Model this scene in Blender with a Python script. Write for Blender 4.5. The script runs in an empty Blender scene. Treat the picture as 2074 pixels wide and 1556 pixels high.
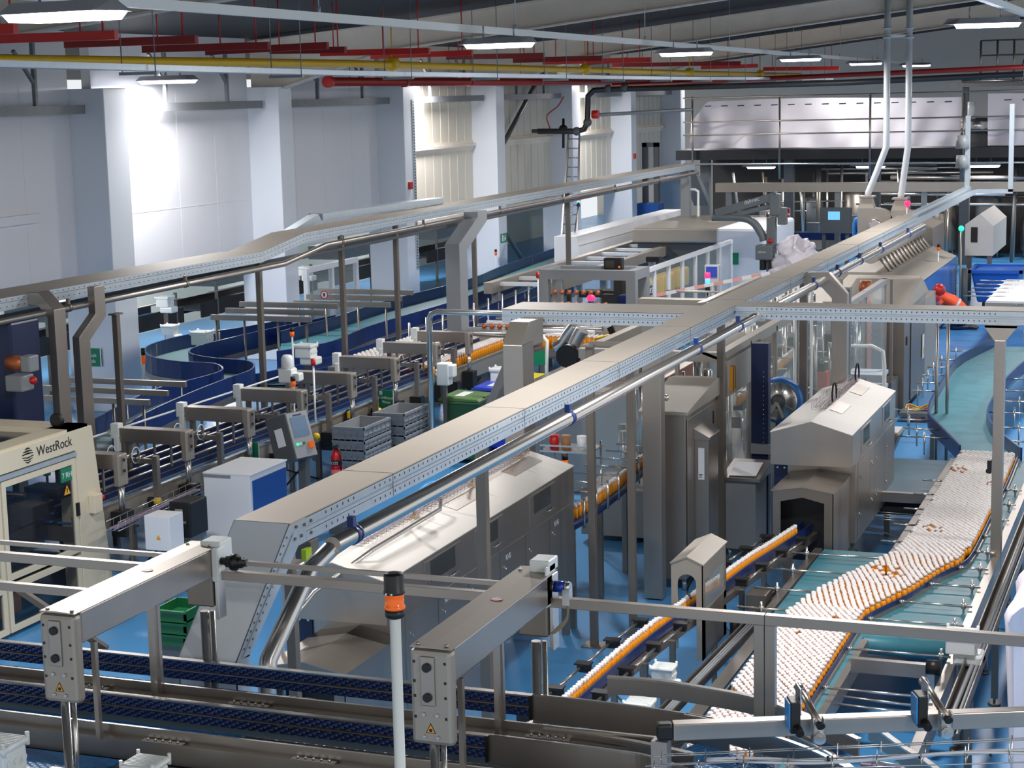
import bpy, math, random
from mathutils import Vector, Matrix
random.seed(7)
PI = math.pi
# ---------------------------------------------------------------- camera, light, exposure
SC = bpy.context.scene
COL = SC.collection
CAM_H = 5.7
YAW, PITCH, ROLL, FPX = math.radians(20.835), math.radians(9.185), math.radians(-1.30), 3645.8
cam_data = bpy.data.cameras.new('camera'); cam = bpy.data.objects.new('camera', cam_data); COL.objects.link(cam)
FWD = Vector((-math.sin(YAW)*math.cos(PITCH), math.cos(YAW)*math.cos(PITCH), -math.sin(PITCH)))
_r = Vector((math.cos(YAW), math.sin(YAW), 0)); _u = _r.cross(FWD)
RGT = _r*math.cos(ROLL) + _u*math.sin(ROLL); UPV = -_r*math.sin(ROLL) + _u*math.cos(ROLL)
EYE = Vector((0, 0, CAM_H))
M = Matrix((RGT, UPV, -FWD)).transposed().to_4x4(); M.translation = EYE
cam.matrix_world = M
cam_data.sensor_width = 36.0; cam_data.lens = FPX/2074*36.0; cam_data.clip_end = 400; cam_data.clip_start = .1
SC.camera = cam
SC.view_settings.view_transform = 'Standard'; SC.view_settings.look = 'None'; SC.view_settings.gamma = 1
SC.view_settings.use_curve_mapping = False
SC.view_settings.exposure = 0.74
world = bpy.data.worlds.new('world'); SC.world = world; world.use_nodes = True
bg = world.node_tree.nodes['Background']; bg.inputs[0].default_value = (.92, .96, 1.0, 1); bg.inputs[1].default_value = .55
LAMP_W = 195.0

def ray(px, py): return FWD*FPX + RGT*(px-1037) - UPV*(py-778)
def at(px, py, z):
    d = ray(px, py); return EYE + d*((z-CAM_H)/d.z)
def atY(px, py, Y):
    d = ray(px, py); return EYE + d*(Y/d.y)
def atX(px, py, X):
    d = ray(px, py); return EYE + d*(X/d.x)

# ---------------------------------------------------------------- materials
def C(h):
    h = h.lstrip('#'); o = []
    for i in (0, 2, 4):
        v = int(h[i:i+2], 16)/255; o.append(v/12.92 if v <= .04045 else ((v+.055)/1.055)**2.4)
    return (*o, 1)
MATS = {}
def mat(name, col, metal=0, rough=.5, var=0, scale=6, stretch=(1, 1, 1), bump=0, emit=0, alpha=1, trans=0, spec=.5, rvar=0):
    m = bpy.data.materials.new(name); m.use_nodes = True; nt = m.node_tree; b = nt.nodes['Principled BSDF']
    col = C(col) if isinstance(col, str) else col
    b.inputs['Base Color'].default_value = col; b.inputs['Metallic'].default_value = metal
    b.inputs['Roughness'].default_value = rough; b.inputs['Specular IOR Level'].default_value = spec
    if emit:
        b.inputs['Emission Color'].default_value = col; b.inputs['Emission Strength'].default_value = emit
    if alpha < 1: b.inputs['Alpha'].default_value = alpha
    if trans: b.inputs['Transmission Weight'].default_value = trans
    if var or bump or rvar:
        tc = nt.nodes.new('ShaderNodeTexCoord'); mp = nt.nodes.new('ShaderNodeMapping'); n = nt.nodes.new('ShaderNodeTexNoise')
        mp.inputs['Scale'].default_value = stretch; n.inputs['Scale'].default_value = scale; n.inputs['Detail'].default_value = 4
        nt.links.new(tc.outputs['Object'], mp.inputs[0]); nt.links.new(mp.outputs[0], n.inputs['Vector'])
        if var:
            mx = nt.nodes.new('ShaderNodeMix'); mx.data_type = 'RGBA'
            mx.inputs[6].default_value = tuple(max(0, c*(1-var)) for c in col[:3])+(1,)
            mx.inputs[7].default_value = tuple(min(1, c*(1+var)) for c in col[:3])+(1,)
            nt.links.new(n.outputs['Fac'], mx.inputs[0]); nt.links.new(mx.outputs[2], b.inputs['Base Color'])
        if rvar:
            mr = nt.nodes.new('ShaderNodeMapRange'); mr.inputs[3].default_value = max(.02, rough-rvar); mr.inputs[4].default_value = rough+rvar
            nt.links.new(n.outputs['Fac'], mr.inputs[0]); nt.links.new(mr.outputs[0], b.inputs['Roughness'])
        if bump:
            bp = nt.nodes.new('ShaderNodeBump'); bp.inputs['Strength'].default_value = bump; bp.inputs['Distance'].default_value = .02
            nt.links.new(n.outputs['Fac'], bp.inputs['Height']); nt.links.new(bp.outputs[0], b.inputs['Normal'])
    MATS[name] = m
    return m
STEEL = mat('brushed_steel', '#aaa299', .85, .34, .10, 3, (1, 1, .15), rvar=.06)
STEELD = mat('dark_steel', '#8a837a', .8, .38, .12, 4, (1, 1, .3))
STEELB = mat('bright_steel', '#d2cec8', .9, .22)
SHEET = mat('dull_sheet_steel', '#aca498', .6, .45, .07, 2)
GALV = mat('galvanised_sheet', '#b9c4cc', .45, .42, .10, 9)
GALVTOP = mat('dusty_sheet', '#b0a799', .25, .55, .06, 2)
GALVD = mat('weathered_galvanised', '#7d8285', .5, .5, .15, 8)
NAVY = mat('navy_plastic', '#15275c', 0, .35, spec=.5)
NAVYG = mat('navy_guard', '#162f68', 0, .3, .1, 3)
NAVYD = mat('dark_navy_rollers', '#0f1f48', 0, .38)
BLUE = mat('light_blue_belt', '#3f8fd0', 0, .4, .12, 30)
TEAL = mat('teal_belt', '#3f7f8c', 0, .42, .15, 5, rvar=.1)
TEALD = mat('dark_teal_belt', '#2c5f74', 0, .45, .15, 5)
FLOORM = mat('blue_resin_floor', '#4f97cf', 0, .3, .10, .6, bump=.02, rvar=.1)
WHITE = mat('white_paint', '#e9ebee', 0, .4, .03, 2)
WHITEB = mat('white_enamel', '#e4e9e6', 0, .3)
CREAM = mat('cream_paint', '#dacfb4', 0, .4, .04, 3)
BLACK = mat('black_plastic', '#161617', 0, .45)
RUBBER = mat('black_rubber', '#0f0f10', 0, .7)
GREY = mat('grey_paint', '#878c8f', 0, .45)
GREYD = mat('dark_grey_paint', '#54585a', 0, .5)
BROWNST = mat('weathered_post_steel', '#7a736a', .6, .45, .1, 3)
ORANGE = mat('orange_juice', '#f39a12', 0, .25)
ORANGEL = mat('amber_lens', '#e8630d', 0, .15, emit=.15)
CAPW = mat('white_cap', '#f5efea', 0, .35)
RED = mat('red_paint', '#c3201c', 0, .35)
REDD = mat('red_oxide_pipe', '#9c2a22', .1, .4)
YELLOW = mat('yellow_paint', '#e2b71c', 0, .4)
GREEN = mat('sign_green', '#128058', 0, .4)
LENS = mat('lamp_diffuser', '#f2f0ff', 0, .4, emit=9.0)
REDLIT = mat('lit_red_lens', '#ff1840', 0, .3, emit=3.0)
GRNLIT = mat('lit_green_lens', '#20d890', 0, .3, emit=1.5)
BLULIT = mat('lit_blue_lens', '#3070ff', 0, .3, emit=3.0)
SCREEN = mat('screen_blue', '#5f7790', 0, .2, emit=.12)
SHEETW = mat('white_polythene', '#ece6ee', 0, .35, .05, 1.5, bump=.25)
def translucent(m, f):
    nt = m.node_tree; b = nt.nodes['Principled BSDF']; out = nt.nodes['Material Output']
    tr = nt.nodes.new('ShaderNodeBsdfTranslucent'); tr.inputs[0].default_value = (.9, .86, .9, 1); mx = nt.nodes.new('ShaderNodeMixShader'); mx.inputs[0].default_value = f
    nt.links.new(b.outputs[0], mx.inputs[1]); nt.links.new(tr.outputs[0], mx.inputs[2]); nt.links.new(mx.outputs[0], out.inputs[0]); return m
SHEETT = translucent(mat('backlit_polythene', '#f2ecf2', 0, .35, .05, 1.5, bump=.35), .45)
GLASS = mat('clear_panel', '#c8d4d0', 0, .08, alpha=.22)
INK = mat('black_ink', '#101214', 0, .5)
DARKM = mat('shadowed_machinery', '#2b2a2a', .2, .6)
TANM = mat('copper_fittings', '#b5653a', .3, .4)

# ---------------------------------------------------------------- mesh builder
class MB:
    def __init__(s): s.v = []; s.f = []; s.mi = []; s.sm = []; s.m = 0
    def add(s, vs, fs, smooth=False):
        o = len(s.v); s.v.extend([tuple(p) for p in vs])
        for f in fs: s.f.append(tuple(i+o for i in f)); s.mi.append(s.m); s.sm.append(smooth)
        return s
    def box(s, x0, x1, y0, y1, z0, z1):
        x0, x1 = sorted((x0, x1)); y0, y1 = sorted((y0, y1)); z0, z1 = sorted((z0, z1))
        return s.add([(x0,y0,z0),(x1,y0,z0),(x1,y1,z0),(x0,y1,z0),(x0,y0,z1),(x1,y0,z1),(x1,y1,z1),(x0,y1,z1)],
                     [(0,3,2,1),(4,5,6,7),(0,1,5,4),(1,2,6,5),(2,3,7,6),(3,0,4,7)])
    def cbox(s, c, sx, sy, sz): return s.box(c[0]-sx/2, c[0]+sx/2, c[1]-sy/2, c[1]+sy/2, c[2]-sz/2, c[2]+sz/2)
    def bar(s, p0, p1, w, h, up=(0, 0, 1), n0=None):
        p0 = Vector(p0); p1 = Vector(p1); d = (p1-p0).normalized(); up = Vector(up)
        if abs(d.dot(up)) > .99: up = Vector((0, 1, 0))
        a = d.cross(up).normalized()*w/2; b = a.cross(d).normalized()*h/2
        vs = [p0-a-b, p0+a-b, p0+a+b, p0-a+b, p1-a-b, p1+a-b, p1+a+b, p1-a+b]
        return s.add(vs, [(0,1,2,3),(7,6,5,4),(0,4,5,1),(1,5,6,2),(2,6,7,3),(3,7,4,0)])
    def cyl(s, p0, p1, r, n=12, r2=None):
        p0 = Vector(p0); p1 = Vector(p1); r2 = r if r2 is None else r2
        d = (p1-p0).normalized(); t = Vector((0, 0, 1)) if abs(d.z) < .9 else Vector((1, 0, 0))
        a = d.cross(t).normalized(); b = a.cross(d)
        A = [p0+(a*math.cos(2*PI*i/n)+b*math.sin(2*PI*i/n))*r for i in range(n)]
        B = [p1+(a*math.cos(2*PI*i/n)+b*math.sin(2*PI*i/n))*r2 for i in range(n)]
        s.add(A+B, [(i, n+i, n+(i+1) % n, (i+1) % n) for i in range(n)], True)
        o = len(s.v)-2*n
        for f in (tuple(o+i for i in range(n)), tuple(o+n+i for i in reversed(range(n)))):
            s.f.append(f); s.mi.append(s.m); s.sm.append(False)
        return s
    def tube(s, pts, r, n=8):
        pts = [Vector(p) for p in pts]; rings = []; a = None
        for i, p in enumerate(pts):
            d = ((pts[min(i+1, len(pts)-1)]-p).normalized() + (p-pts[max(i-1, 0)]).normalized()).normalized()
            if a is None:
                t = Vector((0, 0, 1)) if abs(d.z) < .9 else Vector((1, 0, 0)); a = d.cross(t).normalized()
            a = (a-d*a.dot(d)).normalized(); b = a.cross(d)
            rings.append([p+(a*math.cos(2*PI*k/n)+b*math.sin(2*PI*k/n))*r for k in range(n)])
        vs = [q for g in rings for q in g]; fs = []
        for i in range(len(rings)-1):
            for k in range(n): fs.append((i*n+k, (i+1)*n+k, (i+1)*n+(k+1) % n, i*n+(k+1) % n))
        s.add(vs, fs, True); o = len(s.v)-len(vs)
        for f in (tuple(o+i for i in range(n)), tuple(o+len(vs)-n+i for i in reversed(range(n)))):
            s.f.append(f); s.mi.append(s.m); s.sm.append(False)
        return s
    def prism(s, poly, axis, a, b):
        n = len(poly); mk = {'x': lambda u, v, t: (t, u, v), 'y': lambda u, v, t: (u, t, v), 'z': lambda u, v, t: (u, v, t)}[axis]
        vs = [mk(u, v, a) for u, v in poly]+[mk(u, v, b) for u, v in poly]
        return s.add(vs, [tuple(range(n)), tuple(reversed(range(n, 2*n)))]+[(i, n+i, n+(i+1) % n, (i+1) % n) for i in range(n)])
    def lathe(s, prof, c=(0, 0, 0), n=16, axis='z'):
        rings = []
        for r, z in prof:
            for i in range(n):
                u, v = r*math.cos(2*PI*i/n), r*math.sin(2*PI*i/n)
                rings.append({'z': (c[0]+u, c[1]+v, c[2]+z), 'x': (c[0]+z, c[1]+u, c[2]+v), 'y': (c[0]+u, c[1]+z, c[2]+v)}[axis])
        fs = []
        for j in range(len(prof)-1):
            for i in range(n): fs.append((j*n+i, j*n+(i+1) % n, (j+1)*n+(i+1) % n, (j+1)*n+i))
        s.add(rings, fs, True); o = len(s.v)-len(rings)
        for f in (tuple(o+i for i in reversed(range(n))), tuple(o+len(rings)-n+i for i in range(n))):
            s.f.append(f); s.mi.append(s.m); s.sm.append(False)
        return s
    def ball(s, c, rx, ry=None, rz=None, n=12, k=8):
        ry = ry or rx; rz = rz or rx; vs = []; fs = []
        for j in range(k+1):
            t = PI*j/k
            for i in range(n): vs.append((c[0]+rx*math.sin(t)*math.cos(2*PI*i/n), c[1]+ry*math.sin(t)*math.sin(2*PI*i/n), c[2]+rz*math.cos(t)))
        for j in range(k):
            for i in range(n): fs.append((j*n+i, (j+1)*n+i, (j+1)*n+(i+1) % n, j*n+(i+1) % n))
        return s.add(vs, fs, True)
    def ribbon(s, pts, off0, off1, z0, z1):
        """a band that follows the plan path pts between two sideways offsets, from height z0 to z1 (z may be a list)"""
        P = [Vector((p[0], p[1])) for p in pts]; n = len(P); L = []; Rr = []
        zz0 = z0 if isinstance(z0, (list, tuple)) else [z0]*n; zz1 = z1 if isinstance(z1, (list, tuple)) else [z1]*n
        for i in range(n):
            d = (P[min(i+1, n-1)]-P[max(i-1, 0)]).normalized(); nn = Vector((d.y, -d.x))
            L.append(P[i]+nn*off0); Rr.append(P[i]+nn*off1)
        vs = []
        for i in range(n):
            vs += [(L[i].x, L[i].y, zz0[i]), (Rr[i].x, Rr[i].y, zz0[i]), (Rr[i].x, Rr[i].y, zz1[i]), (L[i].x, L[i].y, zz1[i])]
        fs = [(0, 1, 2, 3), tuple(4*(n-1)+k for k in (3, 2, 1, 0))]
        for i in range(n-1):
            for k in range(4): fs.append((4*i+k, 4*(i+1)+k, 4*(i+1)+(k+1) % 4, 4*i+(k+1) % 4))
        return s.add(vs, fs)
    def build(s, name, mats, parent=None, bevel=0, split=False):
        if split:                                   # every separate piece becomes a part of its own
            par = list(range(len(s.v)))
            def find(i):
                while par[i] != i: par[i] = par[par[i]]; i = par[i]
                return i
            for f in s.f:
                r0 = find(f[0])
                for i in f[1:]: par[find(i)] = r0
            groups = {}
            for k, f in enumerate(s.f): groups.setdefault(find(f[0]), []).append(k)
            out = None
            for ks in groups.values():
                p = MB(); idx = {}
                for k in ks:
                    for i in s.f[k]:
                        if i not in idx: idx[i] = len(p.v); p.v.append(s.v[i])
                    p.f.append(tuple(idx[i] for i in s.f[k])); p.mi.append(s.mi[k]); p.sm.append(s.sm[k])
                out = p.build(name, mats, parent, bevel)
            return out
        if not isinstance(mats, (list, tuple)): mats = [mats]
        me = bpy.data.meshes.new(name)
        vs = s.v
        if parent is not None:
            inv = WM(parent).inverted(); vs = [tuple(inv @ Vector(p)) for p in vs]
        me.from_pydata(vs, [], s.f)
        for m in mats: me.materials.append(m)
        me.polygons.foreach_set('material_index', s.mi); me.polygons.foreach_set('use_smooth', s.sm)
        import bmesh
        bm = bmesh.new(); bm.from_mesh(me); bmesh.ops.recalc_face_normals(bm, faces=bm.faces); bm.to_mesh(me); bm.free()
        me.update()
        o = bpy.data.objects.new(name, me); COL.objects.link(o)
        if parent is not None: o.parent = parent
        if bevel:
            b = o.modifiers.new('edge', 'BEVEL'); b.width = bevel; b.segments = 2; b.limit_method = 'ANGLE'; b.angle_limit = .6
        return o
def WM(o):
    m = o.matrix_basis.copy()
    while o.parent: o = o.parent; m = o.matrix_basis @ m
    return m
def tag(o, label=None, cat=None, group=None, kind=None):
    if label: o['label'] = label
    if cat: o['category'] = cat
    if group: o['group'] = group
    if kind: o['kind'] = kind
    return o
def thing(name, label, cat, loc=(0, 0, 0), rz=0, group=None):
    o = bpy.data.objects.new(name, None); COL.objects.link(o); o.location = loc; o.rotation_euler = (0, 0, rz)
    o.empty_display_size = .1
    o.matrix_basis = Matrix.Translation(Vector(loc)) @ Matrix.Rotation(rz, 4, 'Z')
    return tag(o, label, cat, group)
def struct(o): o['kind'] = 'structure'; return o
KIDS = None
def kids(o): return [c for c in COL.objects if c.parent == o]
def dup(root, loc, rz=0, label=None, group=None):
    r = root.copy(); COL.objects.link(r); r.matrix_basis = Matrix.Translation(Vector(loc)) @ Matrix.Rotation(rz, 4, 'Z')
    if label: r['label'] = label
    if group: r['group'] = group
    for ch in root.children:
        c = ch.copy(); COL.objects.link(c); c.parent = r
        for g in ch.children:
            d = g.copy(); COL.objects.link(d); d.parent = c
    return r
def arc(cx, cy, r, a0, a1, n=10): return [(cx+r*math.cos(a0+(a1-a0)*i/n), cy+r*math.sin(a0+(a1-a0)*i/n)) for i in range(n+1)]
def smooth_path(pts, n=8):
    out = []; P = [Vector(p) for p in pts]
    for i in range(len(P)-1):
        a = P[max(i-1, 0)]; b = P[i]; c = P[i+1]; d = P[min(i+2, len(P)-1)]
        for k in range(n):
            t = k/n
            out.append(.5*((2*b)+(c-a)*t+(2*a-5*b+4*c-d)*t*t+(3*b-a-3*c+d)*t**3))
    return out+[P[-1]]
def text(name, body, size, m, parent, loc, rot, extrude=.001, align='LEFT'):
    cu = bpy.data.curves.new(name, 'FONT'); cu.body = body; cu.size = size; cu.extrude = extrude; cu.align_x = align
    cu.materials.append(m); o = bpy.data.objects.new(name, cu); COL.objects.link(o)
    mw = Matrix.Translation(Vector(loc)) @ rot
    me = bpy.data.meshes.new_from_object(o); me.name = name
    bpy.data.objects.remove(o); bpy.data.curves.remove(cu)
    o = bpy.data.objects.new(name, me); COL.objects.link(o)
    if parent: o.parent = parent; mw = WM(parent).inverted() @ mw
    o.matrix_basis = mw
    return o
ROT_FACE_Y = Matrix.Rotation(PI/2, 4, 'X')                                   # lettering on a face that looks towards -Y
ROT_FACE_X = Matrix.Rotation(PI/2, 4, 'Z') @ Matrix.Rotation(PI/2, 4, 'X')   # on a face that looks towards +X
# ================================================================= the room
PILLAR_Y = [(21.55, 22.3), (28.2, 28.95), (34.88, 35.5), (41.45, 42.15), (47.85, 48.5), (54.5, 55.25), (60.9, 61.5), (67.4, 68.0)]
WX, PX = -19.25, -18.5
def deck(x): return 7.28+.107*(x+16.5)
struct(MB().box(-26, 9, -3, 82, -.12, 0).build('floor', FLOORM))
DECK = mat('black_roof_deck', '#1a1b1f', 0, .7, .2, 8)
RAFT = mat('dusty_painted_steel', '#d8d0c2', 0, .6, .10, 3)
m = MB(); m.prism([(-26, deck(-26)), (12, deck(12)), (12, deck(12)+.1), (-26, deck(-26)+.1)], 'y', -3, 82); struct(m.build('ceiling', DECK))
for k, (a, b) in enumerate([PILLAR_Y[0], PILLAR_Y[2], PILLAR_Y[4], PILLAR_Y[6], (8.3, 9.0)]):
    y0 = (a+b)/2; m = MB()
    prof = [(PX, 5.93), (-15.96, 6.66), (12, 6.66+27.96*.107)]
    low = [(x, z) for x, z in prof]; up = [(12, 6.66+27.96*.107+.47), (-15.96, 7.2), (-19.3, 6.95), (-19.3, 5.75)]
    m.prism([(x, z) for x, z in low] + up, 'y', y0-.02, y0+.02)
    for (x0, z0), (x1, z1) in zip(prof[:-1], prof[1:]): m.prism([(x0, z0-.03), (x1, z1-.03), (x1, z1), (x0, z0)], 'y', y0-.13, y0+.13)
    m.prism([(-19.3, 6.9), (-15.96, 7.17), (12, up[0][1]), (12, up[0][1]+.03), (-15.96, 7.2), (-19.3, 6.93)], 'y', y0-.13, y0+.13)
    struct(m.build('roof_rafter', RAFT))
WALLW = mat('white_wall_panel', '#dfe0e4', 0, .45, .03, .8)
WALLC = mat('cream_wall_panel', '#cfc9ba', 0, .5, .04, 2)
PILW = mat('pillar_cladding', '#e3e8ee', 0, .4, .02, .8)
for a, b in PILLAR_Y:
    struct(MB().box(WX-.3, PX, a, b, 0, 5.95).build('pillar', PILW, bevel=.015))
ends = [(PILLAR_Y[i][1], PILLAR_Y[i+1][0]) for i in range(len(PILLAR_Y)-1)]
ends = [(14, 21.55)] + ends
for i, (a, b) in enumerate(ends):
    low = 2.35
    m = MB(); m.box(WX-.2, WX, a, b, low, 7.2)
    deep = i >= 4
    n = int((b-a)/.55)
    if deep:
        for k in range(1, n): m.box(WX, WX+.012, a+(b-a)*k/n-.012, a+(b-a)*k/n+.012, low, 6)
    else:
        m.box(WX, WX+.004, a, b, 3.55, 3.56)
        for k in range(1, 4): m.box(WX, WX+.003, a+(b-a)*k/4-.003, a+(b-a)*k/4+.003, low, 6)
    w = m.build('wall_left', WALLC if deep else WALLW); struct(w)
    if deep:
        m = MB(); m.box(WX, WX+.16, a, b, low-.06, low+.06); m.box(WX, WX+.12, a, b, 4.25, 4.33); m.box(WX, WX+.03, a, b, 4.14, 4.4)
        struct(m.build('trim_1', RAFT))
    elif i == 1:
        struct(MB().box(WX, WX+.1, a, b-1.2, 3.62, 3.78).build('trim_2', WALLW))
    # crane rail beam bracketed from the wall
    m = MB(); m.box(PX-.42, PX-.3, a+.02, b-.15, 5.5, 5.66)
    o = m.build('rail_beam', GALVD); tag(o, ['short grey rail beam high on the wall at the far left end', 'grey rail beam high on the wall left of the nearest tall white pillar', 'grey rail beam high on the brightly lit white wall bay', 'grey rail beam on the shaded bay beside the third white pillar', 'grey rail beam on the first cream panelled bay', 'grey rail beam in the shaded bay with the ladder', 'grey rail beam in the bay behind the black pipe', 'grey rail beam in the farthest wall bay'][min(i, 7)], 'beam', 'rail beams along the left wall')
    for yy in ((a+b)/2-1, (a+b)/2+1.4):
        m = MB(); m.bar((PX-.36, yy, 5.66), (PX-.36, yy, 6.75), .07, .07); m.bar((PX-.36, yy-.02, 6.05), (PX-.36, yy-.55, 6.6), .06, .05)
        m.build('hanger', GALVD, o)
# the lower annex behind the wall: floor level line seen through the openings
struct(MB().box(-24.6, -24.4, 14, 70, 0, 2.9).build('wall_annex', mat('annex_wall', '#d3d6c6', 0, .5, .04, 1)))
struct(MB().box(-24.4, WX-.2, 14, 70, 2.75, 2.9).build('ceiling_annex', WALLC))
struct(MB().box(-26, 9, 80, 80.3, 0, 12).build('wall_back', mat('back_wall_panel', '#cdc6ba', 0, .6, .06, 1)))
# diagonal brace in the ladder bay
o = MB().cyl((WX+.25, 48.6, 3.6), (WX+.25, 52.6, 6.0), .07).cyl((WX+.25, 48.7, 2.3), (WX+.25, 51.2, .6), .07).build('wall_brace', GREYD)
tag(o, 'dark diagonal steel brace across the bay with the ladder', 'brace')
# ================================================================= roof services
def hex_lamp(label, loc, rz, L=1.0, wid=.46, light=True, group='ceiling lamps'):
    t = thing('ceiling_lamp', label, 'lamp', loc, rz, group)
    W = Matrix.Translation(Vector(loc)) @ Matrix.Rotation(rz, 4, 'Z')
    def T(p): return W @ Vector(p)
    h = L/2; w = wid/2; tip = .18
    out = [(-h-tip, 0), (-h, -w), (h, -w), (h+tip*.6, -w*.2), (h+tip*.6, w*.2), (h, w), (-h, w)]
    m = MB()
    vs = [T((x, y, 0)) for x, y in out]+[T((x*.86, y*.6, .09)) for x, y in out]; n = len(out)
    m.add(vs, [tuple(range(n)), tuple(reversed(range(n, 2*n)))]+[(i, n+i, n+(i+1) % n, (i+1) % n) for i in range(n)])
    m.build('housing', MATS['lamp_housing'], t)
    m = MB(); vs = [T((x*.93, y*.9, -.002)) for x, y in out[1:]]+[T((x*.86, y*.75, -.06)) for x, y in out[1:]]; n = len(out)-1
    m.add(vs, [tuple(range(n)), tuple(reversed(range(n, 2*n)))]+[(i, n+i, n+(i+1) % n, (i+1) % n) for i in range(n)])
    m.build('diffuser', LENS, t)
    m = MB()
    for x in (-h*.5, h*.5): m.cyl(T((x, 0, .09)), T((x, 0, .26)), .012, 6)
    m.build('hanger', GALV, t, split=True)
    if light:
        ld = bpy.data.lights.new('lamp_light', 'AREA'); ld.shape = 'RECTANGLE'; ld.size = L; ld.size_y = wid; ld.energy = LAMP_W; ld.color = (1, .97, .97)
        lo = bpy.data.objects.new('lamp_light', ld); COL.objects.link(lo); lo.parent = t; lo.location = (0, 0, -.08)
    return t
mat('lamp_housing', '#b9bbc0', .2, .4)
Z1 = 6.42
row1 = [(-9.0, 2.0, 'x'), (130, 22), (1010, 86), (1388, 105), (1620, 118), (1752, 127), (1855, 131)]
names1 = ['', 'largest ceiling lamp, cut by the top left corner of the photo', 'second lamp of the upper trunking, above the red bars', 'third lamp of the upper trunking, right of the broad dusty rafter', 'fourth lamp along the upper trunking, before the far rafters', 'fifth lamp along the upper trunking, left of the twin silver pipes', 'farthest lamp of the upper trunking, between the twin silver pipes']
for r_, lb in zip(row1[1:], names1[1:]):
    p = at(r_[0], r_[1], Z1); hex_lamp('slim hexagonal '+lb if 'largest' not in lb else lb, (p.x, p.y, Z1-.02), math.radians(-8))
row2 = [(340, 163, 30.2, 1.15), (885, 163, 43.4, 1.1), (1195, 165, 56.2, 1.05), (1410, 163, 69, .6)]
names2 = ['wide lamp under the cable tray in front of the first white pillar', 'lamp under the cable tray above the cream panelled bay', 'lamp under the cable tray above the black pipe', 'smallest lamp under the cable tray, left of the white sheeting']
for (px, py, Y, L), lb in zip(row2, names2):
    p = atY(px, py, Y); hex_lamp(lb, tuple(p), math.radians(-4), L)
p3 = at(1995, 48, 6.6); hex_lamp('bright lamp hanging at the top right corner beside the silver pipes', tuple(p3), math.radians(15), .95)
# more of the same lamps further along the hall
extra = [(-2.6, 13.5), (-2.7, 41), (4.2, 3), (4.2, 18), (4.2, 30), (4.2, 42), (-2.7, 53)]
for i, (x, y) in enumerate(extra): hex_lamp('ceiling lamp of the rows outside the view', (x, y, 6.6), 0)
# trunkings that carry the lamps
def trunk(label, pts, w, h, hang):
    t = thing('lamp_trunking', label, 'trunking', pts[0])
    m = MB()
    for a, b in zip(pts[:-1], pts[1:]): m.bar(a, b, w, h)
    m.build('channel', WHITEB, t)
    m = MB()
    for q in hang: m.cyl(q, (q[0], q[1], deck(q[0])), .008, 5); m.cyl(q, (q[0], q[1], q[2]+.12), .025, 6)
    m.build('suspension_wire', GALV, t, split=True)
a = at(256, 4, Z1+.22); b = at(1880, 131, Z1+.16)
d = (b-a); A0 = a-d*.06; hp = [tuple(a+d*k) for k in (.06, .16, .27, .38, .5, .62, .75)]
trunk('long white lamp trunking running away from the top left corner', [tuple(A0), tuple(b)], .09, .1, hp)
a = at(1914, 0, 6.85); b = at(2074, 56, 6.85); a2 = a-(b-a)*.3; b2 = b+(b-a)*.5
a = Vector((-2.85, 8, 6.86)); b = Vector((-2.85, 60, 6.86))
trunk('white lamp trunking crossing the top right corner', [tuple(a), tuple(b)], .1, .1, [(-2.85, y, 6.9) for y in (17, 22.5, 29.4, 36)])
# cable tray with the lower lamps
t = thing('cable_tray', 'long galvanised cable tray under the yellow gas pipe', 'tray', (-12.6, 14, 6.1))
m = MB(); ys = [10, 66]; x0, x1 = -12.75, -12.4
TZ = [(10, 6.2), (17, 6.15), (26, 6.065), (45, 5.975), (66, 5.95)]
for (ya, za), (yb, zb) in zip(TZ[:-1], TZ[1:]):
    for xx in (x0, x1): m.bar((xx, ya, za), (xx, yb, zb), .02, .07)
    m.bar(((x0+x1)/2, ya, za-.035), ((x0+x1)/2, yb, zb-.035), x1-x0, .008)
def tz(y):
    for (ya, za), (yb, zb) in zip(TZ[:-1], TZ[1:]):
        if y <= yb: return za+(zb-za)*(y-ya)/(yb-ya)
    return TZ[-1][1]
m.build('tray_channel', GALV, t)
m = MB()
for k in range(14): y = 12+k*4; zz = tz(y)-.07; m.box(x0-.1, x1+.1, y-.03, y+.03, zz-.02, zz+.02); m.cyl((x0-.07, y, zz+.02), (x0-.07, y, deck(x0)-.01), .008, 5); m.cyl((x1+.07, y, zz+.02), (x1+.07, y, deck(x1)-.01), .008, 5)
m.build('hanger', GALVD, t, split=True)
m = MB().tube(smooth_path([(-12.5, 12, 6.2), (-12.6, 24, 6.1), (-12.52, 36, 6.03), (-12.58, 60, 5.97)]), .035, 6)
m.build('cables', GREYD, t)
# yellow gas pipe
t = thing('gas_pipe', 'yellow gas pipe running the length of the roof', 'pipe', (-14.4, 12, 6.24))
MB().tube([(-14.4, 10, 6.25), (-14.4, 19, 6.27), (-14.4, 30, 6.29), (-14.4, 54, 6.18), (-14.4, 70, 6.14)], .068, 14).build('pipe_run', YELLOW, t)
for y, zz in ((31.8, 6.3), (43.5, 6.25), (53.5, 6.2), (63, 6.17)): MB().lathe([(.04, -.1), (.13, -.1), (.13, .1), (.04, .1)], (-14.4, y, zz), 16, 'y').cyl((-14.4, y, zz+.1), (-14.4, y, 7.0), .012, 6).build('pipe_support', YELLOW, t)
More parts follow.
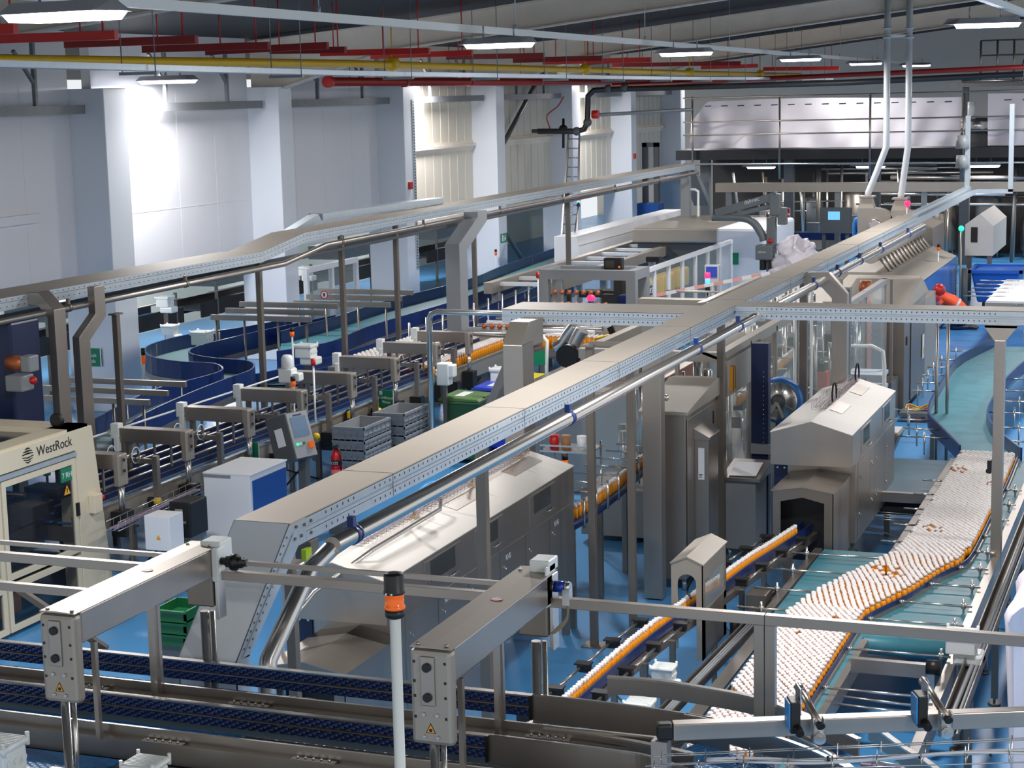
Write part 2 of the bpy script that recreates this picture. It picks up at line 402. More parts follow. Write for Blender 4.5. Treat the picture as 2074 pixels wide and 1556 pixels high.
# red fire main
t = thing('fire_main', 'red oxide sprinkler main running along the left wall', 'pipe', (-17.8, 35, 6.03))
m = MB().cyl((-17.8, 35.9, 6.03), (-17.8, 71, 5.93), .1, 16); m.build('pipe_run', REDD, t)
m = MB()
for y in (40, 44.2, 49.5, 55, 61): m.cyl((-17.8, y-.08, 6.02), (-17.8, y+.08, 6.02), .125, 14)
m.build('coupling', REDD, t, split=True)
MB().cyl((-17.8, 35.85, 6.03), (-17.8, 36.0, 6.03), .13, 16).build('end_cap', RED, t)
m = MB()
for y in (37, 42.8, 48, 54, 60): m.cyl((-17.8, y, 6.1), (-17.8, y, deck(-17.8)), .01, 5)
m.build('drop_rod', GREYD, t, split=True)
# branch over the gallery
t = thing('fire_pipe', 'dark red pipe crossing above the white sheeting at the back', 'pipe', (-18, 56, 5.75))
MB().cyl((-17.5, 55.6, 5.86), (2, 55.6, 6.25), .075, 12).build('pipe_run', REDD, t)
t = thing('black_pipe', 'black pipe with bends and valve in front of the farthest pillars', 'pipe', (-16.5, 49, 4.5))
Y = 50.5; P = [atY(*q, Y) for q in ((2074, 150), (1700, 168), (1235, 181), (1203, 183), (1191, 195), (1190, 248), (1183, 262), (1168, 266), (1090, 266))]
MB().tube(P[:3]+[P[3], P[4]]+P[5:], .085, 10).build('pipe_run', mat('black_iron_pipe', '#38393c', .3, .45), t)
m = MB()
for q in (P[5], atY(1232, 180, Y), atY(1265, 178, Y), P[7]): m.ball(q, .13)
m.build('flange', GREYD, t, split=True)
MB().cyl(atY(1200, 232, Y), atY(1212, 232, Y), .12).build('red_valve', RED, t)
tag(MB().cyl(atY(1208, 233, Y), atY(1400, 222, Y+4), .055, 10).build('branch_pipe', GREY), 'pale grey branch pipe leaving the red valve', 'pipe')
t = thing('sprinkler_standpipe', 'horizontal black valve pipe fixed above the ladder', 'pipe', tuple(atY(1140, 265, 50.7)))
MB().cyl(atY(1078, 266, 50.7), atY(1160, 264, 50.7), .06).build('pipe_run', GREYD, t)
MB().cyl(atY(1141, 240, 50.7), atY(1141, 300, 50.7), .04).ball(atY(1141, 262, 50.7), .14).build('valve', BLACK, t)
MB().tube(smooth_path([atY(x, y, 50.7) for x, y in ((1115, 262), (1108, 235), (1130, 215), (1142, 195))]), .02, 6).build('red_hose', REDD, t)
# red suspended bars, each its own piece
bars = [(-14.5, 0, 58, 32, 60, 18.0), (0, 80, 235, 71, 0, 19.2), (0, 0, 0, 0, 0, 0)]
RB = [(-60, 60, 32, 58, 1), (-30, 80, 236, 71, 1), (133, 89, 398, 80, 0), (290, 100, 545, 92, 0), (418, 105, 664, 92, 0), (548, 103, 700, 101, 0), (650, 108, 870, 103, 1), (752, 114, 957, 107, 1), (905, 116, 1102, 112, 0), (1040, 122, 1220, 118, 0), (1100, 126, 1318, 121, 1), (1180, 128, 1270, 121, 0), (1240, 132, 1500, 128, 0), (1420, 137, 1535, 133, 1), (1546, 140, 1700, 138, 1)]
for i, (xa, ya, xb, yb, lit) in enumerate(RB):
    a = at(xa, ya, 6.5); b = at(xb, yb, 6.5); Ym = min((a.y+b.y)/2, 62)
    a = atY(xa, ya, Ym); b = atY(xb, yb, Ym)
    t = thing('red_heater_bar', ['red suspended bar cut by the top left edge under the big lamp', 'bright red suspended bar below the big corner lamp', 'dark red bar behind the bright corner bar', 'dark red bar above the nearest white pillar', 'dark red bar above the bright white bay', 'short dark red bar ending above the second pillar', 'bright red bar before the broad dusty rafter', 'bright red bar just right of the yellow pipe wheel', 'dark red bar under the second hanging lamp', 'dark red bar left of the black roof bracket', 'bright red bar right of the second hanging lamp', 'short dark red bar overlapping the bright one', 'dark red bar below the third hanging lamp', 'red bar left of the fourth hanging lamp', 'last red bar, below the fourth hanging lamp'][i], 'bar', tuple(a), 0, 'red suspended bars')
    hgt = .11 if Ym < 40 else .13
    MB().bar(a, b, .09, hgt).build('casing', RED if lit else mat('shaded_red_paint', '#8f1b1a', 0, .5) if 'shaded_red_paint' not in MATS else MATS['shaded_red_paint'], t)  # bars in shade get a darker red; the shade is in the colour
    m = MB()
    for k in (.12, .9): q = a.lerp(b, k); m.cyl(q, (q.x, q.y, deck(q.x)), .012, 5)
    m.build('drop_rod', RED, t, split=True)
# ================================================================= overhead cable ducts
ZT = 3.35
def slots(m, p0, p1, dz, n, s=.012):
    for k in range(n):
        q = Vector(p0).lerp(Vector(p1), k/(n-1)); m.cbox((q.x, q.y, q.z+dz), s, s, s*1.8)
def duct_y(t, x0, x1, y0, y1, z, h=.145, slot=True, gap=.2):
    MB().box(x0, x1, y0, y1, z-.012, z).build('duct_cover', GALVTOP, t)
    cov = y0; y0 = y0+gap
    m = MB(); m.box(x1-.004, x1, y0, y1, z-.06, z-.008); m.box(x1-.022, x1-.01, y0, y1, z-h+.05, z-.06)
    m.box(x1-.004, x1, y0, y1, z-h, z-h+.05); m.box(x0, x0+.004, y0, y1, z-h, z-.01); m.box(x0, x1, y0, y1, z-h-.004, z-h)
    m.prism([(x1-.016, z-.06), (x1, z-.057), (x1-.004, z-.063)], 'y', y0, y1)
    m.build('duct_side', GALV, t)
    if slot:
        m = MB(); y = y0+.25
        while y < min(y1, 24):
            if int(y/2.4*10) % 10 not in (0,):
                m.box(x1-.002, x1+.0015, y, y+.009, z-.042, z-.026); m.box(x1-.002, x1+.0015, y, y+.009, z-h+.018, z-h+.034)
            y += .075
        m.build('slots', INK, t)
    m = MB()
    y = y0+1.2
    while y < y1:
        m.box(x1-.003, x1+.002, y-.002, y+.002, z-h, z); m.box(x0, x1, y-.003, y+.003, z, z+.0015); y += 2.4
    m.build('joints', GALVD, t)
t = thing('main_cable_duct', 'broad galvanised cable duct up the middle of the hall, bent down at its near end', 'duct', (-4.85, 8.75, ZT))
X0, X1 = -5.02, -4.67
duct_y(t, X0, X1, 8.72, 33.1, ZT)
# the near end bends down
h = .15
dn = (8.06, 2.75); mid = (dn[0]+.09, dn[1])
m = MB()
m.prism([(8.72, ZT), dn, (dn[0], 1.2), (dn[0]+.15, 1.2), (dn[0]+.15, dn[1]-.05), (8.78, ZT-h)], 'x', X0, X0+.006)
m.prism([(8.72, ZT), dn, (dn[0]+.01, dn[1]), (8.728, ZT)], 'x', X0, X1)
m.box(X0, X1, dn[0], dn[0]+.008, 1.2, dn[1])
m.build('end_cover', mat('white_duct_cover', '#e8eff4', 0, .4), t)
m = MB()
m.prism([(8.72, ZT), dn, (dn[0]+.062, dn[1]), (8.76, ZT-.06)], 'x', X1-.004, X1)
m.prism([(8.764, ZT-.064), (dn[0]+.068, dn[1]), (dn[0]+.15, dn[1]-.01), (8.82, ZT-h)], 'x', X1-.004, X1)
m.prism([(8.76, ZT-.06), (dn[0]+.062, dn[1]), (dn[0]+.069, dn[1]), (8.767, ZT-.067)], 'x', X1-.004, X1+.006)
m.box(X1-.004, X1, dn[0], dn[0]+.15, 1.2, dn[1])
m.prism([(8.722, ZT-.012), (8.76, ZT-.06), (8.82, ZT-h), (8.92, ZT-h), (8.92, ZT-.012)], 'x', X1-.008, X1-.001)
m.build('end_side', GALV, t)
m = MB()
for k in range(14):
    u = .1+k*.062; y = 8.72+(dn[0]-8.72)*u; z = ZT+(dn[1]-ZT)*u
    m.cyl((X1, y+.03, z-.01), (X1+.004, y+.03, z-.01), .007, 6); m.cyl((X1, y+.09, z-.02), (X1+.004, y+.09, z-.02), .007, 6)
for yy, zz in ((8.80, -.035), (8.78, -.10), (8.86, -.1), (8.9, -.045), (8.98, -.04), (8.98, -.11)): m.cyl((X1, yy, ZT+zz), (X1+.008, yy, ZT+zz), .01, 6)
m.build('bolts', STEELD, t)
# bracket with yellow-green tag under the bend
m = MB(); m.box(X1-.08, X1+.02, 8.93, 9.03, ZT-.26, ZT-.155); m.build('bracket', BROWNST, t)
MB().box(X1+.0, X1+.03, 8.85, 8.92, ZT-.25, ZT-.18).build('yellow_tag', mat('yellow_green_tag', '#c8e020', 0, .5), t)
# cross ducts
def duct_x(t, x0, x1, yf, yb, z, h=.145, n=0, sx0=None, sx1=None):
    MB().box(x0, x1, yf, yb, z-.012, z).build('duct_cover', GALVTOP, t)
    m = MB(); m.box(x0, x1, yf, yf+.004, z-.065, z-.008); m.box(x0, x1, yf+.012, yf+.02, z-h+.06, z-.065); m.box(x0, x1, yf, yf+.004, z-h, z-h+.06)
    m.box(x0, x1, yf, yf+.018, z-h+.058, z-h+.063); m.box(x0, x1, yf-.012, yf+.002, z-h-.004, z-h+.002); m.box(x0, x1, yb-.004, yb, z-h, z-.01); m.box(x0, x1, yf, yb, z-h-.004, z-h)
    m.build('duct_side', GALV, t)
    m = MB(); x = sx0
    while x < sx1:
        m.box(x, x+.011, yf-.0015, yf+.001, z-.044, z-.03); m.box(x, x+.011, yf-.0015, yf+.001, z-h+.024, z-h+.038); x += .0537
    m.build('slots', INK, t)
t = thing('cross_cable_duct', 'galvanised cable duct branching right from the main duct over the blue aisle', 'duct', (-4.67, 19.2, ZT))
duct_x(t, X1+.002, .4, 19.2, 19.55, ZT, sx0=-4.43, sx1=-1.9)
t = thing('cross_cable_duct', 'galvanised cable duct branching left from the main duct towards the wide square leg', 'duct', (-7.1, 18.43, ZT))
duct_x(t, -7.11, X0-.002, 18.42, 19.1, ZT, sx0=-7.0, sx1=-5.1)
# long tray that carries on past the end of the main duct
t = thing('cable_conduit_run', 'pair of slim grey conduits continuing from the end of the main duct to the back', 'conduit', (-4.9, 33, 3.3))
m = MB(); m.box(-5.0, -4.86, 33.1, 43.0, 3.2, 3.32); m.box(-4.80, -4.72, 33.1, 43.0, 3.16, 3.26)
m.build('conduit', GALV, t)
q0 = Vector((-4.93, 43.0, 3.25)); q1 = Vector((-4.76, 43.0, 3.2))
m = MB(); m.box(-5.0, -4.9, 42.9, 43.05, 3.2, 4.95); m.box(-4.02, -3.92, 42.9, 43.05, 3.2, 5.2); m.box(-4.8, -3.92, 42.9, 43.05, 3.16, 3.26)
m.build('riser', GALV, t)
m = MB()
for z in (3.75, 4.2):
    m.cyl((-5.06, 42.88, z), (-5.06, 42.88, z+.3), .16, 10, .13)
m.build('junction_pods', GREY, t)
# stainless pipe beside the main duct
t = thing('stainless_pipe', 'long stainless pipe with blue clips running under the main duct', 'pipe', (-4.42, 8, 2.95))
zp, xp = 3.235, -4.42
pt = [(xp, 8.75, zp), (xp, 36.0, zp)]
MB().cyl((xp, 8.75, zp), (xp, 32.0, zp), .05, 18).build('pipe_run', STEELB, t)
MB().tube([(xp, 8.9, zp), (xp-.02, 8.78, zp-.02), (-4.5, 8.62, zp-.11), (-4.55, 8.2, zp-.5), (-4.55, 8.17, zp-.6), (-4.55, 8.17, zp-1.6)], .05, 14).build('pipe_drop', STEELB, t)
for y in (9.0, 12.8, 16.6, 18.3, 22.3, 23.9, 25.6, 27.4, 30.2):
    m = MB(); m.lathe([(.054, -.018), (.058, -.012), (.058, .012), (.054, .018)], (xp, y, zp), 18, 'y'); m.lathe([(.052, .03), (.056, .035), (.056, .05), (.052, .055)], (xp, y, zp), 18, 'y')
    m.box(xp-.02, xp+.02, y-.02, y+.02, zp+.05, zp+.11); m.build('pipe_clip', NAVYG, t)
# square posts that carry the main duct
def post(label, x, y, s, z1, mat_=BROWNST, foot=True, z0=0, group='duct posts'):
    t = thing('duct_post', label, 'post', (x, y, z0), 0, group)
    MB().box(x-s/2, x+s/2, y-s/2, y+s/2, z0+.01, z1).build('upright', mat_, t, bevel=.004)
    if foot: MB().box(x-.11, x+.11, y-.11, y+.11, z0, z0+.012).build('foot_plate', STEELD, t)
    MB().box(x-.06, x+.06, y-s/2-.05, y+s/2+.05, z1, z1+.02).build('head_plate', STEELD, t)
    return t
def xat(px, py, X): return atX(px, py, X)
# ================================================================= conveyors nearest the camera: scaled with their gates about the camera, baked as numbers
def bead_mat(name, col, s=.024, bump=1.0, rough=.3, flat=False):
    m = mat(name, col, 0, rough, spec=.6); nt = m.node_tree; b = nt.nodes['Principled BSDF']
    tc = nt.nodes.new('ShaderNodeTexCoord'); mp = nt.nodes.new('ShaderNodeMapping'); vo = nt.nodes.new('ShaderNodeTexVoronoi'); bp = nt.nodes.new('ShaderNodeBump')
    mp.inputs['Scale'].default_value = (1/s, 1/s if flat else .001, 1/s*1.15); mp.inputs['Rotation'].default_value = (0, .5 if not flat else 0, 0 if not flat else .6)
    vo.inputs['Randomness'].default_value = 0; vo.inputs['Scale'].default_value = 1; vo.feature = 'F1'
    inv = nt.nodes.new('ShaderNodeMath'); inv.operation = 'SUBTRACT'; inv.inputs[0].default_value = 1
    nt.links.new(tc.outputs['Object'], mp.inputs[0]); nt.links.new(mp.outputs[0], vo.inputs['Vector']); nt.links.new(vo.outputs['Distance'], inv.inputs[1])
    bp.inputs['Strength'].default_value = bump; bp.inputs['Distance'].default_value = .012
    nt.links.new(inv.outputs[0], bp.inputs['Height']); nt.links.new(bp.outputs[0], b.inputs['Normal'])
    return m
BEADS = bead_mat('navy_roller_beads', '#122a5e', .026, 1.0, .22)
BELTB = bead_mat('light_blue_module_belt', '#3d93da', .028, .7, .35, True)
BELTG = bead_mat('grey_module_belt', '#6b7276', .03, 1.0, .35, True)
def lane_guard(name, label, x0, x1, Y, zt=2.763):
    t = thing(name, label, 'guard rail', ((x0+x1)/2, Y, zt-.13), 0, 'beaded roller guards')
    MB().box(x0, x1, Y, Y+.016, zt-.109, zt-.001).build('back_plate', STEELD, t)
    for k in (0, 1):
        z1 = zt-.008-k*.056; m = MB(); m.box(x0, x1-.014, Y-.013, Y, z1-.041, z1); m.build('roller_strip', BEADS, t)
    m = MB(); m.box(x0, x1, Y-.016, Y+.02, zt-.005, zt+.003); m.build('top_rail', STEELB, t)
    MB().box(x0, x1, Y-.016, Y, zt-.061, zt-.054).build('middle_strip', STEEL, t)
    m = MB(); m.box(x1-.015, x1, Y-.017, Y+.014, zt-.125, zt); m.build('end_block', BLACK, t)
    return t
def lane_frame(label, x0, x1, Y, zt=2.763, joints=()):
    t = thing('conveyor_side_rail', label, 'rail', ((x0+x1)/2, Y, 2.6), 0, 'steel side rails of the near conveyors')
    m = MB(); m.box(x0, x1, Y, Y+.008, zt-.092, zt); m.box(x0, x1, Y-.003, Y+.011, zt, zt+.008)
    m.box(x0, x1, Y-.04, Y, zt-.056, zt-.05); m.box(x0, x1, Y-.043, Y-.036, zt-.145, zt-.046); m.box(x0, x1, Y-.046, Y-.036, zt-.051, zt-.043)
    m.build('rail_profile', STEEL, t)
    for x in joints:
        m = MB(); m.box(x-.11, x+.11, Y-.05, Y-.013, zt-.043, zt-.039); j = m.build('splice_plate', STEELB, t)
        m = MB()
        for k in range(-2, 3): m.cyl((x+k*.04, Y-.03, zt-.039), (x+k*.04, Y-.03, zt-.027), .006, 6)
        m.build('bolts', STEELB, j)
    return t
XE = -2.97
lane_guard('roller_guard', 'farther of the two beaded navy roller guards beside the near conveyors', -6.4, XE, 7.99)
lane_guard('roller_guard', 'nearer of the two beaded navy roller guards beside the near conveyors', -6.14, XE, 7.40)
lane_frame('side rail between the two beaded navy guards', -6.4, -2.18, 7.59, joints=(-5.25, -4.32, -2.74))
lane_frame('wide side rail in front of the nearer beaded guard', -5.94, XE+.2, 7.0, joints=(-4.45, -3.66))
# belts and the frames under them
def flat_conveyor(label, x0, x1, y0, y1, z, xs):
    t = thing('conveyor', label, 'conveyor', ((x0+x1)/2, (y0+y1)/2, 0), 0, 'near conveyors')
    if xs > x0: MB().box(x0, xs, y0, y1, z-.03, z).build('module_belt', BELTB, t)
    MB().box(max(xs, x0)+.02, x1, y0, y1, z-.034, z-.004).build('grey_belt', BELTG, t)
    m = MB(); m.box(x0, x1, y0-.03, y1, z-.13, z-.036); m.build('bed', STEELD, t)
    x = x0+.6
    while x < x1:
        for y in (y0+.04, y1-.08):
            l = MB(); l.box(x-.025, x+.025, y-.025, y+.025, .02, z-.13); l.cyl((x, y, 0), (x, y, .03), .05, 10); l.build('leg', STEELD, t)
        x += 2.2
    return t
flat_conveyor('rear lane conveyor under the farther beaded guard', -6.4, -2.18, 7.603, 7.975, 2.631, -4.16)
flat_conveyor('middle lane conveyor under the nearer beaded guard', -6.14, -2.18, 7.01, 7.385, 2.631, -4.26)
flat_conveyor('nearest lane conveyor with a light blue belt beside white motors', -5.87, -2.64, 6.59, 6.93, 2.625, -4.67)
t = thing('conveyor_side_rail', 'lowest side rail at the bottom edge, before the nearest lane', 'rail', (-4.3, 6.53, 2.5), 0, 'steel side rails of the near conveyors')
MB().box(-5.87, -2.64, 6.53, 6.57, 2.5, 2.657).build('rail_profile', STEEL, t)
MB().box(-4.83, -4.65, 6.525, 6.63, 2.64, 2.685).build('bearing_block', STEELD, t)
# steel guide plates that curve away to the right
def plate(label, pts, z0, z1, th=.01, cap=.0, cat='guide plate', mat_=STEEL, name='guide_plate', group='curved steel guide plates'):
    t = thing(name, label, cat, (pts[0][0], pts[0][1], z0), 0, group)
    P = smooth_path([(p[0], p[1], 0) for p in pts], 6)
    MB().ribbon(P, 0, th, z0, z1).build('plate', mat_, t)
    if cap: MB().ribbon(P, -cap/2, th+cap/2, z1-.003, z1+.007).build('lip', STEELB, t)
    return t
plate('tall steel guide plate continuing the farther beaded guard', [(-2.97, 8.00), (-2.57, 7.99), (-2.18, 7.95), (-1.95, 7.89)], 2.624, 2.763, cap=0.004)
plate('steel guide plate overlapping the tall plate near the square post', [(-2.18, 7.94), (-1.91, 7.87), (-1.52, 7.66), (-1.16, 7.33)], 2.664, 2.763, cap=0.013)
plate('steel guide plate continuing the nearer beaded guard', [(-2.97, 7.41), (-2.38, 7.39), (-2.15, 7.35), (-1.72, 7.13)], 2.624, 2.763, cap=0.004)
plate('lipped steel rail between the two guide plates', [(-2.77, 7.59), (-2.44, 7.58), (-2.11, 7.51), (-2.01, 7.48)], 2.651, 2.750, cap=0.020)
plate('arched steel guide rail behind the square post, over the bottle crowd', [(-2.67, 8.27), (-2.42, 8.29), (-2.16, 8.25), (-1.89, 8.18), (-1.60, 8.00), (-1.32, 7.76)], 2.710, 2.796, cap=0.020)
plate('curved steel rail in the bottom right corner', [(-1.68, 7.99), (-1.45, 7.76), (-1.25, 7.49), (-1.12, 7.19)], 2.631, 2.717, cap=0.020)
plate('outer curved steel rail in the bottom right corner beside the wire tray', [(-1.35, 8.22), (-1.16, 7.95), (-0.96, 7.69), (-0.79, 7.26)], 2.631, 2.717, cap=0.020)
t = thing('curved_conveyor', 'light blue curved belt conveyor in the bottom right corner', 'conveyor', (-1.72, 7.4, 0))
P = smooth_path([(-2.18, 7.76, 0), (-1.91, 7.66, 0), (-1.58, 7.42, 0), (-1.32, 7.06, 0), (-1.19, 6.6, 0)], 6)
MB().ribbon(P, -.17, .17, 2.612, 2.631).build('module_belt', BELTB, t)
MB().ribbon(P, -.13, .13, 2.5, 2.61).build('bed', STEELD, t)
P2 = smooth_path([(-2.18, 7.19, 0), (-1.85, 7.06, 0), (-1.58, 6.73, 0), (-1.45, 6.27, 0)], 6)
MB().ribbon(P2, -.185, .185, 2.612, 2.631).build('module_belt', BELTB, t)
for x, y in ((-2.05, 7.7), (-1.58, 7.45), (-1.9, 7.06)): MB().box(x-.02, x+.02, y-.02, y+.02, 0, 2.6).build('leg', STEELD, t)
# ----------------------------------------------------------------- box-headed gates over the lanes
def gate(label, x, lab2):
    t = thing('lane_gate', label, 'gate', (x, 6.73, 0), 0, 'box-headed gates over the near lanes')
    w = .188; y0, y1 = 6.73, 8.08; z1 = 3.39; x1 = x+w
    m = MB(); m.box(x+.0026, x1, y0+.0594, y1, z1-.1584, z1-.0079); m.build('beam', STEEL, t, bevel=.006)
    m = MB(); m.prism([(x, z1-.0066), (x1+.004, z1-.0066), (x1+.004, z1-.0026), ((x+x1)/2, z1+.0026), (x, z1)], 'y', y0+.0066, y1+.0132); m.build('top_cover', SHEET, t)
    hd = MB(); hd.box(x-.0026, x1+.0026, y0, y0+.066, z1-.4356, z1-.0132); hd = hd.build('head_plate', SHEET, t, bevel=.02)
    m = MB(); m.box(x+.0495, x+.1155, y0-.0092, y0, z1-.2574, z1-.0396); dp = m.build('button_panel', STEEL, t, bevel=.004)
    for z in (z1-.0858, z1-.2178): MB().cyl((x+.0825, y0-.0086, z), (x+.0825, y0-.0198, z), 0.0198, 20).build('push_button', BLACK, dp)
    m = MB()
    for z in (z1-.066, z1-.1518, z1-.2178, z1-.3102):
        for xx in (x+.0198, x+.1617): m.box(xx-.0053, xx+.0053, y0-.002, y0+.0066, z-.0059, z+.0059)
    m.build('square_holes', INK, hd)
    m = MB()
    for z in (z1-.297, z1-.396):
        for xx in (x+.0594, x+.1221): m.cyl((xx, y0, z), (xx, y0-.0092, z), 0.0086, 8)
    for xx in (x+.0264, x+.1584):
        for yy in (y0+.033, y1-.066): m.cyl((xx, yy, z1), (xx, yy, z1+.0092), 0.0092, 8)
    m.build('bolts', STEELB, hd)
    m = MB(); m.prism([(x+.066, z1-.3795), (x+.1122, z1-.3795), (x+.0891, z1-.3333)], 'y', y0-.0013, y0); m.m = 1
    m.prism([(x+.0713, z1-.3762), (x+.1069, z1-.3762), (x+.0891, z1-.3406)], 'y', y0-.002, y0-.0003); m.m = 0
    m.lathe([(.005, 0), (.008, .0005), (.008, .001), (.005, .0012)], (x+.0891, y0-.003, z1-.3663), 12, 'y')
    m.build('warning_sign', [INK, mat('warning_orange', '#f0a51e', 0, .5) if 'warning_orange' not in MATS else MATS['warning_orange']], t)
    m = MB(); m.lathe([(.03, 0), (.03, .001)], (x+.1056, 7.49, z1+.003), 20); m.m = 1; m.lathe([(.024, 0), (.024, .001)], (x+.1056, 7.49, z1+.0034), 20); m.m = 0
    m.bar((x+.0891, 7.475, z1+.0045), (x+.1221, 7.505, z1+.0045), .005, .001)
    m.build('prohibition_sticker', [RED, WHITE], t)
    m = MB(); m.cyl((x+.0858, y0+.0396, 0), (x+.0858, y0+.0396, z1-.4356), 0.0211, 14); m.cyl((x+.1254, y0+.0495, 2.4), (x+.1254, y0+.0495, z1-.4356), 0.0119, 10); m.build('post', STEELB, t)
    m = MB(); m.cyl((x+.0924, y1-.0396, 0), (x+.0924, y1-.0396, z1-.363), 0.0251, 14); m.cyl((x+.132, y1-.0264, 0), (x+.132, y1-.0264, z1-.363), 0.0132, 10); m.build('post', STEELB, t)
    MB().box(x+.0132, x1-.0198, y1-.0792, y1-.0132, z1-.33, z1-.1584).build('rear_bracket', STEELD, t, bevel=.01)
    m = MB(); m.box(x1-.0132, x1+.0079, y1-.066, y1+.0132, z1-.396, z1-.0132); m.build('rear_strut', STEELB, t, bevel=.004)
    for yy in (7.54, 7.6):
        MB().box(x+.066, x+.0891, yy-.0132, yy+.0132, 2.72, z1-.1584).build('drop_leg', STEEL, t)
    MB().box(x+.132, x+.1551, 6.93, 6.957, 2.71, z1-.198).build('drop_leg', STEEL, t)
    return t
GX = (-4.924, -3.056)
ga = gate('box-headed steel gate with a long steel shaft, left of the amber beacon', GX[0], 0)
gb = gate('box-headed steel gate with a blue motor at its rear, right of the amber beacon', GX[1], 1)
# right-angle gearbox, coupling and shaft on the first gate
x = GX[0]+.188
MB().box(x-.086, x+.033, 8.01, 8.14, 3.30, 3.416).box(x, x+.04, 7.97, 8.05, 3.21, 3.39).build('gearbox', WHITEB, ga, bevel=.008)
m = MB(); m.lathe([(.02, 0), (.02, .033), (.03, .033), (.03, .046), (.033, .06), (.045, .066), (.045, .092), (.033, .1), (.03, .112), (.03, .125), (.02, .125), (.02, .15)], (x+.04, 8.006, 3.317), 16, 'x'); m.build('coupling', BLACK, ga)
t = thing('drive_shaft', 'square drive shaft linking the two box-headed gates', 'shaft', (x+.19, 8.006, 3.317))
m = MB(); m.bar((x+.19, 8.006, 3.317), (GX[1], 8.006, 3.317), .023, .023); m.build('shaft', STEEL, t)
t = thing('drive_shaft', 'square drive shaft running off the edge past the gate with a white gearbox', 'shaft', (-6.5, 8.006, 3.32))
m = MB(); m.bar((-6.5, 8.006, 3.324), (GX[0], 8.006, 3.324), .023, .023); m.build('shaft', STEEL, t)
# blue motor on the second gate
x = GX[1]+.188
MB().box(x-.105, x, 7.99, 8.12, 3.39, 3.45).box(x-.013, x, 7.95, 8.08, 3.225, 3.43).build('gearbox', WHITEB, gb, bevel=.008)
m = MB(); m.lathe([(.02, 0), (.028, .003), (.028, .04)], (x, 8.006, 3.324), 18, 'x'); m.build('motor', STEELB, gb)
MB().lathe([(.0285, .02), (.0285, .072)], (x, 8.006, 3.324), 18, 'x').build('blue_band', mat('motor_blue', '#1c3fa0', .2, .3), gb)
m = MB(); m.lathe([(.027, .072), (.027, .1)], (x, 8.006, 3.324), 18, 'x'); m.box(x+.066, x+.102, 7.98, 8.03, 3.238, 3.324); m.build('motor_cap', STEELB, gb)
m = MB()
for k, dz in enumerate((0, .008, -.007)): m.tube(smooth_path([(x+.086, 8.006+dz, 3.245), (x+.08, 8, 3.165+dz), (x+.033, 7.985, 3.11+dz), (x+.006, 7.985, 3.09)]), .005, 6)
m.build('cables', mat('cable_mix', '#8d7f6a', 0, .5), gb)
# ----------------------------------------------------------------- square-section frames of the lane bridge
def frame(label, x0, x1, px):
    t = thing('tube_barrier', label, 'frame', (px, 8.02, 0), 0, 'square tube barrier frames')
    MB().box(x0, x1, 8.0, 8.046, 3.216, 3.265).build('top_bar', STEEL, t, bevel=.002)
    MB().box(px-.025, px+.024, 8.0, 8.046, 0, 3.216).build('leg', STEEL, t, bevel=.002)
    return t
xm = atY(1548, 1245, 8.0).x
frame('square tube barrier frame passing behind both box-headed gates', -6.6, xm-.001, xm-.026)
frame('square tube barrier frame crossing over the bottle crowd towards the white sheet', xm+.001, .4, xm+.026)
m = MB().box(-6.6, -5.48, 8.05, 8.09, 3.034, 3.08); o = m.build('barrier_bar', STEEL); tag(o, 'short lower square bar at the edge beside the cream machine', 'bar')
m = MB().bar((-6.07, 8.12, 3.03), (-5.51, 8.12, 2.73), .033, .033); o = m.build('barrier_brace', BROWNST); tag(o, 'slanting brown strut under the short lower bar', 'strut')
# ----------------------------------------------------------------- beacon on its pole
BY = 5.3; bc = atY(800, 1248, BY); bx, bz = bc.x, bc.z; q = .72
t = thing('beacon_light', 'amber beacon with a black cap on a tall white pole between the two gates', 'beacon', (bx, BY, 0))
m = MB(); m.cyl((bx, BY, 0), (bx, BY, bz), .026*q, 16); m.build('pole', WHITEB, t)
def bl(prof): return MB().lathe([(r*q, z*q) for r, z in prof], (bx, BY, bz), 24)
bl([(.03, -.01), (.045, .0), (.047, .035)]).build('base', BLACK, t)
bl([(.047, .035), (.05, .04), (.05, .05), (.045, .055), (.045, .105), (.047, .108)]).build('amber_lens', ORANGEL, t)
cp = bl([(.048, .108), (.05, .11), (.05, .122), (.047, .126), (.047, .195), (.044, .205), (.02, .208)]).build('black_cap', BLACK, t)
m = MB(); m.box(bx-.016, bx-.012, BY-.0375, BY-.034, bz+.08, bz+.087); m.prism([(bx, bz+.083), (bx+.009, bz+.08), (bx+.009, bz+.087)], 'y', BY-.0375, BY-.034); m.build('white_marks', WHITE, cp)
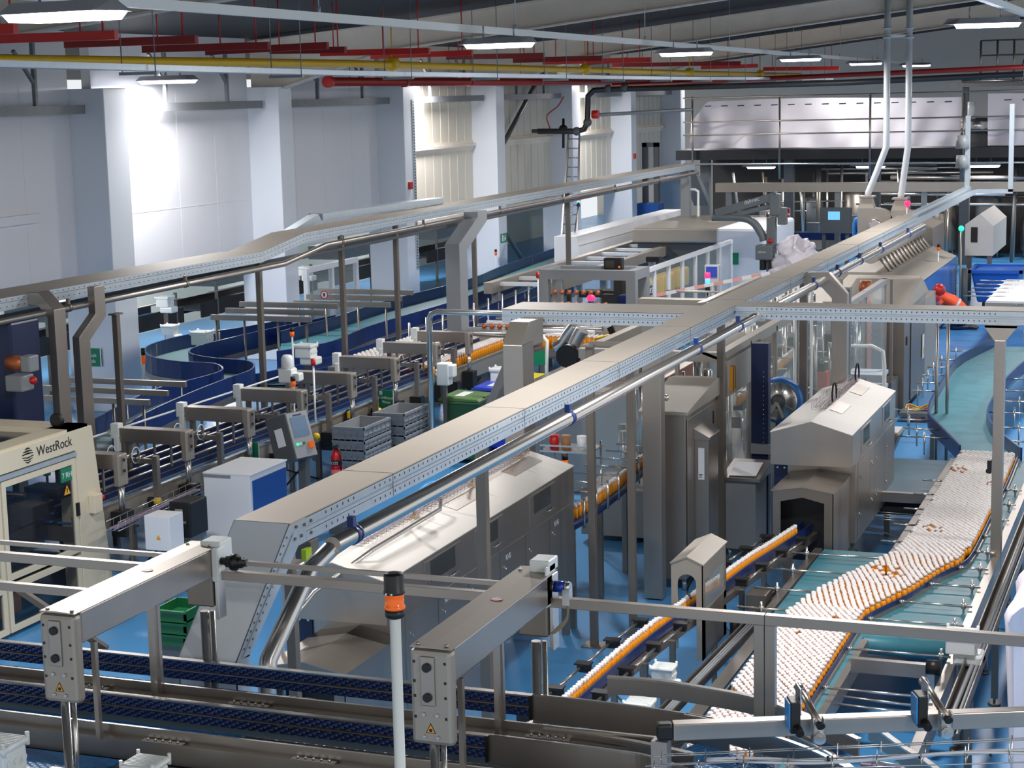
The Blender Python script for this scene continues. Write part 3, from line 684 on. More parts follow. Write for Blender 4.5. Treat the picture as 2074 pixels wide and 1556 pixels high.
# ----------------------------------------------------------------- white gear motors by the bottom edge
def gearmotor(label, x, y, z, s=1, group='white junction boxes of the near conveyors'):
    t = thing('gear_motor', label, 'motor', (x, y, 0), 0, group)
    b = MB(); b.box(x-.18*s, x+.15*s, y-.12*s, y+.17*s, z-.19*s, z); b.build('terminal_box', WHITEB, t, bevel=.012)
    MB().box(x-.2*s, x+.17*s, y-.14*s, y+.19*s, z, z+.06*s).build('lid', WHITEB, t, bevel=.015)
    m = MB()
    for k in range(-4, 5): m.bar((x-.18*s, y+.02+k*.03*s, z+.063*s), (x+.15*s, y+.02+k*.03*s, z+.063*s), .012*s, .006*s)
    m.build('lid_ribs', WHITEB, t)
    for sx in (-1, 1):
        for sy in (-1, 1): MB().cyl((x-.015+sx*.17*s, y+.025+sy*.15*s, z-.01), (x-.015+sx*.17*s, y+.025+sy*.15*s, z+.085*s), .018*s, 8).build('lid_screw', WHITEB, t)
    for k in range(3): MB().cyl((x+.15*s, y-.06*s+k*.09*s, z-.09*s), (x+.165*s, y-.06*s+k*.09*s, z-.09*s), .028*s, 14).build('cable_gland', WHITEB, t)
    m = MB(); m.box(x-.1*s, x+.24*s, y-.1*s, y+.2*s, z-.33*s, z-.18*s); m.build('body', WHITEB, t, bevel=.03)
    MB().box(x-.03, x+.03, y-.03, y+.05, 0, z-.33*s).build('mounting_post', STEELD, t)
    return t
p = at(20, 1500, 2.78); gearmotor('white ribbed gear motor box cut by the bottom left corner', p.x, p.y-.1, 2.776, .6)
p = at(315, 1545, 2.73); gearmotor('white ribbed gear motor box at the bottom edge right of the gate post', p.x-.01, p.y-.07, 2.73, .48)
# ----------------------------------------------------------------- bar with two blue optical sensors
t = thing('sensor_bar', 'thick square bar with a black end cap crossing the bottom right corner', 'bar', tuple(at(1365, 1480, 3.126)))
a = at(1362, 1480, 3.126); b = at(2120, 1450, 3.126)
MB().bar(a, b, .06, .07).build('square_bar', STEEL, t, bevel=.004)
d = (b-a).normalized()
MB().bar(a-d*.066, a, .06, .07).build('end_cap', BLACK, t, bevel=.012)
MB().box(a.x-.08, a.x-.013, a.y-.04, a.y+.026, 0, a.z-.04).build('support_post', STEEL, t)
def sensor(label, px, py):
    p = at(px, py, 3.166); ya = math.atan2(d.y, d.x)
    t = thing('optical_sensor', label, 'sensor', (p.x, p.y, 3.126), ya, 'blue optical sensors')
    W = Matrix.Translation(Vector((p.x, p.y, 3.126))) @ Matrix.Rotation(ya, 4, 'Z')
    def T(*q): return W @ (Vector(q)*.66)
    def BX(m, x0, x1, y0, y1, z0, z1):
        m.add([T(x, y, z) for z in (z0, z1) for x, y in ((x0, y0), (x1, y0), (x1, y1), (x0, y1))], [(0,3,2,1),(4,5,6,7),(0,1,5,4),(1,2,6,5),(2,3,7,6),(3,0,4,7)]); return m
    m = BX(MB(), -.04, .04, -.06, -.05, -.06, .08); BX(m, -.04, -.025, -.06, .0, -.06, .1); BX(m, .025, .04, -.06, .0, -.06, .1)
    m.build('clamp', STEELB, t, bevel=.003)
    MB().cyl(T(0, -.06, -.02), T(0, -.085, -.02), 0.0251, 16).cyl(T(0, -.085, -.02), T(0, -.095, -.02), 0.0132, 6).build('clamp_bolt', STEELB, t)
    m = MB(); m.cyl(T(.0, -.08, .07), T(-.06, .26, .2), 0.0158, 16); m.cyl(T(-.052, .2, .18), T(-.062, .26, .202), 0.0198, 16); m.build('rod', STEEL, t)
    MB().cyl(T(.002, -.1, .062), T(0, -.07, .075), 0.0172, 16).build('rod_end', BLACK, t)
    m = MB(); BX(m, -.17, -.11, -.04, .1, .0, .2); m.build('sensor_body', BLACK, t, bevel=.004)
    m = MB(); BX(m, -.182, -.168, -.03, .1, .02, .19); m.build('blue_face', mat('sensor_blue', '#3a8fcf', 0, .4) if 'sensor_blue' not in MATS else MATS['sensor_blue'], t, bevel=.003)
    MB().cyl(T(-.13, -.045, .04), T(-.125, -.1, .02), 0.0172, 14).build('connector', RUBBER, t)
    m = MB(); BX(m, -.105, -.098, .0, .14, .1, .27); m.build('bracket_plate', STEELB, t)
    return t
sensor('blue faced optical sensor clamped beside the square post', 1655, 1462)
sensor('blue faced optical sensor clamped nearer the white sheet', 1912, 1450)
# ----------------------------------------------------------------- wire cable tray
t = thing('wire_cable_tray', 'wire mesh cable tray with grey cables along the bottom right edge', 'tray', tuple(at(1700, 1520, 3.093)))
def wr(m, pts, r=.0028): m.tube(pts, r, 5)
A = [at(1322, 1533, 3.093), at(2120, 1497, 3.093)]; B = [at(1322, 1548, 3.073), at(2120, 1524, 3.073)]
A2 = [A[0]+Vector((0, -.106, .0)), A[1]+Vector((0, -.106, 0))]
m = MB(); wr(m, A); wr(m, B); wr(m, [a+Vector((0, -.106, 0)) for a in B]); wr(m, A2); wr(m, [a+Vector((0, .0, 0.008)) for a in A])
m.build('wire_mesh', STEELB, t)
m = MB()
for k in range(9):
    f = (k+.2)/9; a = A[0].lerp(A[1], f); b = B[0].lerp(B[1], f); wr(m, [a+Vector((0, 0, .02)), b, b+Vector((0, -.106, 0)), a+Vector((0, -.106, .02))])
m.build('cross_wire', STEELB, t, split=True)
m = MB()
for o in (0, .013):
    q = [B[0].lerp(B[1], f)+Vector((0, -.033-o, .013+.013*math.sin(f*9+o*60))) for f in [i/14 for i in range(2, 15)]]; m.tube(smooth_path(q, 3), .006, 6)
m.build('cables', mat('pale_cable', '#c9ccd0', 0, .4), t)
m = MB()
for f in (.22, .45, .68, .86): q = B[0].lerp(B[1], f); m.cyl(q+Vector((-.004, -.04, .013)), q+Vector((.004, -.04, .016)), .012, 8)
m.build('cable_tie', BLACK, t, split=True)
# ----------------------------------------------------------------- draped white sheet at the right edge
t = thing('draped_sheet', 'white plastic sheet draped over something at the right edge', 'sheet', (-.9, 15.5, 0))
vs = []; fs = []; NU, NV = 22, 26
for i in range(NU+1):
    y = 13.2+5.2*i/NU
    for j in range(NV+1):
        v = j/NV; fold = .035*math.sin(i*1.7+3*v)+.025*math.sin(i*3.1+1)
        if v < .72: z = 1.75*v/.72; x = -1.2+.06*(1-v)+fold*(1-.4*v)
        else:
            a = (v-.72)/.28*PI/2; z = 1.75+.3*math.sin(a); x = -1.2+.75*(1-math.cos(a))+fold*.5
        if y > 16.6: z *= 1-.10*(y-16.6)
        vs.append((x-.0, y, z))
for i in range(NU):
    for j in range(NV): a = i*(NV+1)+j; fs.append((a, a+1, a+NV+2, a+NV+1))
m = MB(); m.add(vs, fs, True); o = m.build('sheet', SHEETW, t); sd = o.modifiers.new('thick', 'SOLIDIFY'); sd.thickness = .01
# ================================================================= bottles on the wide conveyor
BZ = .745; BH = .155                     # belt level and bottle height
def bottle_meshes():
    b = MB(); b.lathe([(.024, 0), (.0285, .004), (.029, .02), (.029, .085), (.026, .105), (.018, .123), (.0165, .136)], (0, 0, 0), 12)
    bo = b.build('juice_bottle', ORANGE); c = MB(); c.lathe([(.0225, .126), (.0235, .128), (.0235, .149), (.021, .155), (.006, .1555)], (0, 0, 0), 12)
    co = c.build('cap', CAPW, bo); return bo
EL = [(-2.79, 24.1), (-2.79, 22.6), (-2.78, 20.6), (-2.78, 19.3), (-2.83, 18.5), (-2.97, 18.0), (-3.16, 17.4), (-3.33, 16.75), (-3.43, 16.1), (-3.44, 15.4), (-3.44, 13.0), (-3.44, 12.0)]
ER = [(-2.07, 24.1), (-2.05, 22.6), (-2.05, 20.6), (-2.06, 18.9), (-2.12, 18.4), (-2.27, 17.95), (-2.44, 17.2), (-2.60, 16.7), (-2.72, 16.3), (-2.75, 15.8), (-2.75, 13.0), (-2.75, 12.0)]
def xe(E, y):
    for (x0, y0), (x1, y1) in zip(E[:-1], E[1:]):
        if y1 <= y <= y0: return x0+(x1-x0)*(y0-y)/(y0-y1)
    return E[-1][0] if y < E[-1][1] else E[0][0]
rb = random.Random(3); spots = []
p = .0605; row = 0; y = 12.35
while y < 23.95:
    xl, xr = xe(EL, y)+.031, xe(ER, y)-.031; n = int((xr-xl)/p+.5); off = (row % 2)*p*.5
    for k in range(n+1):
        x = xr-off-k*p+rb.uniform(-.004, .004)
        if x < xl-.004: continue
        # loose patches where a few bottles are missing
        g = math.sin(x*5.1+y*2.3)+math.sin(y*3.7-x*4.2)+math.sin(x*9+y*6.1)
        if g > 1.9 and rb.random() < .45: continue
        spots.append((x, y+rb.uniform(-.004, .004)))
    y += p*.875; row += 1
LANE = smooth_path([(-4.60, 11.7, 0), (-4.51, 12.82, 0), (-4.47, 13.9, 0), (-4.42, 14.8, 0), (-4.31, 15.9, 0), (-4.22, 16.6, 0), (-4.14, 17.4, 0), (-4.02, 18.2, 0), (-3.93, 18.85, 0), (-3.88, 19.4, 0), (-3.88, 20.2, 0)], 8)
LZ = .85
lane_sp = []
acc = 0; last = LANE[0]
for q in LANE[1:]:
    d = (q-last).length
    while acc <= d:
        w = last.lerp(q, acc/d); lane_sp.append((w.x+rb.uniform(-.006, .006), w.y)); acc += .0605
    acc -= d; last = q
lane_sp = [s for s in lane_sp if s[1] > 12.0 and not 15.62 < s[1] < 16.55] + [s for s in lane_sp if 15.62 <= s[1] <= 16.55]
lane_sp.sort(key=lambda s: s[1])
spots.sort(key=lambda s: s[1])
near_lane = lane_sp[:115]
near = spots[:300-len(near_lane)]; rest = spots[len(near):]
b0 = bottle_meshes(); cap0 = b0.children[0] if b0.children else [o for o in COL.objects if o.parent == b0][0]
first = True
for grp, lab, z, pts in (('bottles in the packed crowd', 'small orange juice bottle with a white cap, in the packed crowd on the wide conveyor', BZ, near),
                         ('bottles in the single file', 'small orange juice bottle with a white cap, in the single file line', LZ, near_lane)):
    for x, y in pts:
        if first: o = b0; first = False
        else:
            o = b0.copy(); COL.objects.link(o); c = cap0.copy(); COL.objects.link(c); c.parent = o
        o.location = (x, y, z); tag(o, lab, 'bottle', grp)
vb = [v.co.copy() for v in b0.data.vertices]; vc = [v.co.copy() for v in cap0.data.vertices]
m = MB()
lowp = [(.029, .04), (.029, .085), (.017, .125)]; lowc = [(.0235, .126), (.0235, .149), (.019, .155)]
for x, y in rest:
    m.m = 0; m.lathe(lowp, (x, y, BZ), 7); m.m = 1; m.lathe(lowc, (x, y, BZ), 8)
tag(m.build('juice_bottle_crowd', [ORANGE, CAPW]), 'farther part of the packed crowd of white capped orange juice bottles', 'bottles', kind='stuff')
# ----------------------------------------------------------------- wide accumulation conveyor under the crowd
t = thing('wide_conveyor', 'wide teal belt conveyor carrying the crowd of juice bottles', 'conveyor', (-2.7, 18, 0))
m = MB(); m.box(-3.62, -1.86, 15.95, 18.9, BZ-.04, BZ); m.box(-2.84, -1.86, 18.9, 24.2, BZ-.04, BZ); m.cyl((-3.62, 15.95, BZ-.09), (-1.9, 15.95, BZ-.09), .09, 18); m.box(-3.52, -2.68, 11.5, 15.9, BZ-.03, BZ); m.build('belt', TEAL, t)
m = MB(); m.box(-3.72, -3.64, 16.0, 18.9, BZ-.17, BZ+.01); m.box(-2.92, -2.84, 18.9, 24.1, BZ-.17, BZ+.01); m.box(-1.86, -1.78, 12.4, 24.1, BZ-.17, BZ+.03); m.box(-3.66, -3.54, 12, 15.8, BZ-.15, BZ); m.box(-2.68, -2.62, 12, 15.8, BZ-.16, BZ)
m.build('side_frame', STEEL, t)
m = MB(); m.box(-2.62, -1.95, 14.9, 14.97, BZ-.02, BZ+.1); m.build('end_beam', STEEL, t)
for yy in (14.55, 14.35): MB().cyl((-2.62, yy, .62), (-1.95, yy, .60), .012, 8).build('tie_rod', STEELB, t)
for y in (13.2, 15.2, 17.4, 19.8, 22.4, 25):
    for x in (-1.76, -3.68 if y < 18.5 else -2.95):
        l = MB(); l.box(x-.03, x+.03, y-.03, y+.03, .07, BZ-.17); l.cyl((x, y, .02), (x, y, .08), .012, 8); l.cyl((x, y, 0), (x, y, .025), .055, 12); l.build('leg', STEELD, t)
def guard(pts, off, label, z0, z1, m_=NAVYG, rail=True):
    t = thing('bottle_guide', label, 'guide rail', (pts[0][0], pts[0][1], z0), 0, 'navy bottle guides')
    P = smooth_path([(a, b, 0) for a, b in pts], 4)
    MB().ribbon(P, off, off+.012*(1 if off > 0 else -1), z0, z1).build('guide_strip', m_, t)
    if rail: MB().ribbon(P, off+.014*(1 if off > 0 else -1), off+.03*(1 if off > 0 else -1), z0-.01, z0+.035).build('rail', STEEL, t)
    return t
gr = guard(ER, -.004, 'navy guide along the right flank of the bottle crowd', BZ+.005, BZ+.085)
gl = guard(EL, .004, 'navy guide along the left flank of the bottle crowd', BZ+.005, BZ+.085)
# cross rods that hold the guides
for i, y in enumerate((14.2, 15.3, 16.25, 16.9, 17.6, 18.3, 19.0, 19.7, 20.5, 21.3, 22.1)):
    x0 = xe(ER, y)+.02; m = MB(); m.cyl((x0, y, BZ+.06), (max(-1.83, x0+.2), y, BZ+.06), .0115, 8)
    xr = max(-1.83, x0+.2); xk = xr-.08; m.cyl((xk, y, BZ-.1), (xk, y, BZ+.13), .0115, 8); m.cyl((xk, y, BZ+.04), (xk, y, BZ+.085), .024, 8); m.cyl((x0+.005, y, BZ+.06), (x0+.05, y, BZ+.06), .02, 8)
    m.build('guide_rod', STEELB, gr)
for i, y in enumerate((16.3, 17.0, 17.75, 18.45, 19.2, 20.0, 20.8, 21.6, 22.4)):
    x0 = xe(EL, y)-.02; m = MB(); m.cyl((x0, y, BZ+.06), (-3.95 if y < 18.6 else x0-.25, y, BZ+.06), .0115, 8)
    if y < 18.6: m.cyl((-3.72, y, BZ-.1), (-3.72, y, BZ+.13), .0115, 8); m.cyl((-3.72, y, BZ+.04), (-3.72, y, BZ+.085), .024, 8)
    m.build('guide_rod', STEELB, gl)
# maroon strip in front of the crowd's left side
o = MB().box(-3.52, -3.50, 13.4, 15.2, .42, .62).build('maroon_guide', mat('maroon_strip', '#6e2a30', 0, .4)); tag(o, 'maroon strip below the left edge of the bottle crowd', 'strip')
# empty upper stretch of the same line
GLp = [(-2.79, 24.2), (-2.95, 24.7), (-3.3, 25.8), (-3.52, 26.55), (-3.64, 27.6), (-3.72, 29.5), (-3.79, 31.7), (-3.72, 32.9), (-3.41, 34.9)]
GRp = [(-2.05, 24.2), (-2.2, 24.6), (-2.55, 25.7), (-2.70, 26.4), (-2.80, 27.3), (-2.82, 29.7), (-2.68, 32.2), (-2.5, 34), (-2.42, 34.9)]
t = thing('wide_conveyor', 'empty teal belt conveyor bending between navy guards beyond the bottle crowd', 'conveyor', (-3, 28, 0))
vs = []; NN = 40
def xi(E, y):
    for (x0, y0), (x1, y1) in zip(E[:-1], E[1:]):
        if y0 <= y <= y1: return x0+(x1-x0)*(y-y0)/(y1-y0)
    return E[-1][0]
for i in range(NN+1):
    y = 24.2+10.7*i/NN; a, b = xi(GLp, y)-.03, xi(GRp, y)+.03
    vs += [(a, y, BZ-.03), (b, y, BZ-.03), (b, y, BZ), (a, y, BZ)]
fs = [(0, 1, 2, 3)]+[(4*i+k, 4*(i+1)+k, 4*(i+1)+(k+1) % 4, 4*i+(k+1) % 4) for i in range(NN) for k in range(4)]
m = MB(); m.add(vs, fs); m.build('belt', TEAL, t)
m = MB(); m.ribbon(smooth_path([(a, b, 0) for a, b in GLp], 4), -.04, -.015, BZ-.05, BZ+.17); m.build('left_guard', NAVYG, t)
m = MB(); m.ribbon(smooth_path([(a, b, 0) for a, b in GRp], 4), .015, .04, BZ-.05, BZ+.17); m.build('right_guard', NAVYG, t)
for y in (26, 29, 32, 34.5):
    for E, s in ((GLp, -.06), (GRp, .06)): MB().box(xi(E, y)+s-.03, xi(E, y)+s+.03, y-.03, y+.03, 0, BZ-.05).build('leg', STEELD, t)
for k, y in enumerate((25.0, 25.6, 26.3, 27.1, 28.9, 29.7, 30.5, 31.4, 32.3, 33.4)):
    x = xi(GLp, y); m = MB(); m.cyl((x-.04, y, BZ+.1), (x-(.75 if y < 27.5 else .45), y, BZ+.1), .012, 8); m.cyl((x-.35, y, BZ-.15), (x-.35, y, BZ+.18), .012, 8); m.build('guide_rod', STEELB, t)
for k, y in enumerate((25.0, 26.0, 27.2, 28.2, 29.2, 30.4)):
    x = xi(GRp, y); m = MB(); m.cyl((x+.04, y, BZ+.1), (x+.9, y, BZ+.1), .012, 8); m.cyl((x+.4, y, BZ-.15), (x+.4, y, BZ+.18), .012, 8); m.build('guide_rod', STEELB, t)
# side belt to the left of the bend
t = thing('side_conveyor', 'lower teal side conveyor with a steel end beam left of the bend', 'conveyor', (-3.5, 23.5, 0))
MB().box(-4.05-.0, -2.86, 21.95, 24.2, BZ-.09, BZ-.05).build('belt', TEALD, t)
m = MB(); m.box(-4.1, -2.9, 21.85, 21.93, BZ-.12, BZ-.0); m.build('end_beam', STEEL, t)
MB().box(-4.0, -2.9, 21.95, 22.3, BZ-.3, BZ-.2).build('dark_tray', BLACK, t)
for x, y in ((-4.05, 21.9), (-4.05, 24), (-2.95, 21.9)): MB().box(x-.035, x+.035, y-.035, y+.035, 0, BZ-.1).build('leg', STEELD, t)
MB().bar((-4.0, 21.9, .35), (-3.0, 21.9, .12), .02, .02).build('brace', STEEL, t)
m = MB()
for k in range(4): m.cyl((-4.0, 21.9, .40+k*.03), (-2.9, 21.9, .38+k*.03), .006, 5)
m.build('wire_tray', STEELB, t)
# small white paper tray beside the conveyor
o = MB().box(-4.1, -3.75, 24.9, 25.35, BZ+.15, BZ+.17).build('paper_sheet', WHITE); tag(o, 'white paper on a steel shelf left of the teal bend', 'paper')
o = MB().prism([(-4.2, 0), (-4.1, 0), (-3.72, BZ+.14), (-4.12, BZ+.14)], 'y', 24.85, 25.4).build('shelf_bracket', STEEL); tag(o, 'slanting steel shelf under the white paper', 'shelf')
# cable tray along the right flank, white gear motor at its near end
t = thing('conveyor_cable_tray', 'steel cable tray running along the right side of the wide conveyor', 'tray', (-1.62, 18, .6))
m = MB(); m.box(-1.70, -1.69, 13.6, 24, .74, .84); m.box(-1.56, -1.55, 13.6, 24, .74, .84); m.box(-1.70, -1.55, 13.6, 24, .735, .742); m.build('channel', STEELD, t)
m = MB(); m.tube([(-1.65, 13.6, .77), (-1.62, 18, .78), (-1.64, 24, .77)], .02, 6); m.tube([(-1.6, 13.6, .765), (-1.61, 24, .77)], .016, 6); m.build('cables', GREY, t)
for y in (14.4, 16.5, 18.9, 21.5):
    l = MB(); l.box(-1.6, -1.54, y-.03, y+.03, .07, .735); l.cyl((-1.57, y, .02), (-1.57, y, .08), .012, 8); l.cyl((-1.57, y, 0), (-1.57, y, .025), .06, 12); l.build('leg', STEELD, t)
gearmotor('white gear motor on the right frame of the wide conveyor, by the white sheet', -1.73, 15.3, 1.0, .75, 'white gear motors on the bottle conveyors')
t = thing('motor_bracket', 'polished bracket with a black chain wheel beside the white gear motor', 'bracket', (-1.93, 14.9, .3))
m = MB(); m.box(-1.98, -1.9, 14.86, 14.92, .28, .88); m.build('plate', STEELB, t, bevel=.01)
m = MB(); m.cyl((-1.98, 14.9, .83), (-1.86, 14.9, .83), .065, 18); m.build('chain_wheel', BLACK, t)
t = thing('wire_cable_tray', 'low wire mesh tray hanging across the front end of the wide conveyor', 'tray', (-2.2, 13.6, .3))
m = MB()
for k in range(5): m.cyl((-2.5, 13.5+.06*k, .5-.03*k), (-1.72, 13.42+.06*k, .5-.03*k), .006, 5)
for k in range(9): x = -2.5+.095*k; m.tube([(x, 13.5, .5), (x, 13.74, .38)], .005, 5)
m.build('wire_mesh', STEELB, t)
MB().box(-2.3, -1.85, 13.55, 13.65, .40, .43).build('cables', mat('mauve_cable', '#8f7f95', 0, .5), t)
t = thing('wire_cable_tray', 'steel wire tray running down below the bottle conveyor to the bottom edge', 'tray', (-2.5, 12.5, .3))
m = MB(); m.bar((-2.52, 13.6, .38), (-2.52, 10.5, .38), .02, .09); m.bar((-2.4, 13.6, .38), (-2.4, 10.5, .38), .02, .09); m.build('side_rails', STEEL, t)
MB().bar((-2.46, 13.6, .36), (-2.46, 10.5, .36), .08, .02).build('cables', MATS['mauve_cable'], t)
t = thing('control_box', 'pale grey steel box standing by the blue floor near the white sheet', 'box', (-1.72, 12.9, 0))
MB().box(-1.92, -1.62, 12.7, 13.2, .02, .42).build('body', STEELB, t, bevel=.01); MB().box(-1.93, -1.60, 12.69, 13.35, .42, .46).build('top', STEELD, t)
# ----------------------------------------------------------------- single-file lane
t = thing('lane_conveyor', 'narrow conveyor carrying the single file of juice bottles out of the right tunnel', 'conveyor', (-4.3, 15.5, 0))
MB().ribbon(LANE, -.05, .05, LZ-.035, LZ).build('chain', GREYD, t)
MB().ribbon(LANE, .045, .06, LZ+.0, LZ+.085).build('guide_strip', NAVYG, t); MB().ribbon(LANE, -.06, -.045, LZ, LZ+.1).build('guide_strip', NAVYG, t)
MB().ribbon(LANE, .06, .12, LZ-.09, LZ-.02).build('side_frame', STEEL, t); MB().ribbon(LANE, -.12, -.06, LZ-.09, LZ-.02).build('side_frame', STEEL, t)
def lane_pt(y):
    return min(LANE, key=lambda q: abs(q.y-y))
ys = (12.5, 13.15, 13.8, 14.5, 15.15, 16.75, 17.35, 17.95, 18.5)
for s in (-1, 1):
    m = MB(); pts = [(lane_pt(y).x+s*.21, y, LZ+.07) for y in ys]
    for a, b in zip(pts[:-1], pts[1:]):
        if not (a[1] < 15.3 and b[1] > 16): m.cyl(a, b, .014, 8)
    m.build('support_rod', STEELB, t, split=True)
    for y in ys:
        q = lane_pt(y); c = MB(); c.box(q.x+s*.13, q.x+s*.24, y-.035, y+.035, LZ+.035, LZ+.10); c.box(q.x+s*.12, q.x+s*.26, y-.05, y+.05, LZ+.1, LZ+.112); c.build('clamp', BLACK, t)
for y in (12.6, 14.4, 15.1, 16.9, 18.3):
    q = lane_pt(y)
    for s in (-1, 1):
        l = MB(); l.box(q.x+s*.14-.025, q.x+s*.14+.025, y-.025, y+.025, .02, LZ-.05); l.cyl((q.x+s*.14, y, 0), (q.x+s*.14, y, .025), .05, 10); l.build('leg', STEELD, t)
    MB().bar((q.x-.14, y, .5), (q.x+.14, y, .25), .015, .015).build('brace', STEELD, t)
# machine blocks hung on the lane
t = thing('lane_sensor_unit', 'dark steel motor unit hung on the lane just before the right tunnel', 'unit', (-3.95, 16.9, .4))
MB().box(-3.98, -3.78, 16.75, 17.05, .52, .8).build('housing', STEELD, t, bevel=.005)
m = MB(); m.cyl((-4.05, 16.6, .35), (-4.05, 16.6, .62), .05, 12); m.cyl((-4.05, 16.6, .62), (-4.05, 16.6, .66), .065, 12); m.build('motor', BLACK, t)
gearmotor('white gear motor on the single file lane nearest the steel guide plates', -4.02, 13.3, .82, .62, 'white gear motors on the bottle conveyors')
gearmotor('white gear motor on the single file lane halfway to the little hood', -4.12, 14.35, .78, .55, 'white gear motors on the bottle conveyors')
t = thing('lane_cable_tray', 'dark cable tray running diagonally between the single file and the bottle crowd', 'tray', (-3.85, 14.5, .3))
m = MB()
a, b = Vector((-4.05, 12.3, .55)), Vector((-3.78, 17.6, .62))
m.bar(a+Vector((-.06, 0, 0)), b+Vector((-.06, 0, 0)), .012, .07); m.bar(a+Vector((.06, 0, 0)), b+Vector((.06, 0, 0)), .012, .07); m.bar(a+Vector((0, 0, -.03)), b+Vector((0, 0, -.03)), .12, .006); m.build('channel', STEELD, t)
m = MB()
for o in (-.03, 0, .03): m.tube([a+Vector((o, 0, 0)), a.lerp(b, .5)+Vector((o*.8, 0, .01)), b+Vector((o, 0, 0))], .012, 6)
m.build('cables', GREY, t)
for k in (.15, .55, .9):
    q = a.lerp(b, k); MB().box(q.x-.02, q.x+.02, q.y-.02, q.y+.02, 0, q.z-.03).build('leg', STEELD, t)
o = MB().prism([(13.7, .12), (14.25, .12), (14.35, .5), (13.95, .5)], 'x', -3.78, -3.70).build('drip_chute', BLACK); tag(o, 'black sloping chute under the diagonal cable tray', 'chute')
# ----------------------------------------------------------------- small hood on the lane
t = thing('inspection_hood', 'small gabled steel inspection hood over the single file of bottles', 'hood', (-4.24, 16.1, .3))
hx0, hx1, hy0, hy1 = -4.42, -4.12, 15.65, 16.55; hc = (hx0+hx1)/2; e, r_ = 1.36, 1.43
def hood_front(y):
    m = MB(); pr = [(hx0, .55), (hx0+.06, .55), (hx0+.06, 1.18)]+[(hc+.09*math.cos(a), 1.18+.09*math.sin(a)) for a in [PI-PI*k/8 for k in range(1, 8)]]+[(hx1-.06, 1.18), (hx1-.06, .45), (hx1, .45), (hx1, e), (hc, r_), (hx0, e)]
    m.prism(pr, 'y', y, y+.015); return m
hood_front(hy0).build('front_plate', SHEET, t); hood_front(hy1-.015).build('rear_plate', SHEET, t)
m = MB(); m.prism([(hx0-.01, e), (hc, r_), (hx1+.01, e), (hx1+.01, e+.012), (hc, r_+.012), (hx0-.01, e+.012)], 'y', hy0-.01, hy1+.01); m.build('gable_roof', SHEET, t)
m = MB(); m.box(hx1-.008, hx1, hy0, hy1, 1.2, e); m.box(hx1-.008, hx1, hy0, hy0+.1, .45, 1.2); m.box(hx1-.008, hx1, hy1-.1, hy1, .45, 1.2); m.box(hx1-.008, hx1, hy0, hy1, .45, .9); m.build('side_panel', STEEL, t)
MB().box(hx1-.005, hx1-.002, hy0+.1, hy1-.1, .9, 1.2).build('side_window', GLASS, t)
m = MB(); m.tube(smooth_path([(hc+.02, hy0+.2, 1.2), (hc-.02, hy0+.1, 1.1), (hc+.03, hy0+.04, 1.03)]), .012, 6); m.build('cable', BLACK, t)
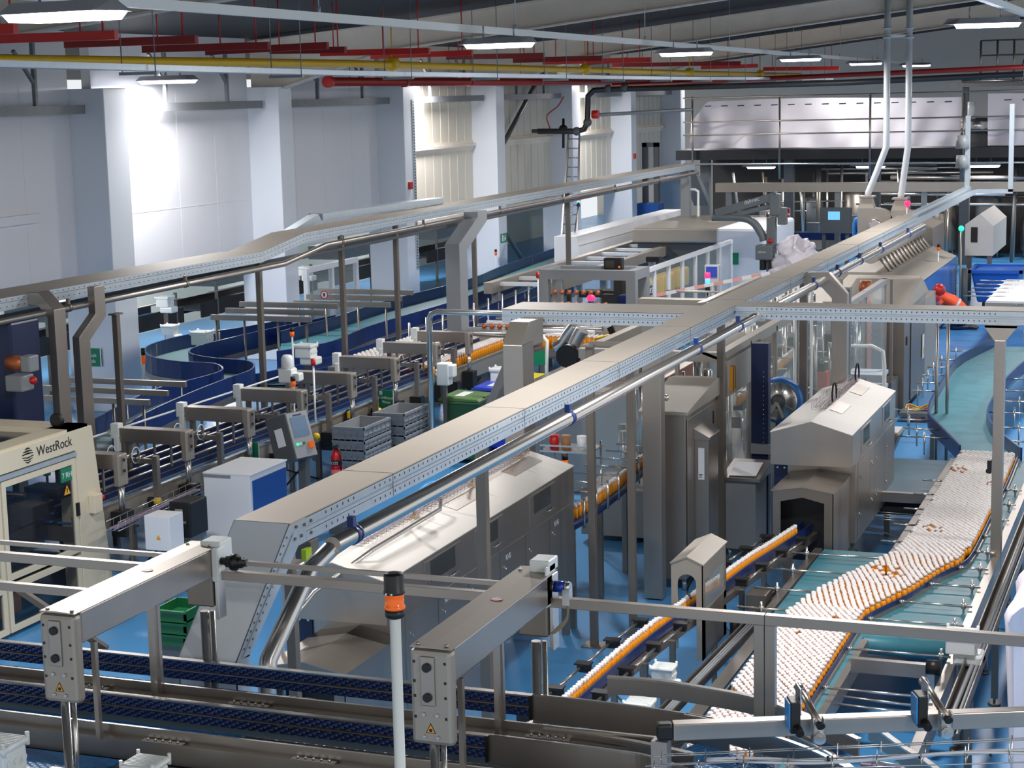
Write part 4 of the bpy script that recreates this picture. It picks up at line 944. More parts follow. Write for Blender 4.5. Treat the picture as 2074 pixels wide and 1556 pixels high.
# ================================================================= the two steam tunnels
def tunnel(label, x0, x1, y0, y1, bot, eave, ridge, fy, ex0, ex1, ey, ez, ezr, ebot, hatches, doors, wins, nav=.14, badge=True):
    t = thing('steam_tunnel', label, 'tunnel', ((x0+x1)/2, (y0+y1)/2, 0), 0, 'gable roofed steam tunnels')
    xc = (x0+x1)/2
    MB().box(x0+.03, x1, y0+.02, y1, bot, eave-.3).build('body', STEEL, t, bevel=.004)
    m = MB(); m.box(x1-.01, x1+.004, y0-.22, y1, eave-.36, eave); m.box(x0, x0+.02, y0-.22, y1, eave-.36, eave); m.prism([(x0, eave-.36), (x1, eave-.36), (x1, eave), (xc, ridge), (x0, eave)], 'y', y1-.02, y1); m.build('hood_sides', STEEL, t)
    m = MB(); m.prism([(x0, eave-.37), (x1, eave-.36), (x1, eave), (xc, ridge), (x0, eave)], 'y', y0-.24, y0-.22); m.build('fascia', STEEL, t)
    m = MB(); m.prism([(x0-.006, eave), (xc, ridge), (x1+.008, eave), (x1+.008, eave+.008), (xc, ridge+.008), (x0-.006, eave+.008)], 'y', y0-.25, y1+.01); m.build('gable_roof', mat('roof_sheet', '#d6d1c8', .3, .5, .04, 2) if 'roof_sheet' not in MATS else MATS['roof_sheet'], t)
    def slope(x): return ridge-(x-xc)/(x1-xc)*(ridge-eave)+.009
    for ya, yb in hatches:
        m = MB(); xa, xb = xc+.05, xc+.05+(x1-xc)*.32
        m.add([(xa, ya, slope(xa)), (xb, ya, slope(xb)), (xb, yb, slope(xb)), (xa, yb, slope(xa)), (xa, ya, slope(xa)+.006), (xb, ya, slope(xb)+.006), (xb, yb, slope(xb)+.006), (xa, yb, slope(xa)+.006)], [(0,3,2,1),(4,5,6,7),(0,1,5,4),(1,2,6,5),(2,3,7,6),(3,0,4,7)])
        m.build('roof_hatch', STEEL, t)
    m = MB(); y = y0-.2
    seams = [y0+(y1-y0)*k for k in (.32, .6, .85)]
    for ys in seams: m.add([(xc, ys, ridge+.009), (x1, ys, eave+.009), (x1, ys+.01, eave+.0095), (xc, ys+.01, ridge+.0095)], [(0, 1, 2, 3)])
    m.build('roof_seams', STEELD, t)
    for ya, yb in wins:
        f = MB(); f.box(x1, x1+.012, ya-.12, yb+.14, eave-.32, eave-.03); w = f.build('inspection_door', STEEL, t, bevel=.003)
        MB().box(x1+.010, x1+.0145, ya, yb, eave-.23, eave-.045).build('window', mat('tunnel_window', '#4b4a45', 0, .12) if 'tunnel_window' not in MATS else MATS['tunnel_window'], w)
        MB().tube([(x1+.012, yb-.16, eave-.28), (x1+.045, yb-.15, eave-.275), (x1+.045, yb+.0, eave-.275), (x1+.012, yb+.01, eave-.28)], .007, 6).build('handle', STEELB, w)
    for i, yd in enumerate(doors[:-1]):
        d_ = MB(); d_.box(x1, x1+.008, yd+.006, doors[i+1]-.006, bot+.02, eave-.38); dd = d_.build('side_door', STEEL, t)
        h = MB(); yy = yd+.09
        for z in (bot+.3, eave-.55): h.cyl((x1+.008, yy, z), (x1+.02, yy, z), .014, 8); h.cyl((x1+.008, yy+.05, z-.03), (x1+.02, yy+.05, z-.03), .014, 8)
        h.build('door_knobs', STEELB, dd)
    m = MB(); m.box(x0-.012, x0+nav, y0-.0, y0+.03, bot+.02, eave-.37); m.m = 1
    for z in (bot+.1, eave-.45): m.cyl((x0+.03, y0, z), (x0+.03, y0-.012, z), .012, 8); m.cyl((x0+nav-.03, y0, z), (x0+nav-.03, y0-.012, z), .012, 8)
    m.build('navy_end_panel', [NAVYD, STEELB], t)
    # entrance hood
    ec = (ex0+ex1)/2
    m = MB(); pr = [(ex0, ebot), (ex0+.1, ebot), (ex0+.1, ez-.11), (ec, ezr-.11), (ex1-.1, ez-.11), (ex1-.1, ebot), (ex1, ebot), (ex1, ez), (ec, ezr), (ex0, ez)]
    m.prism(pr, 'y', ey, ey+.02); m.build('entrance_front', STEELD, t)
    m = MB(); m.box(ex1-.01, ex1+.004, ey, y0+.03, ebot, ez); m.box(ex0-.004, ex0+.01, ey, y0+.03, ebot, ez); m.prism([(ex0-.01, ez), (ec, ezr), (ex1+.01, ez), (ex1+.01, ez+.008), (ec, ezr+.008), (ex0-.01, ez+.008)], 'y', ey-.01, y0+.03); m.build('entrance_hood', STEEL, t)
    m = MB(); m.box(ex0+.03, ex1-.03, ey+.3, ey+.5, ebot, ez-.0); m.build('dark_throat', BLACK, t)
    for y in (y0+.15, y1-.15):
        for x in (x0+.1, x1-.06): MB().box(x-.035, x+.035, y-.035, y+.035, 0, bot).build('leg', STEELD, t)
    MB().bar((x1-.06, y0+.1, bot-.02), (x1-.06, y0+1.1, .06), .05, .05).build('brace', STEELD, t)
    return t
tn = tunnel('gable roofed steel tunnel that the single file of bottles leaves, beside the hose reel', -4.40, -3.48, 20.0, 22.85, .54, 1.84, 1.98, 19.78, -4.22, -3.54, 19.0, 1.335, 1.39, .5, [(20.6, 21.2), (21.9, 22.5)], [20.15, 20.95, 21.25, 22.0, 22.75], [(20.45, 20.85), (21.95, 22.35)])
ta = tunnel('long gable roofed steel tunnel under the main cable duct and its pipe', -6.98, -6.03, 13.1, 17.6, .5, 1.80, 1.93, 12.87, -6.76, -6.05, 12.1, 1.26, 1.33, .4, [(15.05, 15.85), (16.6, 17.4)], [13.2, 13.9, 14.6, 15.4, 16.1, 16.8, 17.5], [(13.75, 14.3), (14.9, 15.35), (16.35, 16.85)])
# wiring on the roofs
def roof_loom(t, xc, z, ya, yb, loops):
    m = MB()
    for k in range(7): x = xc-.06+k*.02; m.tube(smooth_path([(x+rb.uniform(-.015, .015), ya+(yb-ya)*f, z+.05+rb.uniform(-.012, .02)) for f in (0, .2, .4, .6, .8, 1)], 3), .004, 5)
    y = ya
    while y < yb: m.tube([(xc-.1, y, z+.1), (xc-.1, y, z+.02), (xc+.06, y, z+.02), (xc+.06, y, z+.1)], .003, 4); y += .09
    m.build('wire_loom', mat('loom_wires', '#9a8a90', .2, .5) if 'loom_wires' not in MATS else MATS['loom_wires'], t)
    for y in loops:
        MB().tube([(xc+.06+.0, y+.13*math.cos(a), z+.12+.13*math.sin(a)) for a in [PI*(-.2+1.4*k/12) for k in range(13)]], .011, 8).build('black_conduit', RUBBER, t)
roof_loom(tn, -3.98, 1.97, 20.5, 22.8, (21.05, 22.6))
roof_loom(ta, -6.53, 1.92, 13.4, 17.5, ())
for y in (14.5, 15.9, 17.25): MB().box(-6.52, -6.46, y-.05, y+.05, 1.93, 1.96).cyl((-6.49, y, 1.95), (-6.49, y, 2.12), .016, 8).build('cable_gland', mat('dull_brass', '#b3a184', .4, .45) if 'dull_brass' not in MATS else MATS['dull_brass'], ta)
m = MB(); m.tube([(-6.75, 12.4, .5), (-6.75, 12.4, 1.45), (-6.55, 12.6, 1.75), (-6.3, 13.2, 1.97), (-6.28, 14.6, 2.0), (-6.33, 14.75, 2.05), (-6.5, 14.75, 2.1)], .02, 8); m.build('steam_pipe', STEELB, ta)
MB().tube([(-6.53, 14.7, 2.14), (-6.45, 14.8, 2.2), (-6.3, 14.85, 2.21)], .012, 6).build('blue_valve_lever', BLUE, ta)
for yb in (13.95, 15.45, 16.85):
    text('badge', 'KHS', .075, WHITE, ta, (-6.03+.0085, yb+.1, 1.30), ROT_FACE_X)
# ================================================================= duct posts and legs
def foot(px, py): q = at(px, py, 0); return q.x, q.y
for px, py, lb in ((1204, 1308, 'thin square duct post with a floor plate right of the long steel tunnel'), (1283, 1300, 'thin square duct post left of the wide sheet steel leg')):
    x, y = foot(px, py); post(lb, x, y, .075, 3.15)
    tag(MB().bar((x, y, 3.18), (-4.7, y, 3.18), .05, .04).build('duct_outrigger', STEELD), lb.replace('thin square duct post', 'steel outrigger to the main duct from the post').replace(' with a floor plate', ''), 'arm', 'duct arms')
x = -5.28; post('thin square duct post standing before the long steel tunnel, its foot hidden by the gate', x, 13.15, .085, 3.15)
tag(MB().bar((x, 13.15, 3.18), (-4.7, 13.15, 3.18), .06, .05).build('duct_outrigger', STEELD), 'steel arm to the main duct above the post before the long tunnel', 'arm', 'duct arms')
x, y = foot(1462, 1135); post('thin square duct post at the right edge of the tall steel cabinet', x, y, .085, 3.15)
x = atY(594, 1300, 9.3).x; post('thin square duct post beside the sloping pipe at the near end of the duct', x, 9.3, .06, 2.95)
x = atY(1628, 700, 23.8).x; post('thin square duct post in front of the filler behind the hose reel', x, 23.8, .1, 3.15)
x = atY(1637, 600, 30).x
x = atY(1713, 720, 24.0).x; post('thin square duct post right beside the arched duct leg', x, 24.0, .12, 3.0)
t = thing('duct_support', 'wide flat steel leg in front of the tall electrical cabinet', 'leg', (-5.56, 19.1, 0), 0, 'wide duct legs')
MB().box(-5.67, -5.455, 18.95, 19.12, 0.02, 3.2).build('column', STEEL, t, bevel=.006); MB().box(-5.60, -5.02, 19.0, 19.1, 3.08, 3.2).build('arm', STEEL, t)
t = thing('duct_support', 'arched steel leg holding the main duct behind the hose reel', 'leg', (-4.2, 23.0, 0), 0, 'wide duct legs')
yl = 22.98; m = MB()
P = [(-4.68, 3.33), (-4.36, 3.33), (-4.12, 3.06), (-4.12, .0), (-4.32, .0), (-4.32, 3.0), (-4.45, 3.14), (-4.68, 3.14)]
m.prism(P, 'y', yl, yl+.14); m.build('arched_column', STEEL, t, bevel=.004)
t = thing('duct_post', 'wide square post under the cross duct at the right edge, before the bottle crowd', 'post', (-1.98, 19.08, 0), 0, 'duct posts')
xr = atY(2024, 800, 19.08).x
m = MB(); m.box(xr-.055, xr+.055, 19.02, 19.14, 0.02, 3.06); m.build('upright', STEEL, t, bevel=.005)
m = MB(); m.prism([(xr-.16, 3.2), (xr+.17, 3.2), (xr+.06, 3.06), (xr-.06, 3.06)], 'y', 19.02, 19.14); m.box(xr-.16, xr+.17, 19.02, 19.5, 3.19, 3.2); m.build('head_plate', SHEET, t)
q = atY(2016, 1168, 18.98); MB().box(q.x-.055, q.x+.05, 18.97, 19.02, q.z-.05, q.z+.05).build('white_label_box', WHITE, t, bevel=.006)
q = atY(2004, 945, 19.08); MB().box(q.x-.02, q.x+.02, 19.04, 19.12, q.z-.07, q.z+.07).cyl((q.x-.02, 19.08, q.z-.05), (q.x-.035, 19.08, q.z-.05), .02, 10).build('red_switch', [BLACK], t)
# wide leg of the left cross duct, arm reaching forwards
t = thing('duct_support', 'big square steel leg with a mitred top beside the wheeled bins', 'leg', (-6.95, 17.9, 0), 0, 'wide duct legs')
m = MB(); xa, xb = atY(1020, 800, 17.75).x, atY(1060, 800, 17.75).x
m.box(xa, xb, 17.75, 18.1, 0, 3.05); m.build('column', STEEL, t, bevel=.008)
m = MB(); m.prism([(17.75, 3.05), (18.1, 3.05), (18.1, 3.0), (18.42, 3.0), (18.42, 3.27), (17.98, 3.27)], 'x', xa, xb); m.build('mitred_arm', SHEET, t, bevel=.004)
# ================================================================= tall cabinets beside the aisle
t = thing('electrical_cabinet', 'tall steel electrical cabinet with sloping lid behind the wide flat leg', 'cabinet', (-5.5, 20, 0))
MB().box(-5.8, -5.30, 19.4, 20.9, .14, 2.06).build('body', STEEL, t, bevel=.006)
m = MB(); m.prism([(19.36, 2.06), (20.95, 2.06), (20.95, 2.26), (20.7, 2.28), (19.36, 2.10)], 'x', -5.84, -5.26); m.build('sloping_lid', SHEET, t, bevel=.004)
MB().box(-5.295, -5.285, 19.45, 20.85, .25, 2.0).build('door', STEEL, t, bevel=.003)
m = MB(); m.prism([(-5.285, 1.75), (-5.12, 1.72), (-5.12, .42), (-5.285, .42)], 'y', 19.75, 20.2); m.prism([(-5.285, 1.85), (-5.10, 1.75), (-5.10, 1.72), (-5.285, 1.72)], 'y', 19.72, 20.23); m.build('cooling_unit', STEEL, t, bevel=.004)
m = MB(); m.box(-5.24, -5.17, 19.742, 19.75, 1.25, 1.62); lb_ = m.build('white_label', WHITE, t)
m = MB(); m.box(-5.23, -5.19, 19.739, 19.743, 1.30, 1.312); m.box(-5.23, -5.20, 19.739, 19.743, 1.275, 1.285); m.build('label_print', INK, lb_)
m = MB(); m.box(-5.284, -5.276, 20.6, 20.63, 1.75, 1.9); m.build('door_handle', BLACK, t)
for x in (-5.76, -5.34):
    for y in (19.46, 20.84): MB().cyl((x, y, 0), (x, y, .14), .025, 10).build('foot', STEELB, t)
for yy in (19.5, 20.7): MB().lathe([(.02, 0), (.035, .02), (.035, .05), (.02, .07)], (-5.55, yy, 2.2), 10, 'z').build('lifting_eye', STEELB, t)
# filler enclosure behind: glazed doors, navy edge, desk
t = thing('glazed_filler', 'glazed filling machine enclosure with amber sign tabs behind the tall cabinet', 'machine', (-6.0, 23.5, 0))
MB().box(-7.2, -5.32, 21.3, 25.8, .1, .7).build('base', STEELD, t)
m = MB()
for x, y in ((-5.35, 21.35), (-5.35, 22.75), (-5.35, 24.3), (-5.35, 25.75), (-7.15, 21.35), (-7.15, 25.75), (-6.3, 21.35)): m.box(x-.03, x+.03, y-.03, y+.03, .6, 2.45)
m.build('frame_post', STEEL, t, split=True)
m = MB(); m.box(-5.37, -5.34, 21.4, 25.7, .72, 1.95); m.box(-7.1, -5.4, 21.34, 21.36, .72, 1.95); m.build('glass_doors', GLASS, t)
m = MB(); m.box(-5.44, -5.32, 21.3, 25.8, 2.38, 2.5); m.box(-7.2, -7.08, 21.3, 25.8, 2.38, 2.5); m.box(-7.08, -5.44, 21.3, 21.42, 2.38, 2.5); m.box(-7.08, -5.44, 25.68, 25.8, 2.38, 2.5); m.prism([(-5.32, 1.95), (-5.28, 1.95), (-5.28, 2.4), (-5.6, 2.52), (-5.6, 2.48), (-5.32, 2.38)], 'y', 21.3, 23.2); m.build('top_hood', SHEET, t)
for y in (21.45, 22.9):
    m = MB(); m.box(-5.34, -5.25, y, y+.05, 2.0, 2.32); m.m = 1; m.box(-5.34, -5.25, y-.012, y, 2.0, 2.32); m.box(-5.34, -5.25, y+.09, y+.10, 2.02, 2.3); m.m = 0; m.box(-5.34, -5.25, y+.10, y+.15, 2.02, 2.3); m.build('sign_tab', [BLACK, MATS['warning_orange']], t, split=True)
rr = random.Random(5)
m = MB()
for k in range(24): x = rr.uniform(-7, -5.55); y = rr.uniform(21.6, 25.5); m.cyl((x, y, .7), (x, y, rr.uniform(1.0, 2.2)), rr.uniform(.02, .08), 8)
m.build('filling_valve', STEELB, t, split=True)
o = MB().box(-5.16, -4.94, 22.05, 22.2, 0, 2.52)
o.m = 1
for k in range(22): o.cyl((-5.0+.0, 22.048, .9+k*.06), (-5.0, 22.04, .9+k*.06), .008, 6)
o = o.build('navy_panel', [NAVYD, STEELB], bevel=.004); tag(o, 'tall narrow navy panel with a row of bolt heads left of the hose reel', 'panel')
t = thing('stop_button_station', 'grey arm with a red and yellow stop button on the navy panel', 'button', (-4.9, 22.0, 1.1))
MB().box(-5.15, -4.86, 21.98, 22.045, 1.12, 1.24).box(-4.88, -4.84, 21.98, 22.03, 0, 1.2).build('arm', GREY, t); MB().cbox((-4.82, 22.0, 1.14), .1, .08, .16).build('box', YELLOW, t); MB().cyl((-4.82, 22, 1.2), (-4.82, 22, 1.29), .035, 12).build('red_button', RED, t)
t = thing('desk_cabinet', 'low grey desk cabinet with a white paper on top beside the aisle', 'cabinet', (-5.05, 21.3, 0))
MB().box(-5.25, -4.86, 21.0, 21.6, .12, .98).build('body', GREY, t, bevel=.006)
m = MB(); m.prism([(20.95, .98), (21.65, .98), (21.65, 1.12), (20.95, 1.02)], 'x', -5.28, -4.80); m.build('sloping_top', STEEL, t)
for x in (-5.2, -4.9):
    for y in (21.06, 21.54): MB().cyl((x, y, 0), (x, y, .12), .02, 8).build('foot', STEELB, t)
o = MB(); o.add([(-5.2, 21.0, 1.037), (-4.86, 21.02, 1.04), (-4.88, 21.5, 1.11), (-5.2, 21.48, 1.107), (-5.2, 21.0, 1.042), (-4.86, 21.02, 1.045), (-4.88, 21.5, 1.115), (-5.2, 21.48, 1.112)], [(0,3,2,1),(4,5,6,7),(0,1,5,4),(1,2,6,5),(2,3,7,6),(3,0,4,7)])
tag(o.build('paper_sheet', WHITE), 'white paper lying on the sloping top of the low grey desk', 'paper')
# hose reel
t = thing('hose_reel', 'large steel hose reel wound with blue hose, with a crank arm', 'hose reel', (-5.0, 23.7, .6))
c = atY(1578, 812, 23.6); cx_, cz_ = c.x, c.z; R0 = .31
m = MB(); m.lathe([(R0-.06, .02), (R0-.01, .02), (R0, .05), (R0, .2), (R0-.02, .22), (R0-.08, .22)], (cx_, 23.55, cz_), 36, 'y'); m.build('blue_hose', BLUE if False else mat('hose_blue', '#2a6fb5', 0, .4), t)
m = MB(); m.lathe([(.05, .0), (R0-.055, .0), (R0-.05, .02), (R0-.06, .03), (.05, .03)], (cx_, 23.54, cz_), 36, 'y')
m.build('flange', STEELB, t)
m = MB()
for k in range(8):
    a = PI/4*k+.3; m.bar((cx_+.12*math.cos(a), 23.535, cz_+.12*math.sin(a)), (cx_+.24*math.cos(a), 23.535, cz_+.24*math.sin(a)), .012, .01)
m.build('spoke', STEELB, t, split=True)
m = MB(); m.lathe([(.0, -.04), (.06, -.04), (.1, -.01), (.1, 0)], (cx_, 23.54, cz_), 20, 'y'); m.build('hub', GREYD, t)
m = MB(); m.bar((cx_, 23.47, cz_), (cx_-.17, 23.44, cz_-.25), .05, .02, up=(0, 1, 0)); m.bar((cx_, 23.46, cz_), (cx_+.09, 23.45, cz_-.2), .04, .02, up=(0, 1, 0)); m.cyl((cx_-.17, 23.45, cz_-.25), (cx_-.17, 23.38, cz_-.25), .03, 10); m.build('crank_arm', STEELB, t)
MB().box(cx_-.05, cx_+.05, 23.62, 23.75, 0, cz_).build('stand', GREYD, t)
MB().tube(smooth_path([(cx_-.3, 23.6, cz_-.1), (cx_-.32, 23.5, cz_-.5), (cx_-.25, 23.4, .1)]), .018, 8).build('hose_end', MATS['hose_blue'], t)
# ================================================================= left cable duct with its legs
t = thing('left_cable_duct', 'long galvanised cable duct before the white wall, stepping up near the second white pillar', 'duct', (-13.7, 18, 3.35))
def duct_seg(p0, p1, w=.62, h=.15):
    (y0, z0, x0), (y1, z1, x1) = p0, p1
    m = MB(); m.add([(x0-w, y0, z0), (x0, y0, z0), (x1, y1, z1), (x1-w, y1, z1), (x0-w, y0, z0-.012), (x0, y0, z0-.012), (x1, y1, z1-.012), (x1-w, y1, z1-.012)], [(0,1,2,3),(7,6,5,4),(0,4,5,1),(1,5,6,2),(2,6,7,3),(3,7,4,0)])
    m.build('duct_cover', GALVTOP, t)
    m = MB()
    for a, b in ((0, .055), (.062, h)):
        m.add([(x0-.004, y0, z0-a), (x0+.004, y0, z0-a), (x1+.004, y1, z1-a), (x1-.004, y1, z1-a), (x0-.004, y0, z0-b), (x0+.004, y0, z0-b), (x1+.004, y1, z1-b), (x1-.004, y1, z1-b)], [(0,1,2,3),(7,6,5,4),(0,4,5,1),(1,5,6,2),(2,6,7,3),(3,7,4,0)])
    m.add([(x0-w, y0, z0-h), (x0, y0, z0-h), (x1, y1, z1-h), (x1-w, y1, z1-h), (x0-w, y0, z0-h-.01), (x0, y0, z0-h-.01), (x1, y1, z1-h-.01), (x1-w, y1, z1-h-.01)], [(0,1,2,3),(7,6,5,4),(0,4,5,1),(1,5,6,2),(2,6,7,3),(3,7,4,0)])
    m.add([(x0-.01, y0, z0-.055), (x0-.002, y0, z0-.062), (x1-.002, y1, z1-.062), (x1-.01, y1, z1-.055)], [(0, 1, 2, 3)])
    m.build('duct_side', GALV, t)
    L = y1-y0; n = int(L/.12); m = MB()
    for k in range(n):
        f = (k+.5)/n; y = y0+L*f; z = z0+(z1-z0)*f; x = x0+(x1-x0)*f
        m.box(x+.003, x+.0055, y-.012, y+.012, z-.035, z-.025); m.box(x+.003, x+.0055, y-.012, y+.012, z-h+.03, z-h+.04)
    if y0 < 30: m.build('slots', INK, t)
A = [(13.5, 3.36, -13.72), (25.1, 3.31, -13.72), (26.6, 3.5, -13.72), (51.5, 3.53, -13.72)]
for a, b in zip(A[:-1], A[1:]): duct_seg(a, b, .75 if a[0] < 23 else .62)
t2 = thing('cable_duct_end', 'tapered grey end piece of the left duct before the scaffold', 'duct', (-13.9, 51.6, 2.6))
m = MB(); m.prism([(51.55, 3.53), (53.2, 2.5), (53.2, 2.2), (51.55, 3.35)], 'x', -14.2, -13.75); m.build('end_cover', GREY, t2)
MB().box(-14.1, -13.85, 51.3, 51.55, 0, 3.4).build('leg', GREY, t2)
# branch duct that rises to the shaded wall bay
t2 = thing('wall_branch_duct', 'galvanised duct branching from the left duct towards the shaded wall bay', 'duct', (-15.5, 27, 3.7))
m = MB(); m.bar((-15.1, 28.6, 3.3), (-14.78, 29.1, 3.58), .3, .12); m.bar((-14.78, 29.1, 3.58), (-14.5, 34.0, 3.56), .3, .12); m.build('duct_run', GALV, t2)
t2 = thing('stainless_pipe', 'stainless pipe with clips slung below the left cable duct', 'pipe', (-13.5, 18, 3.0))
zp = 3.1; P = [(-13.5, 13.5, zp), (-13.5, 25.4, zp), (-13.5, 26.9, zp+.17), (-13.5, 51, zp+.2)]
MB().tube(P, .045, 12).build('pipe_run', STEEL, t2)
for y in (16.5, 19.5, 22.4, 27.5, 31, 35, 39, 43, 47): z = zp if y < 26 else zp+.17; MB().cyl((-13.5, y-.03, z), (-13.5, y+.03, z), .056, 12).box(-13.52, -13.48, y-.02, y+.02, z+.05, z+.12).build('pipe_clip', STEELD, t2)
o = MB().bar((-13.95, 13.5, 3.02), (-13.95, 51, 3.2), .3, .05).build('lower_tray', GREYD); tag(o, 'dark open tray hanging under the left cable duct', 'tray')
for i, (y, zz, lb) in enumerate(((25.3, 3.3, 'brown steel post under the step of the left duct, crossing the nearest white pillar bay'), (28.3, 3.4, 'brown steel post under the left duct beside the glazed booth'), (30.6, 3.4, 'brown steel post under the left duct in front of the third white pillar'), (34.5, 3.4, 'brown steel post under the left duct before the fourth white pillar'), (40.5, 3.4, 'brown steel post under the left duct beside the ladder'), (17.35, 3.1, 'brown steel post under the left duct at the far left edge'))):
    post(lb, -13.9, y, .085 if i < 4 else .1, zz-.02, BROWNST, True, 0, 'left duct posts')
def mitre_leg(label, x, y, w, d, poly):
    t = thing('duct_support', label, 'leg', (x, y, 0), 0, 'wide legs of the left duct')
    MB().prism(poly, 'y', y, y+d).build('column', STEEL, t, bevel=.006)
    return t
mitre_leg('arched steel leg of the left duct above the cream machine', -13.4, 18.95, .2, .24, [(-13.715, 3.36), (-13.55, 3.36), (-13.33, 3.14), (-13.33, 0), (-13.44, 0), (-13.44, 3.04), (-13.56, 3.18), (-13.715, 3.2)])
t2 = thing('duct_support', 'cranked steel leg of the left duct, bent halfway, right of the arched leg', 'leg', (-13.3, 19.8, 0), 0, 'wide legs of the left duct')
m = MB(); m.prism([(20.14, 3.33), (20.14, 2.92), (19.74, 2.65), (19.74, 0), (19.5, 0), (19.5, 2.72), (19.9, 2.98), (19.9, 3.33)], 'x', -13.47, -13.36); m.build('cranked_column', STEEL, t2, bevel=.006)
post('slim brown post beside the cranked leg at the green pillar sign', -13.4, 20.42, .08, 2.9, BROWNST, True, 0, 'left duct posts')
t2 = thing('duct_support', 'cranked grey leg of the left duct against the cream panelled bay', 'leg', (-13.4, 33, 0), 0, 'wide legs of the left duct')
m = MB(); m.prism([(33.5, 3.4), (33.5, 3.2), (32.4, 2.7), (32.4, 0), (32.0, 0), (32.0, 2.85), (33.0, 3.3), (33.0, 3.4)], 'x', -13.5, -13.2); m.build('cranked_column', GREY, t2, bevel=.006)
# ================================================================= cream cartoning machine
t = thing('cartoning_machine', 'cream framed cartoning machine with large windows and dark letters above them', 'machine', (-13, 15.5, 0))
FX = -11.8; y0, y1 = 12.6, 17.32
m = MB(); m.prism([(17.02, .05), (17.62, .05), (17.36, 2.03), (17.02, 2.03)], 'x', FX-.25, FX); m.build('corner_post', CREAM, t, bevel=.008)
m = MB(); m.box(FX-.06, FX, y0, 17.02, 1.80, 2.03); m.build('header_panel', CREAM, t, bevel=.004)
MB().box(FX-.05, FX+.012, y0, 17.02, 1.735, 1.785).build('header_rail', GALV, t)
def sash(ya, yb, za, zb, nm):
    f = MB(); b = .07
    f.box(FX-.04, FX, ya, yb, zb-b, zb); f.box(FX-.04, FX, ya, yb, za, za+b); f.box(FX-.04, FX, ya, ya+b, za+b, zb-b); f.box(FX-.04, FX, yb-b, yb, za+b, zb-b)
    w = f.build('door_frame', CREAM, t, bevel=.003); MB().box(FX-.026, FX-.02, ya+b, yb-b, za+b, zb-b).build('pane', MATS['smoky_pane'] if 'smoky_pane' in MATS else mat('smoky_pane', '#1b2230', 0, .06, alpha=.3), w); return w
w1 = sash(15.63, 17.0, .62, 1.72, 'a'); sash(14.2, 15.6, .62, 1.72, 'b'); sash(12.7, 14.17, .62, 1.72, 'c')
MB().box(FX, FX+.03, 16.95, 16.99, 1.05, 1.2).build('door_handle', BLACK, w1)
sash(15.63, 17.0, .05, .58, 'd'); sash(14.2, 15.6, .05, .58, 'e')
m = MB(); m.box(FX-.3, FX-.02, y0, 17.3, 2.03, 2.06); m.box(-14.6, FX-.02, 16.9, 17.3, 2.0, 2.06); m.box(-14.6, -14.3, y0, 17.3, 2.0, 2.06); m.build('roof_frame', CREAM, t)
MB().box(-14.5, FX-.28, y0, 16.95, 1.98, 2.0).build('roof_pane', mat('dark_tinted_pane', '#23262c', 0, .15), t)
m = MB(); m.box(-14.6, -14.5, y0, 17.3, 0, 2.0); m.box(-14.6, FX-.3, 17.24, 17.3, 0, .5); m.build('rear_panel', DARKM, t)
MB().lathe([(.05, -.02), (.085, -.02), (.085, .02), (.05, .02)], (FX-.25, 17.05, 2.13), 18, 'y').build('lifting_eye', BLACK, t)
text('lettering', 'WestRock', .155, INK, t, (FX+.003, 16.28, 1.875), ROT_FACE_X)
m = MB()
for k in range(6):
    z = 1.84+k*.028; hw = (.045, .08, .1, .1, .08, .045)[k]; m.prism([(16.12-hw, z+.004), (16.12, z-.012 if k < 3 else z+.006), (16.12+hw, z+.004), (16.12+hw, z+.014), (16.12, z+.002 if k < 3 else z+.026), (16.12-hw, z+.014)], 'x', FX, FX+.003)
m.build('logo', INK, t)
m = MB(); m.box(FX-.018, FX-.012, 16.72, 16.94, 1.48, 1.64); sg = m.build('green_label', GREEN, t); text('label_text', '7 RH', .09, WHITE, sg, (FX-.011, 16.74, 1.52), ROT_FACE_X)
m = MB(); m.prism([(16.74, 1.32), (16.9, 1.32), (16.82, 1.46)], 'x', FX-.018, FX-.012); m.m = 1; m.prism([(16.76, 1.33), (16.88, 1.33), (16.82, 1.437)], 'x', FX-.017, FX-.0105); m.m = 0; m.prism([(16.815, 1.35), (16.825, 1.35), (16.832, 1.4), (16.808, 1.4)], 'x', FX-.0105, FX-.0095); m.build('warning_triangle', [INK, MATS['warning_orange']], t)
m = MB(); m.box(FX, FX+.09, 17.2, 17.36, 1.02, 1.24); e_ = m.build('stop_button_box', CREAM, t, bevel=.01); MB().cyl((FX+.04, 17.36, 1.17), (FX+.04, 17.43, 1.17), .035, 12).build('red_button', RED, e_)
rr = random.Random(11); m = MB()
for k in range(34):
    x = rr.uniform(-14.2, -12.1); y = rr.uniform(12.9, 16.9); z = rr.uniform(.5, 1.5); m.cbox((x, y, z), rr.uniform(.1, .6), rr.uniform(.1, .7), rr.uniform(.04, .4))
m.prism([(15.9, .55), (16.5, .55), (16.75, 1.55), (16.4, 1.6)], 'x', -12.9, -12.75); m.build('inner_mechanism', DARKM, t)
m = MB()
for k in range(10): y = rr.uniform(13, 16.8); z = rr.uniform(.6, 1.5); m.cyl((-14, y, z), (-12.1, y+rr.uniform(-.2, .2), z), .03, 8)
m.lathe([(.07, 0), (.1, 0), (.1, .04), (.07, .04)], (-12.5, 16.1, 1.33), 18, 'x'); m.build('inner_rods', STEEL, t)
m = MB(); m.box(-13.2, -12.0, 15.2, 16.6, .78, .84); m.box(-12.6, -12.1, 15.0, 15.5, 1.1, 1.3); m.build('inner_shelf', STEEL, t)
